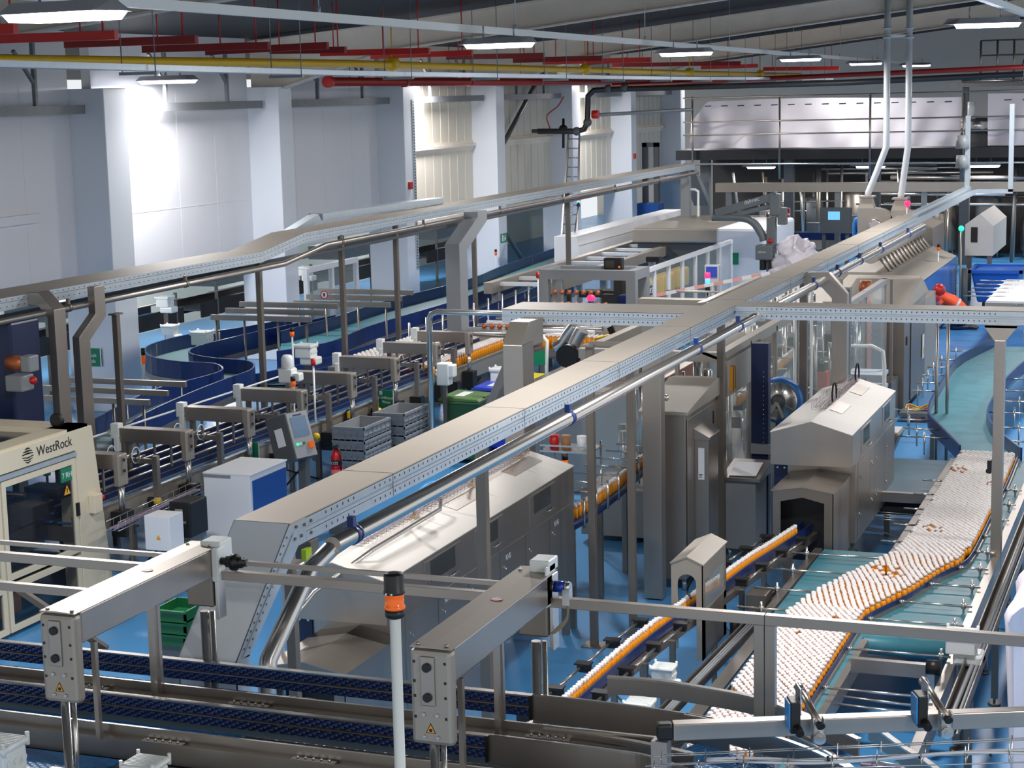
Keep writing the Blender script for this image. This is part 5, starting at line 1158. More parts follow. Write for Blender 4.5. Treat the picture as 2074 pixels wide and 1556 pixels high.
for i, (x, y) in enumerate(((-12.6, 15.2), (-12.35, 16.1), (-12.9, 16.2))):
    o = MB().cbox((x, y, .27), .42, .38, .34).build('cardboard_box', mat('cardboard', '#a2744f', 0, .7) if 'cardboard' not in MATS else MATS['cardboard']); tag(o, ['brown cardboard box behind the lower left window of the cream machine', 'brown cardboard box behind the lower right window of the cream machine', 'brown cardboard box at the back of the cream machine, under the shelf'][i], 'box', 'cardboard boxes in the cream machine')
# grey-blue frame machine at the far left edge
t = thing('dark_machine', 'dark blue machine with a copper drum and grey feet at the far left edge', 'machine', (-15.4, 18.4, 0))
q = [atY(*p_, 18.2) for p_ in ((0, 800), (40, 760), (60, 690), (20, 655), (0, 650))]
m = MB(); m.box(-15.9, q[3].x, 18.2, 18.8, 1.2, q[3].z); m.build('navy_housing', NAVYD, t, bevel=.03)
m = MB(); c = atY(32, 735, 18.1); m.cyl((c.x-.1, 18.1, c.z), (c.x+.14, 18.1, c.z), .09, 16); m.build('copper_drum', TANM, t)
m = MB(); m.cbox((c.x+.2, 18.1, c.z), .14, .2, .2); m.cbox((c.x+.0, 18.15, c.z-.25), .25, .25, .2); m.build('gear_housing', GREY, t, bevel=.02)
MB().ball((c.x+.27, 18.05, c.z-.2), .05).build('red_knob', RED, t)
m = MB(); m.box(-16.2, q[1].x+.1, 17.9, 18.9, 1.32, 1.45); m.box(q[1].x-.0, q[1].x+.1, 17.9, 18.1, 0, 1.4); m.box(q[1].x-.45, q[1].x-.3, 17.9, 18.1, 0, 1.4); m.box(-16.2, q[1].x, 17.95, 18.05, .9, 1.0); m.build('grey_frame', mat('grey_green_paint', '#7f8b8c', 0, .45), t, bevel=.01)
# ================================================================= lane combiner with its row of gates
CXR = -11.88
t = thing('combiner_conveyor', 'long multi lane conveyor with blue belts passing under the row of small steel gates', 'conveyor', (-12.3, 23, 0))
yA, yB = 17.0, 31.5
for k in range(4):
    x = CXR-.12-k*.26
    MB().box(x-.10, x+.08, yA, yB, .93, .95).build('belt', BLUE if k == 0 else BELTB, t)
    m = MB(); m.box(x-.135, x-.115, yA, yB, .9, 1.12); m.m = 1; m.box(x-.115, x-.108, yA, yB, .98, 1.04); m.box(x-.115, x-.108, yA, yB, 1.055, 1.11); m.m = 0; m.box(x-.14, x-.105, yA, yB, 1.115, 1.13); m.build('lane_guard', [STEEL, NAVYD], t)
m = MB(); m.box(CXR-.02, CXR, yA, yB, .72, 1.0); m.box(CXR-.03, CXR+.02, yA, yB, .995, 1.01); m.box(CXR-1.2, CXR-.02, yA, yB, .72, .9); m.build('side_frame', SHEET, t)
for k in range(8):
    y = 17.6+k*1.9
    for x in (CXR-.06, CXR-1.1): MB().box(x-.035, x+.035, y-.035, y+.035, 0, .72).build('leg', STEELD, t)
for k in range(4):
    y = 18.6+k*3.2; m = MB(); m.bar((CXR-.06, y, .65), (CXR-.06, y+1.6, .1), .02, .02); m.bar((CXR-.06, y, .1), (CXR-.06, y+1.6, .65), .02, .02); m.build('cross_brace', BLACK, t)
def small_gate():
    t = thing('lane_gate', 'g', 'gate', (0, 0, 0), 0, 'small gates over the multi lane conveyor')
    L, w = .98, .17
    m = MB(); m.box(-L, -.08, 0, w, 1.42, 1.6); m.build('beam', STEEL, t, bevel=.006)
    MB().box(-L, -.08, -.004, w+.004, 1.595, 1.603).build('top_cover', SHEET, t)
    hd = MB().box(-.08, 0, -.012, w+.012, 1.22, 1.6).build('head_plate', SHEET, t, bevel=.012)
    MB().box(0, .012, .05, .12, 1.35, 1.57).build('button_panel', STEEL, t)
    for z in (1.53, 1.4): MB().cyl((.012, .085, z), (.022, .085, z), .02, 12).build('push_button', BLACK, hd)
    m = MB(); m.cyl((-.04, .05, .88), (-.04, .05, 1.22), .024, 12); m.cyl((-.04, .11, .88), (-.04, .11, 1.22), .016, 10); m.build('post', STEELB, t)
    MB().box(-.14, .06, -.03, .18, .62, .92).build('black_bracket', BLACK, t, bevel=.008)
    m = MB(); m.box(-L-.12, -L, -.02, .1, 1.46, 1.66); m.box(-L-.07, -L, -.04, .04, 1.3, 1.5); m.build('gearbox', WHITEB, t, bevel=.012)
    for x in (-.28, -.52, -.76): MB().box(x-.012, x+.012, .06, .09, 1.13, 1.42).build('drop_leg', STEEL, t)
    m = MB(); m.box(-L+.05, -L+.1, .04, .12, 0, 1.42); m.build('rear_post', STEELD, t)
    return t
GY = [17.75, 19.28, 20.87, 22.43, 24.05, 25.63, 27.3, 28.75]
gl_ = ['small steel gate cut off by the slanted corner of the cream machine', 'small steel gate second from the cream machine along the multi lane conveyor', 'small steel gate above the green Boards sign', 'small steel gate behind the white control panel pole', 'small steel gate carrying blue valves left of the red beacon pole', 'small steel gate above the stacked grey crates', 'small steel gate beside the bent silver pipe', 'last small steel gate, by the amber bottles']
gp = small_gate()
for i, y in enumerate(GY):
    o = gp if i == 0 else dup(gp, (CXR+.16, y, 0))
    if i == 0: o.matrix_basis = Matrix.Translation(Vector((CXR+.16, y, 0)))
    o['label'] = gl_[i]
for i in range(7):
    y = (GY[i]+GY[i+1])/2+.1
    t = thing('sensor_bracket', ['bracket of rods and looped hoses between the first two small gates', 'bracket of rods and looped hoses just beyond the second small gate', 'bracket of rods behind the third small gate', 'bracket of rods behind the control panel', 'bracket of rods before the stacked crates', 'bracket of rods beside the bent silver pipe', 'farthest bracket of rods by the last small gate'][i], 'bracket', (CXR-.1, y, 1), 0, 'rod brackets between the small gates')
    m = MB(); m.box(CXR+.08, CXR+.15, y-.035, y+.035, .6, 1.42); m.build('post', STEEL, t); MB().box(CXR, CXR+.2, y-.06, y+.09, .58, .84).build('black_bracket', BLACK, t)
    MB().box(CXR-.7, CXR+.14, y-.02, y+.02, 1.32, 1.38).build('cross_bar', STEEL, t)
    m = MB()
    for x in (-.62, -.45, -.28, -.1): m.cyl((CXR+x, y-.1, 1.4), (CXR+x, y+.1, 1.4), .015, 6)
    m.build('rods', STEELB, t)
    if i in (0, 1, 5, 6):
        m = MB()
        for x in (-.5, -.15): m.tube([(CXR+x+.0, y-.02+.09*math.cos(a), 1.42+.1*math.sin(a)) for a in [2*PI*k/14 for k in range(13)]], .007, 5)
        m.build('looped_hose', WHITEB, t)
for i, y in enumerate((18.6, 20.2, 22.9, 25.05)):
    t = thing('lamp_button', 'round yellow button unit on the conveyor flank %s' % ['behind the cream machine', 'above the white and blue cabinet', 'beside the control panel', 'above the grey crates'][i], 'button', (CXR, y, .85), 0, 'yellow button units')
    MB().cyl((CXR, y, .86), (CXR+.09, y, .86), .05, 12).build('housing', BLACK, t); MB().ball((CXR+.12, y, .86), .055, n=12).build('yellow_cap', YELLOW, t)
# drive shafts with white motors between gate gearboxes
for i in range(4):
    o = MB().cyl((CXR-.93, GY[i]+.02, 1.56), (CXR-.93, GY[i+1]-.05, 1.56), .014, 8).build('drive_shaft', WHITEB); tag(o, ['thin white shaft from the cut off small gate to the second', 'thin white shaft from the second small gate to the third', 'thin white shaft from the third small gate to the fourth', 'thin white shaft from the fourth small gate to the fifth'][i], 'shaft', 'thin white shafts')
# signs hung on the combiner
def hang_sign(label, px, py, Y, w, h, body, sz, lead):
    p = atY(px, py, Y); t = thing('hanging_sign', label, 'sign', tuple(p), math.radians(-15), 'green hanging signs')
    W = WM(t)
    m = MB(); m.add([W @ Vector(v) for v in ((-w/2, 0, -h/2), (w/2, 0, -h/2), (w/2, 0, h/2), (-w/2, 0, h/2), (-w/2, .01, -h/2), (w/2, .01, -h/2), (w/2, .01, h/2), (-w/2, .01, h/2))], [(0,1,2,3),(7,6,5,4),(0,4,5,1),(1,5,6,2),(2,6,7,3),(3,7,4,0)]); m.build('board', GREEN, t)
    m = MB(); e = w/2; m.add([W @ Vector(v) for v in ((e-.012, -.002, -h/2), (e, -.002, -h/2), (e, -.002, h/2), (e-.012, -.002, h/2), (e-.012, .012, -h/2), (e, .012, -h/2), (e, .012, h/2), (e-.012, .012, h/2))], [(0,1,2,3),(7,6,5,4),(0,4,5,1),(1,5,6,2),(2,6,7,3),(3,7,4,0)]); m.build('white_edge', WHITE, t)
    m = MB(); m.add([W @ Vector(v) for v in ((-e+.015, -.003, h/2-.08), (-e+.08, -.003, h/2-.08), (-e+.08, -.003, h/2-.02), (-e+.015, -.003, h/2-.02))], [(0, 1, 2, 3)]); m.build('white_corner_mark', WHITE, t)
    for k, ln in enumerate(body): text('sign_text', ln, sz, WHITE, t, W @ Vector((0, -.004, lead-k*sz*1.15)), W.to_3x3().to_4x4() @ ROT_FACE_Y, .001, 'CENTER')
    return t
hang_sign('green Boards sign hung on the multi lane conveyor behind the white and blue cabinet', 514, 918, 21.1, .20, .30, ['Boards'], .065, -.1)
hang_sign('green Cardboard Waste sign above the stacked grey crates', 782, 812, 25.2, .30, .34, ['Cardboard', 'Waste'], .06, .03)
p = at(195, 728, 1.6); p = atX(195, 726, PX+.02); Yp = 28.18
t = thing('pillar_sign', 'green sign on the nearest white pillar, half hidden by the cranked leg', 'sign', (PX, Yp, 2.5))
q0, q1 = atY(172, 705, Yp), atY(207, 742, Yp)
MB().box(q0.x, q1.x, Yp-.012, Yp, q1.z, q0.z).build('board', GREEN, t); MB().box(q1.x-.025, q1.x, Yp-.013, Yp-.0, q1.z, q0.z).build('white_edge', WHITE, t)
text('sign_text', 'pak', .10, WHITE, t, (q1.x-.24, Yp-.014, q1.z+.17), ROT_FACE_Y); text('sign_text', 'ols', .10, WHITE, t, (q1.x-.24, Yp-.014, q1.z+.06), ROT_FACE_Y)
# white and blue cabinet
t = thing('tool_cabinet', 'white cabinet with a dark blue door, by the near end of the main duct', 'cabinet', (-10.9, 19.3, 0))
cx0, cx1, cy0, cy1, ct = -11.25, -10.6, 18.85, 19.8, 1.2
MB().box(cx0, cx1-.01, cy0, cy1, .02, ct-.015).build('body', WHITE, t, bevel=.006); MB().box(cx0-.005, cx1+.006, cy0-.006, cy1+.006, ct-.02, ct).build('top', WHITE, t, bevel=.004)
dr = MB().box(cx1-.01, cx1+.004, cy0+.06, cy1-.03, .1, ct-.09).build('blue_door', mat('cabinet_blue', '#0f4a98', 0, .4), t, bevel=.003)
MB().cyl((cx1+.004, cy0+.5, .62), (cx1+.016, cy0+.5, .62), .02, 12).cyl((cx1+.01, cy0+.5, .56), (cx1+.014, cy0+.5, .62), .008, 8).build('lock', STEELB, dr)
MB().box(cx0+.0, cx0+.38, cy0-.008, cy0, ct-.06, ct-.025).build('label_strip', GREY, t)
# operator panel on its stand
t = thing('operator_console', 'grey operator panel with a screen and orange switch on a stand', 'control panel', (-10.95, 20.75, 0))
tl, tr, br_, bl_ = atY(650, 845, 20.6), atY(662, 845, 20.6), atY(690, 918, 20.45), atY(656, 940, 20.45)
rzp = math.radians(70); cpx, cpz = -10.80, 1.36; PS = 1.2
W = Matrix.Translation(Vector((cpx, 20.6, cpz))) @ Matrix.Rotation(rzp, 4, 'Z') @ Matrix.Rotation(-.32, 4, 'X')
def PB(m, x0, x1, y0, y1, z0, z1): m.add([W @ (Vector((x, y, z))*PS) for z in (z0, z1) for x, y in ((x0, y0), (x1, y0), (x1, y1), (x0, y1))], [(0,3,2,1),(4,5,6,7),(0,1,5,4),(1,2,6,5),(2,3,7,6),(3,0,4,7)]); return m
PB(MB(), -.16, .16, .0, .34, -.26, .26).build('housing', GREYD, t, bevel=.008)
PB(MB(), -.15, .15, -.014, .0, -.25, .25).build('front_plate', mat('panel_front', '#a7abab', 0, .4), t, bevel=.004)
sc_ = PB(MB(), -.11, .11, -.02, -.012, -.02, .2).build('screen', SCREEN, t); 
PB(MB(), -.06, .06, -.018, -.012, .212, .226).build('header_mark', NAVY, t)
PB(MB(), .05, .12, -.035, -.014, -.17, -.09).build('orange_switch', ORANGEL, t, bevel=.01)
for k in range(3): PB(MB(), -.11+k*.045, -.08+k*.045, -.022, -.014, -.11, -.085).build('key', (GRNLIT, WHITE, GREEN)[k], t)
PB(MB(), -.17, -.158, .1, .22, -.08, .12).build('document_holder', WHITE, t)
MB().box(cpx-.12, cpx-.02, 20.72, 20.85, 0, 1.15).box(cpx-.25, cpx+.1, 20.6, 20.95, 0, .02).build('stand', GREYD, t)
# fire extinguisher
ex = atY(682, 940, 20.9); t = thing('fire_extinguisher', 'red fire extinguisher standing beside the operator panel', 'extinguisher', (ex.x, 20.9, 0))
m = MB(); m.lathe([(.07, .62), (.075, .64), (.075, 1.02), (.05, 1.1), (.025, 1.13)], (ex.x, 20.9, 0), 18); m.build('cylinder', mat('extinguisher_red', '#c51220', 0, .25), t)
m = MB(); m.lathe([(.0765, .92), (.0765, .99)], (ex.x, 20.9, 0), 18); bd = m.build('black_band', BLACK, t); text('band_text', 'CO2', .05, WHITE, bd, (ex.x-.045, 20.822, .935), ROT_FACE_Y)
m = MB(); m.lathe([(.0766, .72), (.0766, .86)], (ex.x, 20.9, 0), 18); m.build('white_label', mat('pink_label', '#dd7a80', 0, .5), t)
m = MB(); m.cbox((ex.x, 20.88, 1.16), .03, .1, .05); m.tube([(ex.x, 20.9, 1.15), (ex.x+.08, 20.86, 1.1), (ex.x+.09, 20.85, .8)], .012, 6); m.build('valve_hose', BLACK, t)
MB().box(ex.x-.1, ex.x+.1, 20.8, 21.0, 0, .62).build('stand_box', GREYD, t)
# stacked grey crates
def crate(x0, x1, y0, y1, z0, h, label, top=False):
    t = thing('plastic_crate', label, 'crate', ((x0+x1)/2, (y0+y1)/2, z0), 0, 'grey crates in two stacks')
    cm = MATS['crate_grey'] if 'crate_grey' in MATS else mat('crate_grey', '#8d9296', 0, .5)
    m = MB(); th = .02
    m.box(x0, x1, y0, y0+th, z0, z0+h); m.box(x0, x1, y1-th, y1, z0, z0+h); m.box(x0, x0+th, y0+th, y1-th, z0, z0+h); m.box(x1-th, x1, y0+th, y1-th, z0, z0+h); m.box(x0, x1, y0, y1, z0, z0+.015)
    m.build('shell', cm, t)
    m = MB(); m.box(x0-.015, x1+.015, y0-.015, y0, z0+h-.035, z0+h); m.box(x1, x1+.015, y0-.015, y1+.015, z0+h-.035, z0+h); m.box(x0-.015, x1+.015, y0-.012, y0, z0+h*.35, z0+h*.35+.015); m.box(x1, x1+.012, y0, y1, z0+h*.35, z0+h*.35+.015)
    n = 5
    for k in range(n+1): x = x0+(x1-x0)*k/n; m.box(x-.006, x+.006, y0-.012, y0, z0, z0+h-.03)
    for k in range(7): y = y0+(y1-y0)*k/6; m.box(x1, x1+.012, y-.006, y+.006, z0, z0+h-.03)
    m.build('rim_ribs', cm, t)
    return t
a, b, c = at(676, 880, .92), at(745, 869, .92), at(790, 853, .92)
X0c, X1c = a.x+.05, b.x; 
words_ = ['bottom', 'second', 'third', 'fourth', 'fifth', 'topmost']
for k in range(6): crate(-11.62, -11.12, 23.15, 24.05, .02+k*.15, .145 if k < 5 else .2, '%s grey crate of the nearer stack, left of the main duct' % words_[k] if k not in (0, 5) else '%s grey crate of the nearer stack under the green waste sign' % words_[k])
for k in range(6): crate(-11.52, -11.02, 24.35, 25.25, .02+k*.15, .145 if k < 5 else .2, '%s grey crate of the farther stack, beside the bent silver pipe' % words_[k] if k not in (0, 5) else '%s grey crate of the farther stack under the green waste sign' % words_[k])
# wheeled bins
def bin_(label, x, y, col, lidcol, white_=True):
    t = thing('wheeled_bin', label, 'bin', (x, y, 0), 0, 'wheeled bins behind the main duct')
    m = MB(); a, b = .24, .30
    vs = [(x+sx*a, y+sy*a*1.1, .06) for sx, sy in ((-1, -1), (1, -1), (1, 1), (-1, 1))]+[(x+sx*b, y+sy*b*1.1, .97) for sx, sy in ((-1, -1), (1, -1), (1, 1), (-1, 1))]
    m.add(vs, [(0, 3, 2, 1), (4, 5, 6, 7), (0, 1, 5, 4), (1, 2, 6, 5), (2, 3, 7, 6), (3, 0, 4, 7)]); m.build('body', col, t, bevel=.03)
    m = MB(); m.box(x-.33, x+.33, y-.36, y+.36, .95, .99); m.build('rim', col, t, bevel=.012)
    m = MB(); m.prism([(x-.34, .99), (x+.34, .99), (x+.31, 1.04), (x-.3, 1.07)], 'y', y-.36, y+.34); m.box(x+.12, x+.34, y-.12, y+.1, 1.03, 1.06); m.build('lid', lidcol, t, bevel=.015)
    m = MB(); m.box(x-.2, x+.02, y-.2, y+.2, 1.055, 1.062); m.build('lid_label', WHITE, t)
    m = MB(); m.cyl((x-.36, y-.28, 1.0), (x-.36, y+.26, 1.0), .025, 8); m.build('handle', lidcol, t)
    for s in (-1, 1): MB().cyl((x-.2, y+s*.26, .1), (x-.2, y+s*.31, .1), .1, 14).build('wheel', RUBBER, t)
    return t
GB = mat('bin_green', '#3f6b45', 0, .4); BB = mat('bin_blue', '#3b52c8', 0, .4); YB = mat('bin_yellow', '#e6d21c', 0, .4)
bin_('green wheeled bin in a clear plastic sack beside the bent silver pipe', -10.55, 25.75, GB, mat('bin_lid_olive', '#5a7a48', 0, .4))
bin_('blue wheeled bin between the green and the yellow bin', -10.4, 26.75, BB, BB)
bin_('yellow lidded wheeled bin, farthest of the row of bins', -10.35, 27.75, YB, YB)
# bent silver pipe
q = atY(872, 760, 25.0); ztop = atY(900, 632, 25.0).z; xe_ = -8.1
t = thing('bent_pipe', 'silver pipe rising from the floor and bending right to the left cross duct', 'pipe', (q.x, 25, 0))
MB().tube([(q.x, 25, .0), (q.x, 25, ztop-.14), (q.x+.04, 25, ztop-.04), (q.x+.14, 25, ztop), (-8.6, 25, ztop)], .045, 14).build('pipe_run', STEELB, t)
q = atY(880, 765, 24.9); t = thing('junction_box', 'white cluster of junction boxes behind the bent silver pipe', 'box', (q.x, 25.4, 0)); MB().cbox((q.x, 25.3, q.z), .2, .2, .35).cbox((q.x+.12, 25.3, q.z+.05), .12, .16, .2).build('boxes', WHITEB, t, bevel=.02); MB().box(q.x-.03, q.x+.03, 25.27, 25.33, 0, q.z-.15).build('stand', STEELD, t)
q = atY(980, 735, 26.2); gearmotor('pale gear motor above the wheeled bins', q.x-.05, 27.1, 1.22, .9, 'white gear motors on the bottle conveyors')
# beacons on poles over the combiner
def pole_beacon(label, px, pyt, pyb, Y, lens, z0=.0, cap=True):
    a, b = atY(px, pyt, Y), atY(px, pyb, Y); t = thing('beacon_light', label, 'beacon', (a.x, Y, z0), 0, 'beacons on white poles')
    h = a.z-b.z
    MB().cyl((a.x, Y, z0), (a.x, Y, b.z), .016, 8).build('pole', WHITEB, t); MB().cyl((a.x, Y, b.z), (a.x, Y, b.z+h*(.55 if cap else 1)), .036, 12).build('lens', lens, t)
    if cap: MB().cyl((a.x, Y, b.z+h*.55), (a.x, Y, a.z), .036, 12).build('cap', BLACK, t)
    return t
pole_beacon('amber beacon on a white pole behind the operator panel', 593, 763, 783, 22.7, ORANGEL)
pole_beacon('amber beacon on a white pole in front of the blue curved belt', 591, 664, 681, 26.5, ORANGEL)
pole_beacon('red beacon on a white pole right of the white upright motor', 634, 727, 741, 23.3, RED, 0, False)
pole_beacon('amber beacon on a black pole at the right edge of the nearest white pillar', 289, 705, 737, 26.6, ORANGEL)
pole_beacon('small amber beacon on a slim pole at the fourth white pillar', 1004, 505, 517, 47.6, ORANGEL)
a = atY(1173, 403, 48); b = atY(1160, 500, 46.0)
t = thing('signal_stack', 'leaning signal lamp with red, green and blue bands on the long white housing', 'signal lamp', tuple(b)); dd = (a-b).normalized()
MB().cyl(b, a-dd*.35, .02, 8).build('pole', STEEL, t)
for k, mm in enumerate((NAVY, GRNLIT, REDLIT, BLACK)): MB().cyl(a-dd*(.35-k*.09), a-dd*(.26-k*.09), .05, 10).build('band', mm, t)
t = thing('upright_motor', 'white upright gear motor on the fourth small gate', 'motor', tuple(atY(583, 760, 23.0)))
q = atY(583, 760, 23.0); m = MB(); m.cbox((q.x, 23.0, q.z), .22, .2, .2); m.lathe([(.09, .1), (.09, .25), (.06, .3)], (q.x, 23, q.z), 14); m.cbox((q.x+.15, 23, q.z-.02), .14, .16, .12); m.build('motor_body', WHITEB, t, bevel=.02)
MB().box(q.x-.03, q.x+.03, 22.97, 23.03, 0, q.z-.1).build('post', STEEL, t)
# white electrical box and black box behind the first big gate
q = atY(335, 1075, 17.35); t = thing('electrical_box', 'white electrical box with an orange warning triangle beside the cream machine', 'box', (q.x, 17.35, 0))
MB().box(q.x-.18, q.x+.15, 17.2, 17.5, q.z-.2, q.z+.2).build('body', WHITE, t, bevel=.006); m = MB(); m.prism([(q.x-.03, q.z-.07), (q.x+.03, q.z-.07), (q.x, q.z-.015)], 'y', 17.195, 17.2); m.build('warning_triangle', MATS['warning_orange'], t); MB().box(q.x-.03, q.x+.03, 17.3, 17.36, 0, q.z-.2).build('stand', STEELD, t)
q = atY(378, 1048, 17.9); t = thing('black_box', 'black plastic tool box behind the white electrical box', 'box', (q.x, 17.9, 0)); MB().cbox((q.x, 17.95, q.z), .28, .4, .42).build('case', BLACK, t, bevel=.015); MB().cbox((q.x+.0, 17.74, q.z+.12), .1, .012, .03).cbox((q.x+.05, 17.74, q.z-.02), .08, .012, .03).build('latches', STEELB, t); MB().box(q.x-.1, q.x+.1, 17.8, 18.1, 0, q.z-.21).build('stand', STEELD, t)
t = thing('wire_cable_tray', 'wire mesh cable tray slanting along the multi lane conveyor beside the cream machine', 'tray', tuple(atY(320, 1040, 18)))
a, b = atY(228, 1075, 17.0), atY(400, 995, 19.3); m = MB()
for dz, dx in ((.1, -.08), (0, -.08), (0, 0), (0, .08), (.1, .08)): m.cyl(a+Vector((dx, 0, dz)), b+Vector((dx, 0, dz)), .006, 5)
for k in range(14): q = a.lerp(b, k/13); m.tube([q+Vector((-.08, 0, .1)), q+Vector((-.08, 0, 0)), q+Vector((.08, 0, 0)), q+Vector((.08, 0, .1))], .004, 4)
m.build('wire_mesh', STEELB, t); m = MB(); m.tube([a+Vector((-.03, 0, .02)), b+Vector((-.03, 0, .02))], .015, 6); m.tube([a+Vector((.03, 0, .02)), b+Vector((.03, 0, .02))], .015, 6); m.build('cables', MATS['mauve_cable'], t)
for k in (.2, .8): q = a.lerp(b, k); MB().box(q.x-.02, q.x+.02, q.y-.02, q.y+.02, 0, q.z).build('stand', STEELD, t)
# green crates behind the duct end
for k in range(3):
    q = atY(352, 1290-k*24, 13.6); o = MB(); c = q; x0, x1, z0, z1 = c.x-.16, c.x+.18, c.z-.05, c.z+.05
    o.box(x0, x1, 13.5, 13.52, z0, z1); o.box(x0, x1, 13.9, 13.92, z0, z1); o.box(x0, x0+.02, 13.5, 13.92, z0, z1); o.box(x1-.02, x1, 13.5, 13.92, z0, z1); o.box(x0, x1, 13.5, 13.92, z0, z0+.01); o.box(x0-.01, x1+.01, 13.49, 13.5, z1-.02, z1); o.box(x0-.01, x1+.01, 13.49, 13.5, z0, z0+.015)
    o = o.build('green_crate', mat('crate_green', '#135c33', 0, .4) if 'crate_green' not in MATS else MATS['crate_green']); tag(o, ['lowest visible green crate behind the first box-headed gate', 'middle green crate behind the first box-headed gate', 'topmost green crate behind the first box-headed gate'][k], 'crate', 'green crates behind the gate')
q = atY(352, 1290, 13.6); o = MB().box(q.x-.18, q.x+.2, 13.5, 13.95, 0, q.z-.05).build('crate_pallet', GREYD); tag(o, 'dark pallet block under the green crates', 'pallet')
# ================================================================= serpentine guard conveyors by the wall
def two_rail(label, A, B, z, gh, belt, n=60):
    t = thing('curved_conveyor', label, 'conveyor', (A[0][0], A[0][1], 0), 0, 'curved conveyors by the left wall')
    PA = smooth_path([(a, b, 0) for a, b in A], 8); PB_ = smooth_path([(a, b, 0) for a, b in B], 8)
    def rs(P):
        L = [0]
        for a, b in zip(P[:-1], P[1:]): L.append(L[-1]+(b-a).length)
        out = []
        for i in range(n+1):
            s = L[-1]*i/n; j = max(k for k in range(len(L)) if L[k] <= s+1e-9); j = min(j, len(P)-2); out.append(P[j].lerp(P[j+1], (s-L[j])/max(1e-6, L[j+1]-L[j])))
        return out
    a, b = rs(PA), rs(PB_); vs = []
    for p_, q_ in zip(a, b): vs += [(p_.x, p_.y, z-.03), (q_.x, q_.y, z-.03), (q_.x, q_.y, z), (p_.x, p_.y, z)]
    fs = [(4*i+k, 4*(i+1)+k, 4*(i+1)+(k+1) % 4, 4*i+(k+1) % 4) for i in range(n) for k in range(4)]
    m = MB(); m.add(vs, fs); m.build('belt', belt, t)
    MB().ribbon(a, -.015, .015, z-.06, z+gh).build('guard', NAVYG, t); MB().ribbon(b, -.015, .015, z-.06, z+gh).build('guard', NAVYG, t)
    MB().ribbon(a, -.03, .03, z-.16, z-.06).build('frame', STEEL, t); MB().ribbon(b, -.03, .03, z-.16, z-.06).build('frame', STEEL, t)
    for i in range(3, n, 8): q_ = a[i]; MB().cyl((q_.x, q_.y, 0), (q_.x, q_.y, z+gh*.9), .025, 6).build('leg', STEELD, t)
    return t
sA = [(-14.2, 20.3), (-14.75, 22.3), (-15.1, 24.0), (-15.0, 25.2), (-15.05, 26.0), (-15.6, 26.65), (-16.3, 26.7), (-17.2, 27.2), (-17.95, 28.4), (-18.0, 29.9), (-17.5, 31.0), (-17.2, 32.6)]
sB = [(-13.6, 20.5), (-14.05, 22.0), (-14.35, 23.75), (-14.5, 25.1), (-14.6, 26.2), (-15.1, 27.0), (-15.9, 27.2), (-16.6, 27.6), (-16.95, 28.3), (-16.95, 29.4), (-16.8, 31.1), (-16.5, 33.2)]
two_rail('serpentine conveyor with tall navy guards snaking past the nearest white pillar', sA, sB, 1.0, .26, mat('grey_teal_belt', '#6f8f93', 0, .4))
two_rail('long teal conveyor with navy guards sweeping along the white pillars to the ladder', [(-16.5, 30.8), (-16.45, 33.0), (-16.6, 36.0), (-16.5, 40.5), (-16.9, 44), (-17.3, 49.5)], [(-15.25, 28.3), (-14.85, 29.6), (-15.1, 32.0), (-15.1, 36.0), (-15.35, 40.0), (-16.0, 45.5)], 1.0, .24, TEAL)
two_rail('inner navy guarded conveyor between the combiner and the long teal conveyor', [(-14.95, 26.9), (-14.6, 28.5), (-14.55, 31.5), (-14.6, 36.5), (-14.9, 42)], [(-14.2, 27.2), (-13.95, 29), (-13.95, 32), (-14.0, 36.5), (-14.3, 42)], .85, .2, TEALD)
for i, (x, y) in enumerate(((-16.2, 29.4), (-15.7, 31.8))):
    t = thing('rod_bridge', ['lower steel rail bridge over the serpentine belt beside the second white pillar', 'steel rail bridge over the teal belt below the second white pillar'][i], 'rail', (x, y, 1), 0, 'steel rail bridges')
    for k in range(3): MB().box(x-1.0, x+1.1, y+k*.55-.03, y+k*.55+.03, 1.62+.06*k, 1.72+.06*k).build('rail', STEEL, t)
    for xx in (-.9, -.3, .4, 1.0): MB().cyl((x+xx, y, 0), (x+xx, y, 1.65), .02, 6).build('leg', STEELD, t)
t = thing('rod_bridge', 'steel rail bridge over the serpentine belt at the cranked leg', 'rail', (-14.8, 22, 1), 0, 'steel rail bridges')
for k in range(3): MB().box(-15.9, -13.7, 21.6+k*.5-.03, 21.6+k*.5+.03, 1.46+.05*k, 1.54+.05*k).build('rail', STEEL, t)
for xx in (-15.5, -14.9, -14.3, -13.8): MB().cyl((xx, 21.6, 0), (xx, 21.6, 1.5), .02, 6).build('leg', STEELD, t)
# small white motors on the curved lines
for px, py, Y, z, s, lb in ((410, 690, 29.6, 1.42, 1.0, 'white gear motor beside the serpentine belt near the second white pillar'), (620, 718, 27.0, 1.35, .9, 'white gear motor box in front of the long teal conveyor'), (345, 675, 30.6, 1.5, .8, 'white gear motor behind the serpentine belt')):
    q = atY(px, py, Y); gearmotor(lb, q.x, Y, q.z+.12, s, 'white gear motors on the curved conveyors')
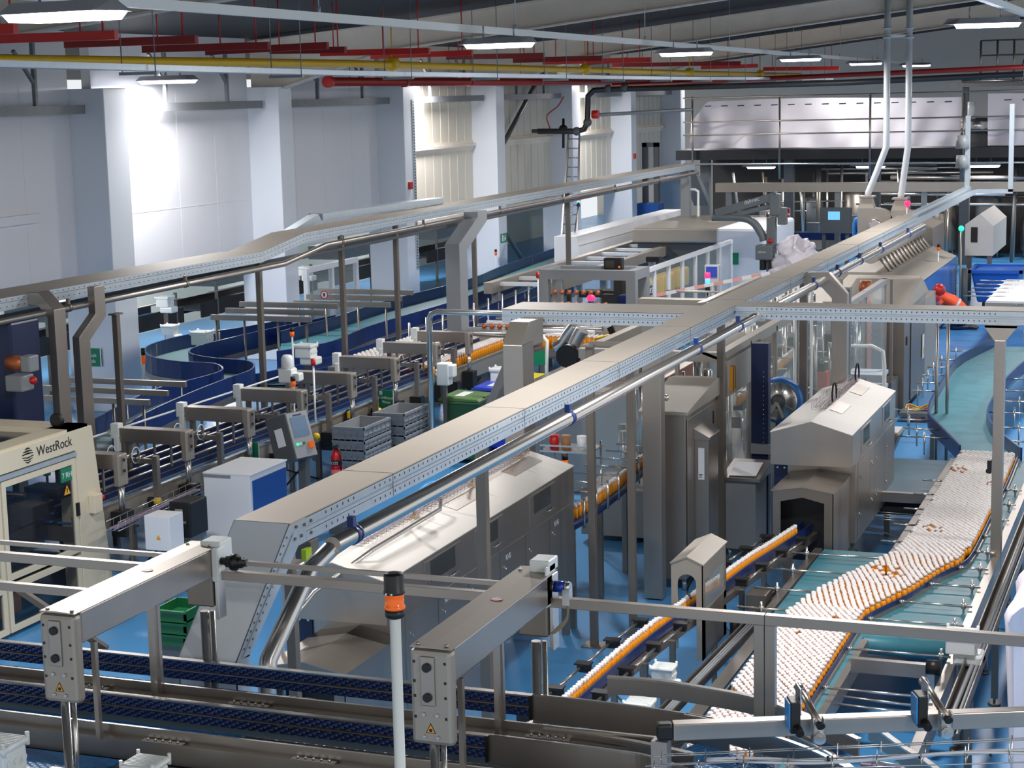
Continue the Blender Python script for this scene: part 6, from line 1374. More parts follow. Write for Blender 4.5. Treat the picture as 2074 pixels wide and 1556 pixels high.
# machinery seen in the annex through the openings
rr = random.Random(21)
for i, (y0_, y1_) in enumerate(((21, 28), (29, 34.8), (35.6, 41.4), (42.2, 47.8), (48.6, 54.4))):
    t = thing('annex_conveyor', ['conveyor in the annex seen left of the nearest white pillar', 'conveyor in the annex between the first two white pillars', 'conveyor in the annex behind the glazed booth', 'conveyor in the annex behind the cream panelled bay', 'conveyor in the annex behind the ladder bay'][i], 'conveyor', (-21.5, y0_, 0), 0, 'annex conveyors')
    MB().box(-21.9, -21.1, y0_, y1_, .95, 1.0).build('belt', BLUE if i < 2 else GREYD, t)
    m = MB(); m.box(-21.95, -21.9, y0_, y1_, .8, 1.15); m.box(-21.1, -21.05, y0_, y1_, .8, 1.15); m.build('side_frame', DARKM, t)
    MB().box(-22.0, -21.0, y0_+.6, y0_+2.6, 1.45, 1.8).build('cover', GALVD, t)
    for y in (y0_+.7, y0_+2.5, y1_-.3): MB().box(-21.1, -21.04, y-.03, y+.03, 0, 1.5).build('leg', STEELD, t)
    m = MB(); m.cyl((-21.0, y0_+.2, 1.35), (-21.0, y1_-.2, 1.35), .02, 6); m.build('guide_rod', STEEL, t)
    gearmotor(['white motor in the annex left of the nearest white pillar', 'white motor in the annex between the first two white pillars', 'white motor in the annex behind the glazed booth', 'white motor in the annex behind the cream panelled bay', 'white motor in the annex behind the ladder bay'][i], -20.6, y1_-1.5, 1.5, .9, 'white motors in the annex')
# glazed booth beside the second pillar
t = thing('glazed_booth', 'glazed white framed booth with a round prohibition sign beside the third white pillar', 'booth', (-18.4, 37, 0))
m = MB()
for x, y in ((-18.4, 35.65), (-18.4, 36.9), (-18.4, 38.2)): m.box(x-.05, x+.05, y-.05, y+.05, 0, 1.95)
m.box(-18.46, -18.34, 35.7, 38.2, 1.85, 1.97); m.box(-18.46, -18.34, 35.7, 38.2, .5, .6); m.build('frame', WHITE, t)
MB().box(-18.41, -18.39, 35.7, 38.15, .6, 1.85).build('glass', GLASS, t)
t = thing('prohibition_sign', 'round red and white prohibition sign hung near the glazed booth', 'sign', tuple(atY(654, 598, 28.25)))
q = atY(654, 598, 28.2); m = MB(); m.lathe([(.075, 0), (.075, .006)], (q.x, 28.25, q.z), 24, 'y'); m.m = 1; m.lathe([(.058, -.002), (.058, 0)], (q.x, 28.25, q.z), 24, 'y'); m.m = 2; m.cbox((q.x, 28.247, q.z), .03, .002, .06); m.build('disc', [RED, WHITE, INK], t)
# ladder leaning in the shaded bay, exit sign, fire call points, cable strip
t = thing('ladder', 'long aluminium ladder leaning in the shaded wall bay', 'ladder', (-18.4, 50.5, 0))
a0, a1 = atY(1130, 505, 50.3), atY(1152, 272, 51.6); b0, b1 = atY(1158, 505, 50.3), atY(1166, 272, 51.6)
m = MB(); a0.z = b0.z = .0; m.bar(a0, a1, .05, .1); m.bar(b0+Vector((.12, 0, 0)), b1+Vector((.12, 0, 0)), .05, .1); m.build('stiles', STEELB, t)
for k in range(16): f = (k+.5)/16; MB().cyl(a0.lerp(a1, f), b0.lerp(b1, f)+Vector((.12, 0, 0)), .02, 6).build('rung', STEELB, t)
q = atX(1021, 482, PX+.01); Ys = 48.1
t = thing('exit_sign', 'green running man exit sign on the fourth white pillar', 'sign', (PX, Ys, q.z))
MB().box(PX, PX+.02, 47.95, 48.45, q.z-.13, q.z+.13).build('board', GREEN, t)
m = MB(); m.box(PX+.02, PX+.024, 48.02, 48.14, q.z-.09, q.z+.09); m.cyl((PX+.02, 48.27, q.z+.07), (PX+.024, 48.27, q.z+.07), .025, 8); m.prism([(48.2, q.z-.09), (48.23, q.z-.09), (48.28, q.z-.02), (48.33, q.z-.08), (48.35, q.z-.07), (48.3, q.z+.03), (48.25, q.z+.05), (48.21, q.z+.0)], 'x', PX+.02, PX+.024); m.build('pictogram', WHITE, t)
for (px, py, Y, lb) in ((831, 376, 41.8, 'red fire call point on the third white pillar'), (1285, 316, 61.2, 'red fire call point on the farthest clear pillar')):
    q = atX(px, py, PX+.02); o = MB().box(PX, PX+.06, q.y-.09, q.y+.09, q.z-.09, q.z+.09).build('call_point', RED, bevel=.01); tag(o, lb, 'call point', 'fire call points')
t = thing('wall_cable_strip', 'perforated vertical cable strip on the edge of the third white pillar', 'cable tray', (PX+.03, 42.0, 0))
MB().box(PX, PX+.02, 41.95, 42.08, 1.3, 5.6).build('strip', GALV, t); m = MB()
for k in range(58): m.box(PX+.02, PX+.0215, 41.985, 42.045, 1.35+k*.073, 1.385+k*.073)
m.build('perforations', INK, t)

q = atY(541, 915, 21.9); t = thing('blue_hose', 'light blue hose handle standing beside the green Boards sign', 'hose', (q.x, 21.9, 0)); MB().tube([(q.x, 21.9, 0), (q.x, 21.9, q.z+.05), (q.x-.02, 21.9, q.z+.12)], .03, 10).build('tube', BLUE, t)
q = atY(703, 842, 24.3); t = thing('work_gloves', 'pair of yellow black and white gloves hung on the conveyor flank above the crates', 'gloves', tuple(q)); X_ = CXR+.09
MB().cbox((X_, 24.15, q.z+.05), .06, .1, .14).cbox((X_, 24.17, q.z-.1), .06, .1, .12).build('white_palms', WHITE, t, bevel=.02); MB().cbox((X_-.02, 24.08, q.z-.02), .05, .05, .26).build('yellow_cuffs', YELLOW, t, bevel=.015); MB().cbox((X_-.05, 24.15, q.z-.02), .05, .12, .3).build('black_backs', BLACK, t, bevel=.015)
# ================================================================= packing line and far machinery
def boxframe(label, name, x0, x1, y0, y1, z, w, m_, cat, extra=None, legs=None):
    t = thing(name, label, cat, ((x0+x1)/2, y0, 0)); m = MB()
    m.box(x0, x1, y0, y0+w, z-w, z); m.box(x0, x1, y1-w, y1, z-w, z); m.box(x0, x0+w, y0+w, y1-w, z-w, z); m.box(x1-w, x1, y0+w, y1-w, z-w, z); m.build('top_frame', m_, t)
    for x in (x0, x1-w):
        for y in (y0, y1-w): MB().box(x, x+w, y, y+w, 0, z-w).build('leg', m_, t)
    return t
t = boxframe('grey portal frame of the packing machine with rows of copper coloured fittings', 'packing_portal', -12.75, -10.65, 35.2, 36.25, 2.05, .2, GREY, 'machine')
rr = random.Random(8)
t = thing('gripper_table', 'table of white rollers and copper coloured gripper rows before the portal frame', 'machine', (-12, 35, 0))
MB().box(-13.3, -10.4, 31.6, 36.2, .75, 1.0).build('bed', STEELD, t)
for k in range(9): y = 31.8+k*.52; MB().cyl((-13.2, y, 1.16), (-10.6, y, 1.16), .05, 10).build('roller', WHITE if k % 2 else STEELB, t)
for k, (y, z) in enumerate(((32.2, 1.25), (33.1, 1.27), (34.1, 1.3), (35.0, 1.36), (35.9, 1.5))):
    m = MB()
    for i in range(8): x = -12.8+.9*(k % 2)*.5+i*.16; m.cyl((x, y, z-.04), (x, y, z+.05), .045, 8); m.cyl((x, y-.1, z), (x, y+.1, z), .025, 6)
    m.build('gripper_row', TANM, t)
for x, y in ((-13.2, 31.7), (-10.5, 31.7), (-13.2, 36.0), (-10.5, 36.0)): MB().box(x-.06, x+.06, y-.06, y+.06, 0, .75).build('leg', STEELD, t)
m = MB()
for k in range(10): y = 30.2+k*.8; m.cyl((-13.5, y, 0), (-13.5, y, 1.55), .02, 6)
m.build('guide_pin', STEELB, t, split=True)
# filled bottles waiting on the combiner
m = MB(); rr = random.Random(4)
for i in range(4):
    for k in range(34): x = -12.05-i*.065; y = 27.9+k*.1; m.m = 0; m.lathe([(.03, 0), (.03, .13), (.016, .18)], (x, y, .95), 7); m.m = 1; m.lathe([(.022, .18), (.022, .22)], (x, y, .95), 7)
tag(m.build('juice_bottle_rows', [ORANGE, CAPW]), 'rows of amber juice bottles queued beyond the last small gates', 'bottles', kind='stuff')
m = MB()
for i in range(5):
    for k in range(20): x = -13.05-i*.09; y = 27.2+k*.16; m.lathe([(.04, 0), (.04, .1), (.02, .13)], (x, y, 1.2), 7)
tag(m.build('white_carton_rows', CAPW), 'rows of white capped packs left of the last small gates', 'packs', kind='stuff')
o = MB().box(-13.6, -12.9, 27.0, 30.6, 1.1, 1.2).box(-13.5, -13.4, 27.1, 27.2, 0, 1.1).box(-13.1, -13.0, 30.3, 30.4, 0, 1.1).build('pack_table', STEEL); tag(o, 'steel table under the rows of white capped packs', 'table')
m = MB()
for i in range(3):
    for k in range(18): x = -10.75+k*.085; y = 29.9+i*.1; m.m = 0; m.lathe([(.034, 0), (.034, .14), (.018, .2)], (x, y, 1.2), 7); m.m = 1; m.lathe([(.024, .2), (.024, .24)], (x, y, 1.2), 7)
tag(m.build('juice_bottle_rows', [ORANGE, CAPW]), 'rows of amber juice bottles beside the big square leg', 'bottles', kind='stuff')
o = MB().box(-10.9, -9.2, 29.7, 30.3, 1.08, 1.2).box(-10.8, -10.7, 29.8, 29.9, 0, 1.08).box(-9.4, -9.3, 29.8, 29.9, 0, 1.08).build('bottle_table', STEEL); tag(o, 'steel table under the amber bottles beside the big square leg', 'table')
# steel hood machine with flexible ducts between the two cross ducts
t = thing('hood_machine', 'steel machine with two fat flexible pipes under the left cross duct', 'machine', (-8, 24, 0))
MB().box(-9.2, -7.3, 24.0, 27.5, 0, 1.45).box(-8.7, -7.5, 25.2, 27.2, 1.45, 1.75).build('body', STEEL, t, bevel=.01)
m = MB(); m.prism([(-9.4, 1.3), (-9.28, 1.3), (-8.75, 2.3), (-8.9, 2.35)], 'y', 23.6, 23.9); m.build('slanted_chute', SHEET, t)
m = MB(); q = [atY(*k, 23.6) for k in ((1165, 660), (1150, 680), (1140, 695), (1125, 705))]; m.tube(smooth_path(q), .09, 12); q = [atY(*k, 23.5) for k in ((1180, 668), (1170, 685), (1160, 705), (1150, 720))]; m.tube(smooth_path(q), .1, 12); m.build('flexible_pipes', STEELB, t)
q = atY(1152, 720, 23.4); m = MB(); m.cyl((q.x, 23.3, q.z), (q.x+.02, 23.6, q.z), .16, 16); m.build('black_fan', BLACK, t)
m = MB(); q = [atY(*k, 24) for k in ((1235, 662), (1245, 680), (1262, 682), (1278, 676), (1280, 664))]; m.tube(smooth_path(q), .05, 8); m.build('black_hose', RUBBER, t)
m = MB(); q = [atY(*k, 23.9) for k in ((1205, 687), (1230, 680), (1260, 682))]; m.tube(q, .02, 6); m.build('yellow_hose', YELLOW, t)
q = atY(1092, 724, 26); o = MB().prism([(q.x-.16, q.z-.12), (q.x+.1, q.z-.12), (q.x+.1, q.z+.12), (q.x-.16, q.z+.04)], 'y', 25.98, 26).build('green_sign', GREEN); tag(o, 'small slanting green sign right of the big square leg', 'sign', 'green hanging signs')
t = thing('handrail', 'white tube handrail right of the big square leg', 'rail', (-9, 25.9, 0))
q = [atY(*k, 26.2) for k in ((1080, 681), (1100, 682), (1108, 692), (1107, 740))]; MB().tube(q+[Vector((q[-1].x, 26.2, 0))], .03, 8).build('tube', WHITEB, t)
# wide steel beam left of the main duct crossing
o = MB().box(-9.3, -7.0, 30.9, 31.15, 1.8, 2.0).box(-9.2, -9.05, 30.95, 31.1, 0, 1.8).build('steel_beam', SHEET, bevel=.006); tag(o, 'broad flat steel beam behind the crossing of the ducts', 'beam')
# white long housing, dark console, robot line
t = thing('white_housing', 'long white sheet housing in front of the far pillars', 'housing', (-15.4, 50, 0))
m = MB(); m.prism([(-15.95, 1.0), (-15.25, 1.0), (-15.25, 1.68), (-15.33, 1.9), (-15.95, 1.9)], 'y', 45.3, 56.0); m.build('shell', WHITE, t, bevel=.01)
MB().box(-15.26, -15.243, 45.3, 56, 1.64, 1.655).build('seam', GREY, t)
for y in (45.6, 50, 55.5):
    for x in (-15.8, -15.35): MB().box(x-.06, x+.06, y-.06, y+.06, 0, 1.0).build('leg', GREY, t)
t = thing('roller_track', 'dark roller track with white cross bars beside the long white housing', 'conveyor', (-14, 44, 0))
m = MB(); m.box(-14.9, -14.7, 37.5, 56, 1.25, 1.5); m.box(-13.55, -13.35, 37.5, 56, 1.25, 1.5); m.build('side_beam', SHEET, t)
for k in range(14): y = 38+k*1.25; MB().box(-14.7, -13.55, y, y+.12, 1.38, 1.46).build('cross_bar', WHITE, t)
for y in (38, 46, 55):
    for x in (-14.8, -13.45): MB().box(x-.08, x+.08, y-.08, y+.08, 0, 1.25).build('leg', GREY, t)
q0, q1 = atY(1225, 522, 36.0), atY(1262, 548, 36.0)
t = thing('operator_screen', 'black operator screen mounted on top of the portal frame', 'screen', (q0.x, 36, 2.0)); MB().box(q0.x, q1.x, 35.9, 36.1, q1.z, q0.z).build('housing', BLACK, t, bevel=.02); MB().box(q0.x+.04, q0.x+.24, 35.885, 35.9, q1.z+.06, q0.z-.05).build('display', mat('dim_display', '#3b3735', 0, .2), t); MB().ball((q1.x-.05, 35.88, q1.z+.08), .025).build('amber_lamp', ORANGEL, t); MB().cyl(((q0.x+q1.x)/2, 36, 1.9), ((q0.x+q1.x)/2, 36, q1.z), .03, 8).build('stalk', STEEL, t)
# palletiser with glazed fence
t = thing('palletiser', 'palletising machine behind a white framed glazed fence with yellow and blue parts', 'machine', (-11.5, 40, 0))
FXk = -10.9; m = MB()
for k in range(8): y = 36.3+k*1.15; m.box(FXk-.04, FXk+.04, y-.04, y+.04, .3, 1.9)
m.box(FXk-.05, FXk+.05, 36.3, 44.4, 1.84, 1.93); m.box(FXk-.05, FXk+.05, 36.3, 44.4, .3, .4); m.build('fence_frame', WHITE, t)
MB().box(FXk-.01, FXk+.01, 36.3, 44.3, .4, 1.84).build('fence_glass', GLASS, t)
m = MB(); rr = random.Random(9)
for k in range(22): m.cbox((rr.uniform(-13, -11.3), rr.uniform(36.8, 44), rr.uniform(.4, 1.5)), rr.uniform(.1, .5), rr.uniform(.2, 1.0), rr.uniform(.1, .5))
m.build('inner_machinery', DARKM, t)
for k in range(3): MB().cbox((-11.5, 39.0+k*1.3, 1.25), .3, .9, .45).build('yellow_part', YELLOW, t, bevel=.05)
for k in range(3): MB().cbox((-11.4, 37.0+k*.5, 1.0), .3, .4, .7).build('blue_part', NAVY, t, bevel=.03)
m = MB(); m.box(FXk+.05, FXk+.06, 36.4, 37.1, 1.35, 1.55); nb = m.build('name_plate', NAVY, t); text('plate_text', 'KRONES', .17, WHITE, nb, (FXk+.062, 36.45, 1.39), ROT_FACE_X)
t = thing('operator_terminal', 'terminal with a bright blue screen beside the glazed fence', 'terminal', (-9.6, 37.5, 0))
q = atY(1443, 556, 37.5); MB().cbox((q.x, 37.5, q.z), .32, .12, .42).build('housing', mat('terminal_grey', '#aeb4b8', 0, .4), t, bevel=.01); MB().cbox((q.x, 37.43, q.z+.06), .24, .02, .22).build('screen', mat('terminal_screen', '#22357a', 0, .2, emit=.6), t); MB().cyl((q.x, 37.5, 0), (q.x, 37.5, q.z-.2), .05, 8).build('stand', GREY, t)
t = thing('signal_stack', 'signal lamp with a lit red and a lit blue lens in front of the terminal', 'signal lamp', (0, 0, 0)); q = atY(1433, 562, 36.6); t.matrix_basis = Matrix.Translation((q.x, 36.6, 0))
MB().cyl((q.x, 36.6, q.z-.02), (q.x, 36.6, q.z+.1), .055, 12).build('red_lens', REDLIT, t); MB().cyl((q.x, 36.6, q.z-.14), (q.x, 36.6, q.z-.02), .05, 12).build('blue_lens', BLULIT, t); MB().cyl((q.x, 36.6, q.z-.3), (q.x, 36.6, q.z-.14), .05, 12).build('base', BLACK, t); MB().cyl((q.x, 36.6, 0), (q.x, 36.6, q.z-.3), .02, 8).build('pole', BLACK, t)
q = atY(1197, 604, 33.2); t = thing('beacon_light', 'lit red dome beacon behind the left cross duct', 'beacon', (q.x, 33.2, 0)); MB().ball((q.x, 33.2, q.z), .085, rz=.07).build('red_dome', REDLIT, t); MB().cyl((q.x, 33.2, q.z-.14), (q.x, 33.2, q.z-.05), .06, 12).build('base', TEALD, t); MB().cyl((q.x, 33.2, 0), (q.x, 33.2, q.z-.14), .02, 8).build('pole', STEEL, t)
pole_beacon('small red topped post beacon before the portal frame', 1089, 552, 563, 34.5, RED, 0, False)
q = atY(1430, 585, 35.5); t = thing('barrier_tape', 'red and white striped barrier tape strung past the terminal', 'tape', tuple(q)); a, b = atY(1330, 598, 35), atY(1560, 553, 36)
for k in range(12): MB().bar(a.lerp(b, k/12), a.lerp(b, (k+1)/12), .01, .07).build('stripe', WHITE if k % 2 else mat('tape_pink', '#e8a79c', 0, .5) if 'tape_pink' not in MATS and not k % 2 else MATS.get('tape_pink', WHITE), t)
t = thing('tube_fence', 'grey tube fence with rounded ends before the terminal', 'fence', (-9.5, 35.5, 0)); q = [atY(*k, 35.2) for k in ((1345, 604), (1345, 594), (1352, 590), (1480, 592))]; MB().tube([Vector((q[0].x, 35.2, 0))]+q+[Vector((q[-1].x, 35.2, 0))], .03, 8).build('tube', STEEL, t)
# white machine block and palletising arm
t = thing('white_block_machine', 'big white block machine beyond the glazed fence', 'machine', (-12.3, 49, 0)); y = 46.0
q0, q1 = atY(1480, 470, y), atY(1545, 530, y)
MB().box(q0.x-.4, q1.x, y, y+4.0, 0, q0.z+.1).build('shell', WHITE, t, bevel=.08); MB().box(q0.x-3.0, q0.x-.4, y+1, y+6, 1.6, 2.0).build('hopper', SHEET, t, bevel=.05); q = atY(1488, 524, y-.02); MB().box(q.x-.1, q.x+.1, y-.03, y, q.z-.15, q.z+.15).build('green_plate', GREEN, t); MB().box(q0.x-2.9, q0.x-.5, y+1.2, y+5.8, 0, 1.6).build('base', GREYD, t)
t = thing('lifting_manipulator', 'grey lifting manipulator with a long jointed arm and white letters', 'arm', (0, 0, 0)); Yr = 43.5; P = lambda x_, y_: atY(x_, y_, Yr); q = P(1562, 560); t.matrix_basis = Matrix.Translation((q.x, Yr, 0))
gp_ = mat('manipulator_grey', '#6f7678', .1, .4)
MB().bar(Vector((q.x, Yr, 0)), P(1563, 440), .22, .22, up=(0, 1, 0)).build('column', gp_, t, bevel=.02)
m = MB(); a, b = P(1450, 432), P(1575, 396); m.bar(a, b, .2, .2); m.build('upper_arm', gp_, t, bevel=.02)
MB().bar(P(1480, 438), P(1570, 415), .12, .12).build('parallel_bar', gp_, t, bevel=.02)
MB().bar(P(1571, 392), P(1571, 436), .26, .26, up=(0, 1, 0)).build('counterweight', gp_, t, bevel=.03); MB().bar(P(1585, 420), P(1585, 455), .22, .2, up=(0, 1, 0)).build('cylinder_cover', gp_, t, bevel=.02)
MB().tube(smooth_path([P(1443, 440), P(1500, 441), P(1525, 450), P(1543, 475), P(1547, 488)]), .1, 10).build('forearm', gp_, t)
q = P(1552, 510); MB().cbox((q.x, Yr-.1, q.z), .42, .4, .36).build('head_box', gp_, t, bevel=.03); MB().cbox((q.x-.05, Yr-.15, q.z-.3), .12, .2, .26).cbox((q.x+.14, Yr-.15, q.z-.3), .08, .2, .26).build('gripper', BLACK, t)
text('head_lettering', 'dalmec', .07, WHITE, t, (q.x-.14, Yr-.305, q.z), ROT_FACE_Y)
ang = math.atan2(b.z-a.z, b.x-a.x); text('arm_lettering', 'dalmec', .14, WHITE, t, P(1510, 414)+Vector((0, -.12, 0)), Matrix.Rotation(-ang, 4, 'Y') @ ROT_FACE_Y)
q = P(1562, 487); MB().ball((q.x, Yr-.15, q.z), .06).build('red_knob', RED, t)
# bundle of white wrap
from mathutils import noise
t = thing('wrap_bundle', 'heap of crumpled white plastic wrap on a low table beside the manipulator', 'wrap', (-9.1, 43.5, 0)); rb2 = random.Random(2); q = atY(1615, 520, 43.5)
vs = []; fs = []; n, k_ = 44, 22
for j in range(k_+1):
    for i in range(n):
        a = 2*PI*i/n; tt = PI*.5*j/k_; r = (1+.16*math.sin(3*a+j*.7)+.1*math.sin(7*a+j*1.3)+rb2.uniform(-.05, .05))
        vs.append((q.x+.62*r*math.cos(a)*math.cos(tt), 43.5+.5*r*math.sin(a)*math.cos(tt), .97+1.02*math.sin(tt)*(1+.15*math.sin(2*a+1))))
vs = [tuple(Vector(v)+noise.noise_vector(Vector(v)*3.1)*.16+noise.noise_vector(Vector(v)*8)*.07) for v in vs]
for j in range(k_):
    for i in range(n): fs.append((j*n+i, j*n+(i+1) % n, (j+1)*n+(i+1) % n, (j+1)*n+i))
m = MB(); m.add(vs, fs, True); m.build('crumpled_sheet', SHEETW, t); MB().box(q.x-.6, q.x+.6, 43, 44, .88, .95).box(q.x-.55, q.x-.5, 43.1, 43.2, 0, .9).box(q.x+.5, q.x+.55, 43.1, 43.2, 0, .9).build('table', STEEL, t)
# low conveyors and clutter behind the main duct crossing
t = thing('low_conveyor', 'low steel conveyor between the main duct and the glazed fence', 'conveyor', (-8.5, 38, 0)); MB().box(-9.6, -7.4, 33.5, 42.5, .95, 1.05).build('bed', SHEET, t)
for y in (34, 38, 42):
    for x in (-9.5, -7.5): MB().box(x-.05, x+.05, y-.05, y+.05, 0, .95).build('leg', STEELD, t)
rr = random.Random(31); m = MB()
for k in range(26): x, y = rr.uniform(-9.5, -7.5), rr.uniform(33.8, 42); m.cyl((x, y, 1.05), (x, y, 1.05+rr.uniform(.1, .45)), rr.uniform(.02, .06), 6)
m.build('fittings', STEELB, t)
# ----------------------------------------------------------------- labeller / filler behind the hose reel, right of the main duct
t = thing('labelling_machine', 'glazed labelling machine with orange parts and a row of bottles, behind the hose reel', 'machine', (-5.4, 28, 0))
MB().box(-7.0, -4.75, 26.4, 30.3, .05, .75).build('base', STEELD, t)
m = MB()
for x, y in ((-4.8, 26.4), (-4.8, 28.3), (-4.8, 30.2), (-6.9, 26.4), (-5.9, 26.4)): m.box(x-.04, x+.04, y-.04, y+.04, .7, 2.5)
m.box(-4.85, -4.75, 26.35, 30.3, 2.42, 2.5); m.box(-7, -6.9, 26.35, 30.3, 2.42, 2.5); m.box(-6.9, -4.85, 26.35, 26.45, 2.42, 2.5); m.build('frame', STEEL, t)
MB().box(-4.79, -4.77, 26.4, 30.2, .75, 2.42).box(-6.9, -4.8, 26.39, 26.41, .75, 2.42).build('glass', GLASS, t)
rr = random.Random(77)
for k in range(8): x, y, z = rr.uniform(-6.6, -5), rr.uniform(26.7, 29.5), rr.uniform(.9, 1.7); MB().cbox((x, y, z), .18, .25, rr.uniform(.15, .5)).build('orange_part', mat('machine_orange', '#d9501c', 0, .45) if 'machine_orange' not in MATS else MATS['machine_orange'], t, bevel=.01)
m = MB()
for k in range(30): x, y = rr.uniform(-6.8, -4.95), rr.uniform(26.6, 30); m.cyl((x, y, .75), (x, y, rr.uniform(1.0, 2.3)), rr.uniform(.015, .07), 8)
for k in range(14): x, z = rr.uniform(-6.6, -5.2), rr.uniform(.9, 1.8); y = rr.uniform(26.5, 29); m.cyl((x, y, z), (x+.7, y, z), .015, 6)
m.build('rods', STEELB, t)
m = MB()
for k in range(16): m.cbox((rr.uniform(-6.7, -5), rr.uniform(27, 30), rr.uniform(.9, 2.0)), rr.uniform(.1, .3), rr.uniform(.1, .5), rr.uniform(.1, .4))
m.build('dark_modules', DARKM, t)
a, b = atY(1495, 812, 23.3), atY(1625, 700, 27.5)
t = thing('feed_conveyor', 'slim feed conveyor carrying orange bottles up to the labelling machine', 'conveyor', tuple(a)); dd = b-a
MB().bar(a-Vector((0, 0, .1)), b-Vector((0, 0, .1)), .14, .06).build('track', NAVY, t)
m = MB(); nb_ = 70
for k in range(nb_): q = a.lerp(b, k/nb_); m.m = 0; m.lathe([(.028, -.06), (.028, .05)], tuple(q), 7); m.m = 1; m.lathe([(.022, .05), (.022, .08)], tuple(q), 7)
r_ = m.build('bottle_row', [ORANGE, CAPW], t); tag(r_, kind='stuff')
for k in range(6): q = a.lerp(b, k/5); MB().cyl((q.x-.3, q.y, q.z+.12), (q.x+.3, q.y, q.z+.12), .013, 6).cyl((q.x-.12, q.y, 0), (q.x-.12, q.y, q.z+.15), .016, 6).build('rod_stand', STEELB, t)
# feed lane into the long tunnel
a, b = atY(1158, 1040, 17.7), atY(1310, 925, 21.2)
t = thing('feed_conveyor', 'slim feed conveyor with orange bottles entering the far end of the long steel tunnel', 'conveyor', tuple(a))
PL = [a+Vector((-.35, -.9, -.02)), a, a.lerp(b, .5)+Vector((.05, 0, 0)), b, b+Vector((.0, 1.2, 0))]; PL = smooth_path(PL, 14)
MB().tube([p_-Vector((0, 0, .13)) for p_ in PL], .06, 6).build('track', NAVY, t)
m = MB(); acc = 0
for u, v in zip(PL[:-1], PL[1:]):
    n_ = max(1, int((v-u).length/.06))
    for k in range(n_): q = u.lerp(v, k/n_); m.m = 0; m.lathe([(.029, -.07), (.029, .045)], tuple(q), 7); m.m = 1; m.lathe([(.022, .045), (.022, .08)], tuple(q), 7)
r_ = m.build('bottle_row', [ORANGE, CAPW], t); tag(r_, kind='stuff')
for k in range(8): q = a.lerp(b, k/7); MB().cyl((q.x-.4, q.y, q.z+.14), (q.x+.15, q.y, q.z+.14), .013, 6).cyl((q.x+.14, q.y, q.z-.15), (q.x+.14, q.y, q.z+.18), .014, 6).build('guide_rod', STEELB, t)
for k in range(4): q = a.lerp(b, k/3); MB().box(q.x-.03, q.x+.03, q.y-.03, q.y+.03, 0, q.z-.15).build('leg', STEELD, t)
t = thing('trolley', 'steel trolley with jars on its tray, behind the long steel tunnel', 'trolley', (0, 0, 0)); q = atY(1160, 905, 20.4); t.matrix_basis = Matrix.Translation((q.x, 20.4, 0))
MB().box(q.x-.32, q.x+.32, 20.1, 20.6, q.z-.02, q.z).box(q.x-.32, q.x+.32, 20.1, 20.12, q.z+.05, q.z+.07).build('tray', STEELB, t)
for sx in (-.3, .3):
    for yy in (20.12, 20.58): MB().cyl((q.x+sx, yy, 0), (q.x+sx, yy, q.z+.06), .015, 6).build('leg', STEELB, t)
for k, (dx, mm) in enumerate(((-.2, RED), (-.05, MATS['cardboard']), (.15, WHITE))): o = MB().cyl((q.x+dx, 20.3, q.z), (q.x+dx, 20.3, q.z+.16), .06, 12).build('jar', mm); tag(o, ['red jar on the steel trolley behind the long tunnel', 'brown jar on the steel trolley behind the long tunnel', 'white jar on the steel trolley behind the long tunnel'][k], 'jar', 'jars on the trolley')
pole_beacon('amber beacon with a black top at the back corner of the long steel tunnel', 1144, 918, 948, 18.2, ORANGEL)
# white handrail steps beside the arched leg
t = thing('access_steps', 'pair of pale rounded handrails of access steps behind the right tunnel', 'steps', (-4.6, 25.5, 0))
for dy in (0, .5):
    q = [atY(*k, 25.2+dy) for k in ((1712, 701), (1765, 701), (1788, 712), (1791, 740), (1791, 790))]; MB().tube([Vector((q[0].x, 25.2+dy, 0))]+q[:3]+q[3:]+[Vector((q[-1].x, 25.2+dy, 0))], .03, 8).build('handrail', WHITEB, t)
q0, q1 = atY(1713, 758, 25.2), atY(1787, 758, 25.2)
for z in (q0.z, q0.z-.2): MB().box(q0.x, q1.x, 25.2, 25.75, z-.05, z).build('tread', GALV, t)
# tall steel cabinets along the aisle
t = thing('tall_cabinet', 'tall steel cabinet block with a sloping lid along the blue aisle', 'cabinet', (-4.9, 32.5, 0))
MB().box(-5.7, -4.62, 31.3, 33.9, .12, 1.9).build('body', STEELD, t, bevel=.006); m = MB(); m.prism([(31.25, 1.93), (33.0, 2.2), (33.2, 2.2), (33.95, 1.9), (31.25, 1.85)], 'x', -5.75, -4.58); m.build('sloping_lid', SHEET, t)
MB().box(-4.62, -4.605, 32.0, 32.02, .15, 1.85).box(-4.62, -4.6, 31.5, 31.54, 1.2, 1.35).build('door_seams', INK, t)
m = MB(); q = atX(1871, 700, -4.6); m.box(-4.6, -4.595, 33.4, 33.62, q.z-.22, q.z+.22); m.m = 1; m.box(-4.596, -4.593, 33.44, 33.58, q.z-.15, q.z-.03); m.build('notice', [WHITE, YELLOW], t)
MB().box(-4.6, -4.1, 30.6, 31.1, .1, .16).build('plinth', STEELD, t)
t = thing('spiral_stack', 'machine with a ribbed copper coloured column inside a glazed frame beside the aisle cabinets', 'machine', (-5.1, 30.8, 0)); MB().box(-5.6, -4.7, 30.45, 31.2, 0, .7).build('base', STEELD, t)
q = atY(1752, 700, 30.8); MB().lathe([(.11, .7)]+[(.1+.02*(k % 2), .75+k*.06) for k in range(26)]+[(.1, 2.4)], (q.x, 30.8, 0), 12).build('ribbed_column', TANM, t); m = MB(); m.box(-5.6, -5.55, 30.5, 30.55, .7, 2.45); m.box(-4.75, -4.7, 30.5, 30.55, .7, 2.45); m.build('frame_post', STEEL, t, split=True)
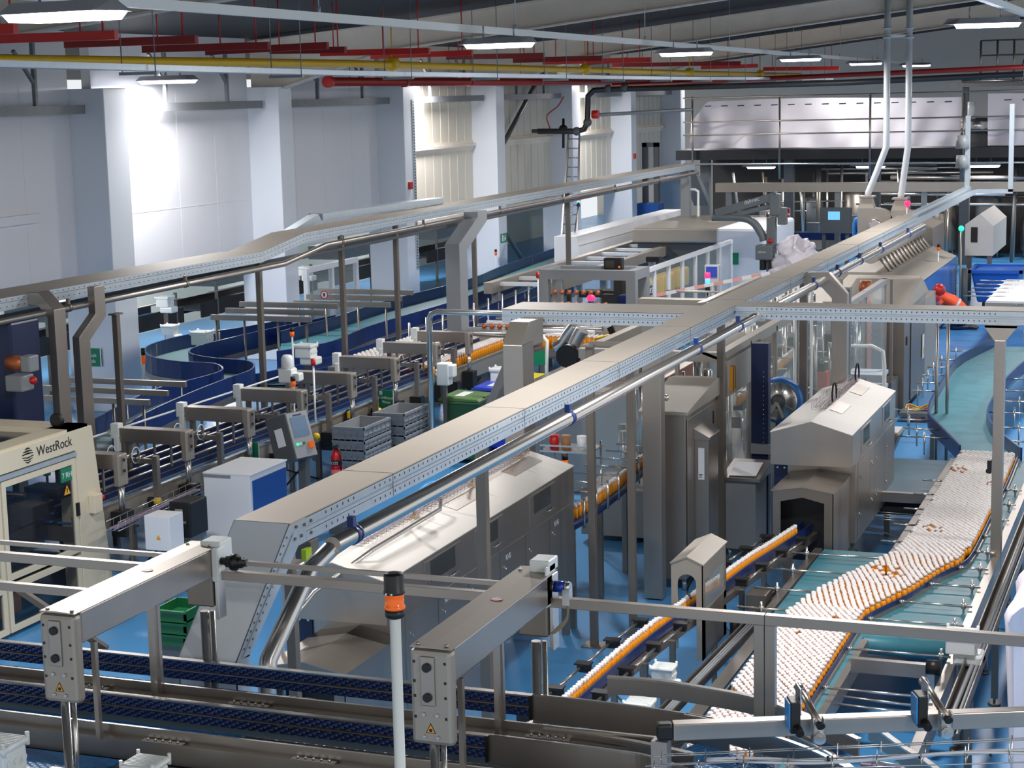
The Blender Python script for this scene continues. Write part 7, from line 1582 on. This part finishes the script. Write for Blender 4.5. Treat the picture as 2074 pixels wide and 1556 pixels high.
for i, px in enumerate((1610, 1643)):
    q = atY(px, 700, 24.6); o = MB().cyl((q.x, 24.6, .02), (q.x, 24.6, 2.95), .022, 10).build('thin_pole', WHITEB); tag(o, ['thin white pole just left of the square post before the labelling machine', 'thin white pole just right of the square post before the labelling machine'][i], 'pole', 'thin white poles')
for i, px in enumerate((1897, 1922)):
    q = atY(px, 780, 27.5+i*.2); o = MB().cyl((q.x, 27.5, .0), (q.x, 27.5, 2.3), .025, 10).build('thin_pole', STEEL); tag(o, ['thin steel pole in the blue aisle, nearer the tall cabinet', 'thin steel pole in the blue aisle, nearer the teal bend'][i], 'pole', 'thin steel poles in the aisle')
t = thing('air_hose_coil', 'orange and yellow coil of hoses on the floor by the aisle cabinet', 'hose', (-4.4, 30.4, 0)); q = at(1858, 828, .15)
for k in range(3): MB().tube([(q.x+(.16+.02*k)*math.cos(a), q.y+(.2+.03*k)*math.sin(a), .06+.05*k+.04*math.sin(3*a)) for a in [2*PI*i/18 for i in range(18)]], .018, 6).build('coil', (RED, mat('hose_orange', '#e0652a', 0, .5), YELLOW)[k], t)
# blue striped side machine, far white huts
t = thing('blue_side_machine', 'machine with a blue glossy flank, sloping lid and fat lagged pipe', 'machine', (-5.7, 41, 0)); MB().box(-7.2, -5.45, 38.6, 45.2, .1, 1.5).build('flank', mat('glossy_blue_flank', '#5b86bd', .3, .15, .25, 2), t)
m = MB(); m.prism([(-7.2, 1.5), (-5.42, 1.5), (-6.0, 1.74), (-7.2, 1.74)], 'y', 38.6, 45.2); m.build('sloping_lid', SHEET, t); MB().cyl((-6.4, 38.4, 2.12), (-6.4, 45.5, 2.12), .18, 16).build('lagged_pipe', SHEET, t)
for k in range(13): y = 38.9+k*.5; MB().cyl((-6.05, y, 1.72), (-6.3, y, 2.05), .035, 6).build('nozzle', STEEL, t)
MB().box(-5.46, -5.43, 38.5, 38.9, .5, 1.4).build('navy_plate', NAVYD, t)
t = thing('sloping_machine', 'low machine with a flat sloping tan lid before the blue flanked machine', 'machine', (-5.7, 36, 0)); MB().box(-6.7, -4.9, 34.8, 37.5, 0, 1.5).build('body', SHEET, t); m = MB(); m.prism([(34.7, 1.5), (37.5, 1.75), (37.5, 1.8), (34.7, 1.56)], 'x', -6.7, -5.2); m.build('lid', GALVTOP, t); MB().box(-5.2, -4.9, 34.8, 36, 1.5, 1.65).build('side_box', SHEET, t, bevel=.02)
for k, (x, z) in enumerate(((-4.95, 1.35), (-4.85, 1.5))): MB().ball((x, 37.6, z), .13).build('red_wheel', RED, t)
t = thing('white_hut', 'white gabled hut machine at the far end of the blue aisle', 'machine', (-5.6, 50, 0)); Yh = 48.5; q0, q1, q2, q3 = atY(1955, 455, Yh), atY(2012, 458, Yh), atY(1985, 433, Yh), atY(1965, 518, Yh)
m = MB(); m.prism([(q0.x, q3.z), (q1.x, q3.z), (q1.x, q1.z), (q2.x, q2.z), (q0.x, q0.z)], 'y', Yh, Yh+3.5); m.build('shell', mat('offwhite_steel', '#cfccc6', .2, .45), t); MB().box(q0.x+.15, q0.x+.32, Yh-.01, Yh+.02, q3.z+.35, q3.z+.75).build('dark_slot', BLACK, t)
for x in (q0.x+.1, q1.x-.1): MB().box(x-.06, x+.06, Yh+.1, Yh+.22, 0, q3.z).build('leg', STEELD, t)
t = thing('steel_hopper_machine', 'brown steel hopper machine with a flat hood left of the white hut', 'machine', (-6.6, 46, 0)); MB().box(-7.4, -6.15, 46.2, 48.5, 1.1, 2.1).build('hood', STEEL, t); m = MB(); m.prism([(-7.4, 1.1), (-6.05, 1.1), (-5.75, .2), (-6.9, .2)], 'y', 45.9, 47.5); m.build('hopper', STEELD, t); m = MB(); m.prism([(-7.4, 2.1), (-6.8, 2.35), (-6.15, 2.1)], 'y', 46.3, 48.5); m.build('gable', SHEET, t)
for x in (-7.4, -6.2): MB().box(x-.06, x+.06, 46, 46.12, 0, 1.1).build('leg', STEELD, t)
q = atY(1947, 463, 45.0); t = thing('beacon_light', 'lit green lamp between the hopper machine and the white hut', 'beacon', (q.x, 45, 0)); MB().ball((q.x, 45, q.z), .07).build('green_dome', GRNLIT, t); MB().cyl((q.x, 45, 0), (q.x, 45, q.z-.05), .025, 6).build('pole', STEEL, t)
q = atY(1838, 412, 47); t = thing('beacon_light', 'lit red lamp beside the second silver chimney pipe', 'beacon', (q.x, 47, 0)); MB().ball((q.x, 47, q.z), .08).build('red_dome', REDLIT, t); MB().cyl((q.x, 47, 0), (q.x, 47, q.z-.06), .03, 6).build('pole', STEEL, t)
pole_beacon('amber beacon on the blue flanked machine', 1901, 495, 507, 43.0, ORANGEL)
t = thing('tall_steel_columns', 'group of grey process columns between the hopper machine and the blue tub', 'columns', (-5.6, 44.6, 0))
for k in range(4): MB().cyl((-6.2+k*.28, 46.2, 0), (-6.2+k*.28, 46.2, 1.7-.2*k), .1, 8).build('column', GREYD, t)
# blue tub
t = thing('blue_tub', 'big blue plastic tub on castors at the end of the blue aisle', 'tub', (-4.9, 48, 0)); m = MB(); vs = [(-5.1, 46.9, .16), (-4.2, 46.9, .16), (-4.2, 48.2, .16), (-5.1, 48.2, .16), (-5.25, 46.75, .95), (-4.05, 46.75, .95), (-4.05, 48.35, .95), (-5.25, 48.35, .95)]
m.add(vs, [(0, 3, 2, 1), (4, 5, 6, 7), (0, 1, 5, 4), (1, 2, 6, 5), (2, 3, 7, 6), (3, 0, 4, 7)]); m.build('tub', mat('tub_blue', '#1f5fc0', 0, .35), t, bevel=.04); MB().box(-5.32, -3.98, 46.7, 46.78, .92, 1.0).box(-5.32, -3.98, 48.3, 48.4, .92, 1.0).box(-5.32, -5.24, 46.7, 48.4, .92, 1.0).box(-4.06, -3.98, 46.7, 48.4, .92, 1.0).build('rim', MATS['tub_blue'], t)
for x in (-4.95, -4.35):
    for y in (47, 48.1): MB().cyl((x-.03, y, .08), (x+.03, y, .08), .08, 10).build('castor', RUBBER, t)
# white topped tables at the right
for i, (y, x0, x1) in enumerate(((41.9, -4.15, -2.6), (37.2, -2.95, -1.6))):
    t = thing('white_conveyor', ['white topped conveyor with guide rods beside the blue tub', 'white topped conveyor right of the aisle above the cross duct'][i], 'conveyor', (x0, y, 0), 0, 'white topped conveyors'); MB().box(x0, x1, y-2, y+2.5, .98, 1.02).build('top', WHITE, t); MB().box(x0, x1, y-2.02, y-1.95, .85, .98).build('front_beam', SHEET, t)
    for k in range(5): MB().cyl((x0-.5, y-1.8+k*.8, 1.1), (x0+.4, y-1.8+k*.8, 1.1), .015, 6).build('guide_rod', STEELB, t)
    for x in (x0+.1, x1-.1): MB().box(x-.05, x+.05, y-1.9, y-1.8, 0, .9).build('leg', STEELD, t)
# ================================================================= far end: silver pipes and fans
Yf = 48.0
for i, (top, mid, low, fan) in enumerate((((1795, -8), (1795, 298), (1757, 398), 1775), ((1842, -8), (1839, 298), (1824, 402), 1845))):
    t = thing('chimney_pipe', ['left one of the two tall silver pipes above the fans', 'right one of the two tall silver pipes above the fans'][i], 'pipe', (0, 0, 0), 0, 'silver chimney pipes'); a, b, c = atY(*top, Yf), atY(*mid, Yf), atY(*low, Yf); t.matrix_basis = Matrix.Translation((c.x, Yf, c.z))
    a2 = Vector((b.x, Yf, deck(b.x)-.02)); bright = mat('bright_spiral_pipe', '#d4d8da', .2, .35) if 'bright_spiral_pipe' not in MATS else MATS['bright_spiral_pipe']
    MB().tube([a2, b+Vector((0, 0, .2)), b+Vector((0, 0, .0)), b.lerp(c, .5), c+Vector((.02, 0, .1)), c], .085, 16).build('pipe_run', bright, t)
    for py in (57, 76): q = atY(top[0], py, Yf); MB().cyl((b.x, Yf, q.z-.02), (b.x, Yf, q.z+.02), .12, 16).build('flange', GALV, t)
    f = thing('fan_unit', ['steel fan unit with a scroll casing under the left silver pipe', 'steel fan unit under the right silver pipe, half hidden by the duct'][i], 'fan', (c.x, Yf, 0), 0, 'fan units')
    m = MB(); z0 = c.z; vs = [(c.x-.12, Yf-.12, z0), (c.x+.12, Yf-.12, z0), (c.x+.12, Yf+.12, z0), (c.x-.12, Yf+.12, z0), (c.x-.22, Yf-.18, z0-.3), (c.x+.2, Yf-.18, z0-.3), (c.x+.2, Yf+.18, z0-.3), (c.x-.22, Yf+.18, z0-.3)]
    m.add(vs, [(0, 1, 2, 3), (7, 6, 5, 4), (0, 4, 5, 1), (1, 5, 6, 2), (2, 6, 7, 3), (3, 7, 4, 0)]); m.box(c.x-.2, c.x+.2, Yf-.2, Yf+.2, z0-.02, z0+.02); m.build('transition', SHEET, f)
    zc = z0-.75; m = MB(); pr = [(c.x-.22, z0-.3)]+[(c.x+.25+.5*math.sin(k*.22), zc+.45*math.cos(k*.22)) for k in range(0, 15)]+[(c.x-.22, zc-.45)]
    m.prism(pr, 'y', Yf-.2, Yf+.2); m.build('scroll_casing', SHEET, f); m = MB(); m.lathe([(.13, -.12), (.17, -.12), (.17, 0), (.13, 0)], (c.x+.25, Yf-.2, zc), 18, 'y'); m.build('inlet_ring', STEELB, f); MB().box(c.x-.2, c.x+.6, Yf-.2, Yf+.2, 0, zc-.44).build('pedestal', GREYD, f)
    if i == 0: q = atY(1735, 470, Yf); MB().tube([(q.x+.06*math.cos(a_), Yf, q.z+.35*math.sin(a_)) for a_ in [2*PI*k/16 for k in range(17)]], .06, 8).build('blue_hose_coil', MATS['hose_blue'], f)
o = MB().box(atY(1800, 73, Yf).x, atY(1836, 73, Yf).x, Yf-.03, Yf+.03, atY(1815, 76, Yf).z, atY(1815, 70, Yf).z).build('pipe_tie', WHITE); tag(o, 'short white tie between the two silver pipes', 'tie')
# ================================================================= gallery with white sheeting
Yg = 58.0
t = thing('gallery', 'dark edged gallery carrying the white sheeting across the back of the hall', 'gallery', (-10, Yg, 3.4))
MB().box(-16.1, 3, Yg, Yg+9, 3.38, 3.7).build('edge_beam', mat('dark_beam', '#2c2d31', .3, .5), t)
MB().cyl((-15.8, Yg-.15, 3.25), (3, Yg-.15, 3.22), .035, 8).build('lower_rail', STEELB, t)
for k in range(7): x = -15.5+k*2.9; MB().cyl((x, Yg-.1, 2.75), (x, Yg-.1, 5.45), .035, 8).build('scaffold_pole', STEEL, t)
for z in (4.2, 4.62, 5.4): MB().cyl((-15.8, Yg-.12, z+.0), (3, Yg-.12, z+.05), .028, 6).build('scaffold_rail', STEEL, t)
for k in range(7): x = -15.2+k*2.8; MB().box(x-.15, x+.15, Yg+.3, Yg+.6, 0, 3.38).build('support_column', GREYD, t)
def hung_sheet(label, x0, x1, z0, z1, seed, cut=None):
    t = thing('plastic_sheeting', label, 'sheeting', ((x0+x1)/2, Yg, z0), 0, 'white sheeting on the gallery'); nx, nz = 70, 14; vs = []; fs = []; r = random.Random(seed); ph = [r.uniform(0, 6) for _ in range(6)]
    for i in range(nx+1):
        u = i/nx; x = x0+(x1-x0)*u
        for j in range(nz+1):
            v = j/nz; amp = .16*(1-v)**1.1; y = Yg+.05-amp*(math.sin(9*u*(x1-x0)/3+ph[0]+2.5*v)+.6*math.sin(17*u*(x1-x0)/3+ph[1]-4*v)); zz = z0+(z1-z0)*v
            if v > .9: zz -= .07*(1+math.sin(6*u+ph[2]))*.5
            if cut: zz = z0+(zz-z0)*cut(u)
            vs.append((x, y, zz))
    for i in range(nx):
        for j in range(nz): a = i*(nz+1)+j; fs.append((a, a+nz+1, a+nz+2, a+1))
    m = MB(); m.add(vs, fs, True); m.build('sheet', SHEETT, t)
    m = MB(); x = x0+.5
    while x < x1-.3: m.prism([(x, z1-.22), (x+.22, z1-.215), (x+.22, z1-.18), (x, z1-.185)], 'y', Yg-.035, Yg-.03); x += .55
    m.build('print', GREYD, t)
    return t
hung_sheet('long white plastic sheeting with a row of printed marks, hung along the gallery', -15.6, -6.9, 3.75, 5.33, 3, lambda u: min(1, .55+u*7) if u < .07 else 1)
hung_sheet('right hand piece of white plastic sheeting beyond the gap with the silver cylinder', -6.1, 1.5, 3.75, 5.35, 5, lambda u: 1)
t = thing('gallery_tank', 'pale silver cylinder seen in the gap between the two sheetings', 'tank', (-6.6, Yg+.9, 3.7)); MB().cyl((-7.2, Yg+1.0, 4.35), (-5.9, Yg+1.0, 4.35), .3, 18).build('shell', STEELB, t); MB().cyl((-6.7, Yg+1.0, 4.6), (-6.7, Yg+1.0, 5.1), .12, 12).build('neck', WHITE, t); MB().box(-7, -6.2, Yg+.8, Yg+1.2, 3.7, 4.1).build('saddle', GREYD, t)
# upper platform right
t = thing('roof_platform', 'railed steel platform with pipes high at the far right', 'platform', (-4, 66, 6)); MB().box(-8, 3, 64, 70, 5.55, 5.7).build('floor_plate', GREY, t)
for k in range(9): x = -7.0+k*.55; MB().cyl((x, 64.1, 5.7), (x, 64.1, 7.1), .04, 6).build('rail_post', STEEL, t)
for z in (6.2, 6.6, 7.1): MB().cyl((-7.0, 64.1, z), (3, 64.1, z), .03, 6).build('rail', STEEL, t)
for k in range(3): MB().tube([(-7.6, 63.9-.1*k, 5.75+.2*k), (-5.6, 63.9, 5.75+.2*k), (-5.5, 63.9, 6.1+.2*k)], .05, 8).build('pipe', STEELB, t)
MB().box(-7.6, -7.4, 64.2, 64.4, 3.7, 5.55).box(2, 2.2, 64.2, 64.4, 3.7, 5.55).build('support', GREYD, t)
# dark process plant under the gallery
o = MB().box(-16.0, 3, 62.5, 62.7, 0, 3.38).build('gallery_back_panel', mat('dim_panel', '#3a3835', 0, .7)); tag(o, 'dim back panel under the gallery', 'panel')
t = thing('process_pipework', 'dense steel pipework under the gallery', 'pipework', (-10, 59.5, 0)); rr = random.Random(13)
for k in range(34):
    x = rr.uniform(-15.6, 0); r = rr.choice((.03, .04, .05, .08)); MB().cyl((x, rr.uniform(58.8, 61.5), 0), (x, rr.uniform(58.8, 61.5), rr.uniform(1.8, 3.35)), r, 8).build('upright_pipe', rr.choice((STEEL, STEELB, GREYD, STEELD)), t)
for k in range(16):
    z = rr.uniform(1.2, 3.2); x = rr.uniform(-15.5, -6); MB().cyl((x, 59+rr.uniform(0, 2), z), (x+rr.uniform(2, 6), 59+rr.uniform(0, 2), z), rr.choice((.03, .05, .07)), 8).build('cross_pipe', rr.choice((STEEL, STEELB, STEELD)), t)
for i in range(9):
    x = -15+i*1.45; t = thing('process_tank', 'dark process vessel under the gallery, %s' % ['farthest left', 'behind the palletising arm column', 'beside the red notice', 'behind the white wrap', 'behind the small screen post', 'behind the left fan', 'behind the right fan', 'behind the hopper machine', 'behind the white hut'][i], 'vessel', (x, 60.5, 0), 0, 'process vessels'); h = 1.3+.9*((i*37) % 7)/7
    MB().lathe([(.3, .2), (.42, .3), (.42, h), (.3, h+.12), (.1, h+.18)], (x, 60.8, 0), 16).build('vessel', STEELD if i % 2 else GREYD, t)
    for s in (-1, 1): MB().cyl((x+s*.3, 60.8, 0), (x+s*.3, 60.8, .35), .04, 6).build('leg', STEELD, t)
for i, (px, py) in enumerate(((1692, 445), (1440, 470))):
    q = atY(px, py, 54); t = thing('operator_screen', ['steel operator cabinet with a small blue screen under the gallery', 'dark operator cabinet at the foot of the left gallery column'][i], 'screen', (q.x, 54, 0)); MB().box(q.x-.45, q.x+.45, 53.9, 54.3, q.z-.4, q.z+.35).build('cabinet', GREYD, t); MB().box(q.x-.2, q.x+.15, 53.88, 53.9, q.z, q.z+.25).build('display', mat('cyan_display', '#6fb8e0', 0, .3, emit=.5) if 'cyan_display' not in MATS else MATS['cyan_display'], t); MB().box(q.x-.4, q.x-.3, 54, 54.1, 0, q.z-.4).box(q.x+.3, q.x+.4, 54, 54.1, 0, q.z-.4).build('stand', GREYD, t)
q0, q1 = atY(1590, 421, 55), atY(1600, 447, 55); t = thing('notice_board', 'tall red and white notice under the gallery', 'notice', (q0.x, 55, 0)); MB().box(q0.x, q1.x, 55, 55.03, q1.z, q0.z).build('board', WHITE, t); MB().box(q0.x+.01, q1.x-.01, 54.99, 55, q0.z-.17, q0.z-.02).box(q0.x+.01, q1.x-.01, 54.99, 55, q1.z+.02, q1.z+.17).build('red_panels', RED, t); MB().box(q0.x+.05, q0.x+.1, 55.03, 55.08, 0, q0.z).build('post', GREYD, t)
t = thing('blue_conveyor', 'dark blue conveyor band crossing under the gallery', 'conveyor', (-10, 56, 0)); MB().box(-12.5, -7.8, 55.6, 56.2, .95, 1.2).build('band', NAVYG, t); MB().box(-12.5, -7.8, 55.5, 55.6, .7, .98).build('side_frame', SHEET, t)
for x in (-12.3, -10, -8): MB().box(x-.06, x+.06, 55.6, 55.7, 0, .9).build('leg', STEELD, t)
t = thing('far_cable_duct', 'horizontal grey cable duct crossing the back under the gallery', 'duct', (-9, 55, 2.6)); MB().box(-14.0, 3, 55.0, 55.3, 2.5, 2.78).build('duct', SHEET, t)
for x in (-13.6, -10.2, -7.6, -3): MB().box(x-.08, x+.08, 55.05, 55.2, 0, 2.5).build('leg', GREY, t)
t = thing('tube_barrier', 'white tube frame with a rounded corner before the dark plant', 'frame', (-13, 50, 0)); q = [atY(*k, 51.5) for k in ((1384, 384), (1408, 384), (1414, 388), (1414, 445))]; MB().tube([q[0]]+q[1:]+[Vector((q[-1].x, 51.5, 0))], .04, 8).build('tube', WHITEB, t); MB().cyl(q[0], Vector((q[0].x, 51.5, 0)), .04, 8).build('tube_leg', WHITEB, t)
q = atX(1325, 425, -17.5); t = thing('blue_press', 'blue cabinet under a tall grey frame at the farthest pillars', 'cabinet', (-17.5, 62, 0)); Yb = 62.5; a = atY(1290, 412, Yb); b = atY(1333, 440, Yb); MB().box(a.x, b.x, Yb, Yb+.8, 0, a.z).build('blue_body', mat('press_blue', '#1f5aa8', 0, .4), t); c, d = atY(1295, 290, Yb), atY(1328, 290, Yb); m = MB(); m.box(c.x, c.x+.18, Yb+.3, Yb+.5, 0, c.z); m.box(d.x-.18, d.x, Yb+.3, Yb+.5, 0, c.z); m.box(c.x, d.x, Yb+.3, Yb+.5, c.z-.15, c.z); m.build('frame', GREYD, t)
# ================================================================= person kneeling in the aisle
def skin_body(name, joints, edges, mt, parent, sub=2):
    me = bpy.data.meshes.new(name); me.from_pydata([j[0] for j in joints], edges, []); o = bpy.data.objects.new(name, me); COL.objects.link(o); me.materials.append(mt)
    md = o.modifiers.new('skin', 'SKIN'); sv = me.skin_vertices[0].data if me.skin_vertices else None
    if sv is None: me.skin_vertices_add() if hasattr(me, 'skin_vertices_add') else None
    return o, md
t = thing('person', 'person kneeling and bending forward in an orange high visibility jacket and dark trousers', 'person', (-5.2, 42.7, 0))
px_, py_ = -5.25, 42.75
def loft(chain, n=12):
    m = MB(); P = [Vector(c[0]) for c in chain]; rings = []
    for i, (c, ra, rb_) in enumerate(chain):
        d = (P[min(i+1, len(P)-1)]-P[max(i-1, 0)]).normalized(); tt = Vector((0, 1, 0)) if abs(d.y) < .9 else Vector((1, 0, 0)); a = d.cross(tt).normalized(); b = a.cross(d)
        rings += [Vector(c)+a*ra*math.cos(2*PI*k/n)+b*rb_*math.sin(2*PI*k/n) for k in range(n)]
    fs = [(i*n+k, (i+1)*n+k, (i+1)*n+(k+1) % n, i*n+(k+1) % n) for i in range(len(chain)-1) for k in range(n)]
    m.add(rings, fs, True); m.add([chain[0][0]], []); o_ = len(m.v)-1
    return m
def L(*p): return (px_+p[0], py_+p[1], p[2])
bm_ = loft([(L(.34, .1, .30), .02, .02), (L(.32, .1, .34), .15, .17), (L(.2, .08, .50), .16, .19), (L(.02, .03, .66), .16, .21), (L(-.16, -.02, .74), .15, .21), (L(-.28, -.04, .70), .10, .13), (L(-.33, -.04, .66), .02, .02)], 16); tr = bm_.build('jacket', mat('hivis_orange', '#ff5a2a', 0, .6), t)
for (u, v) in ((.42, .02),):
    m = MB()
for f_, r1 in ((.12, .172), (.02, .175)): 
    pass
m = loft([(L(.15, .065, .565), .165, .2), (L(.10, .055, .60), .167, .205)], 16); m.build('reflective_band', mat('reflective_band', '#d8cfc4', .2, .4), t)
m = loft([(L(-.30, -.05, .70), .05, .05), (L(-.36, -.06, .66), .06, .06), (L(-.42, -.07, .62), .095, .085), (L(-.49, -.08, .56), .09, .085), (L(-.53, -.085, .52), .05, .05), (L(-.54, -.085, .51), .01, .01)], 14); m.build('head', mat('skin', '#c08a6c', 0, .5), t)
m = loft([(L(-.37, -.055, .70), .03, .03), (L(-.40, -.06, .665), .09, .09), (L(-.45, -.07, .63), .092, .09), (L(-.49, -.075, .60), .04, .05)], 14); m.build('dark_hair', mat('dark_hair', '#1d1815', 0, .6), t)
for s in (-1, 1):
    m = loft([(L(-.18, s*.17-.02, .70), .075, .075), (L(-.3, s*.22-.05, .55), .06, .06), (L(-.38, s*.2-.1, .40), .05, .05), (L(-.46, s*.12-.14, .28), .042, .042), (L(-.50, s*.1-.15, .22), .03, .03)], 10); m.build('sleeve', MATS['hivis_orange'], t)
    m = loft([(L(-.49, s*.1-.15, .235), .028, .022), (L(-.52, s*.1-.16, .18), .04, .02), (L(-.54, s*.1-.165, .13), .036, .016)], 10); h_ = m.build('hand', MATS['skin'], t)
    for k in range(4): MB().tube([L(-.525-.012*k+.015, s*.1-.18+.018*k, .14), L(-.55-.005*k, s*.1-.185+.018*k, .10), L(-.555, s*.1-.18+.018*k, .07+.006*abs(k-1))], .009, 6).build('finger', MATS['skin'], h_)
    MB().tube([L(-.51, s*.1-.13, .17), L(-.535, s*.1-.12, .135), L(-.55, s*.1-.13, .11)], .010, 6).build('thumb', MATS['skin'], h_)
    m = loft([(L(.33, s*.1+.08, .30), .11, .11), (L(.16, s*.13+.06, .20), .095, .1), (L(.0, s*.14+.04, .11), .075, .085), (L(-.03, s*.14+.04, .08), .07, .07), (L(.1, s*.14+.06, .065), .065, .06), (L(.3, s*.13+.1, .06), .055, .055), (L(.42, s*.12+.12, .055), .045, .045)], 12); m.build('trouser_leg', NAVYD, t)
    m = loft([(L(.41, s*.12+.12, .06), .045, .05), (L(.49, s*.12+.13, .06), .05, .055), (L(.56, s*.12+.14, .04), .035, .05), (L(.62, s*.12+.14, .03), .02, .03)], 10); m.build('boot', BLACK, t)
# ================================================================= lamps added to brighten the annex behind the openings
for k in range(5):
    y = 24.5+6.6*k; t = hex_lamp('added fill lamp inside the annex, %s' % ['left of the nearest white pillar', 'between the first two white pillars', 'behind the glazed booth', 'behind the cream panelled bay', 'behind the ladder bay'][k], (-21.8, y, 2.6), PI/2, .9, .3, True, 'added annex lamps')
    for c in t.children:
        if c.type == 'LIGHT': c.data.energy = 70
for k in range(4):  # lamps added to lift the dark plant under the gallery
    x = -13.5+3.6*k; t = hex_lamp('added fill lamp under the gallery, %s' % ['at its left end', 'behind the lifting manipulator', 'behind the silver pipes', 'behind the white hut'][k], (x, 59.0, 3.1), 0, .9, .2, True, 'added fill lamps under the gallery')
    for c in t.children:
        if c.type == 'LIGHT': c.data.energy = 45
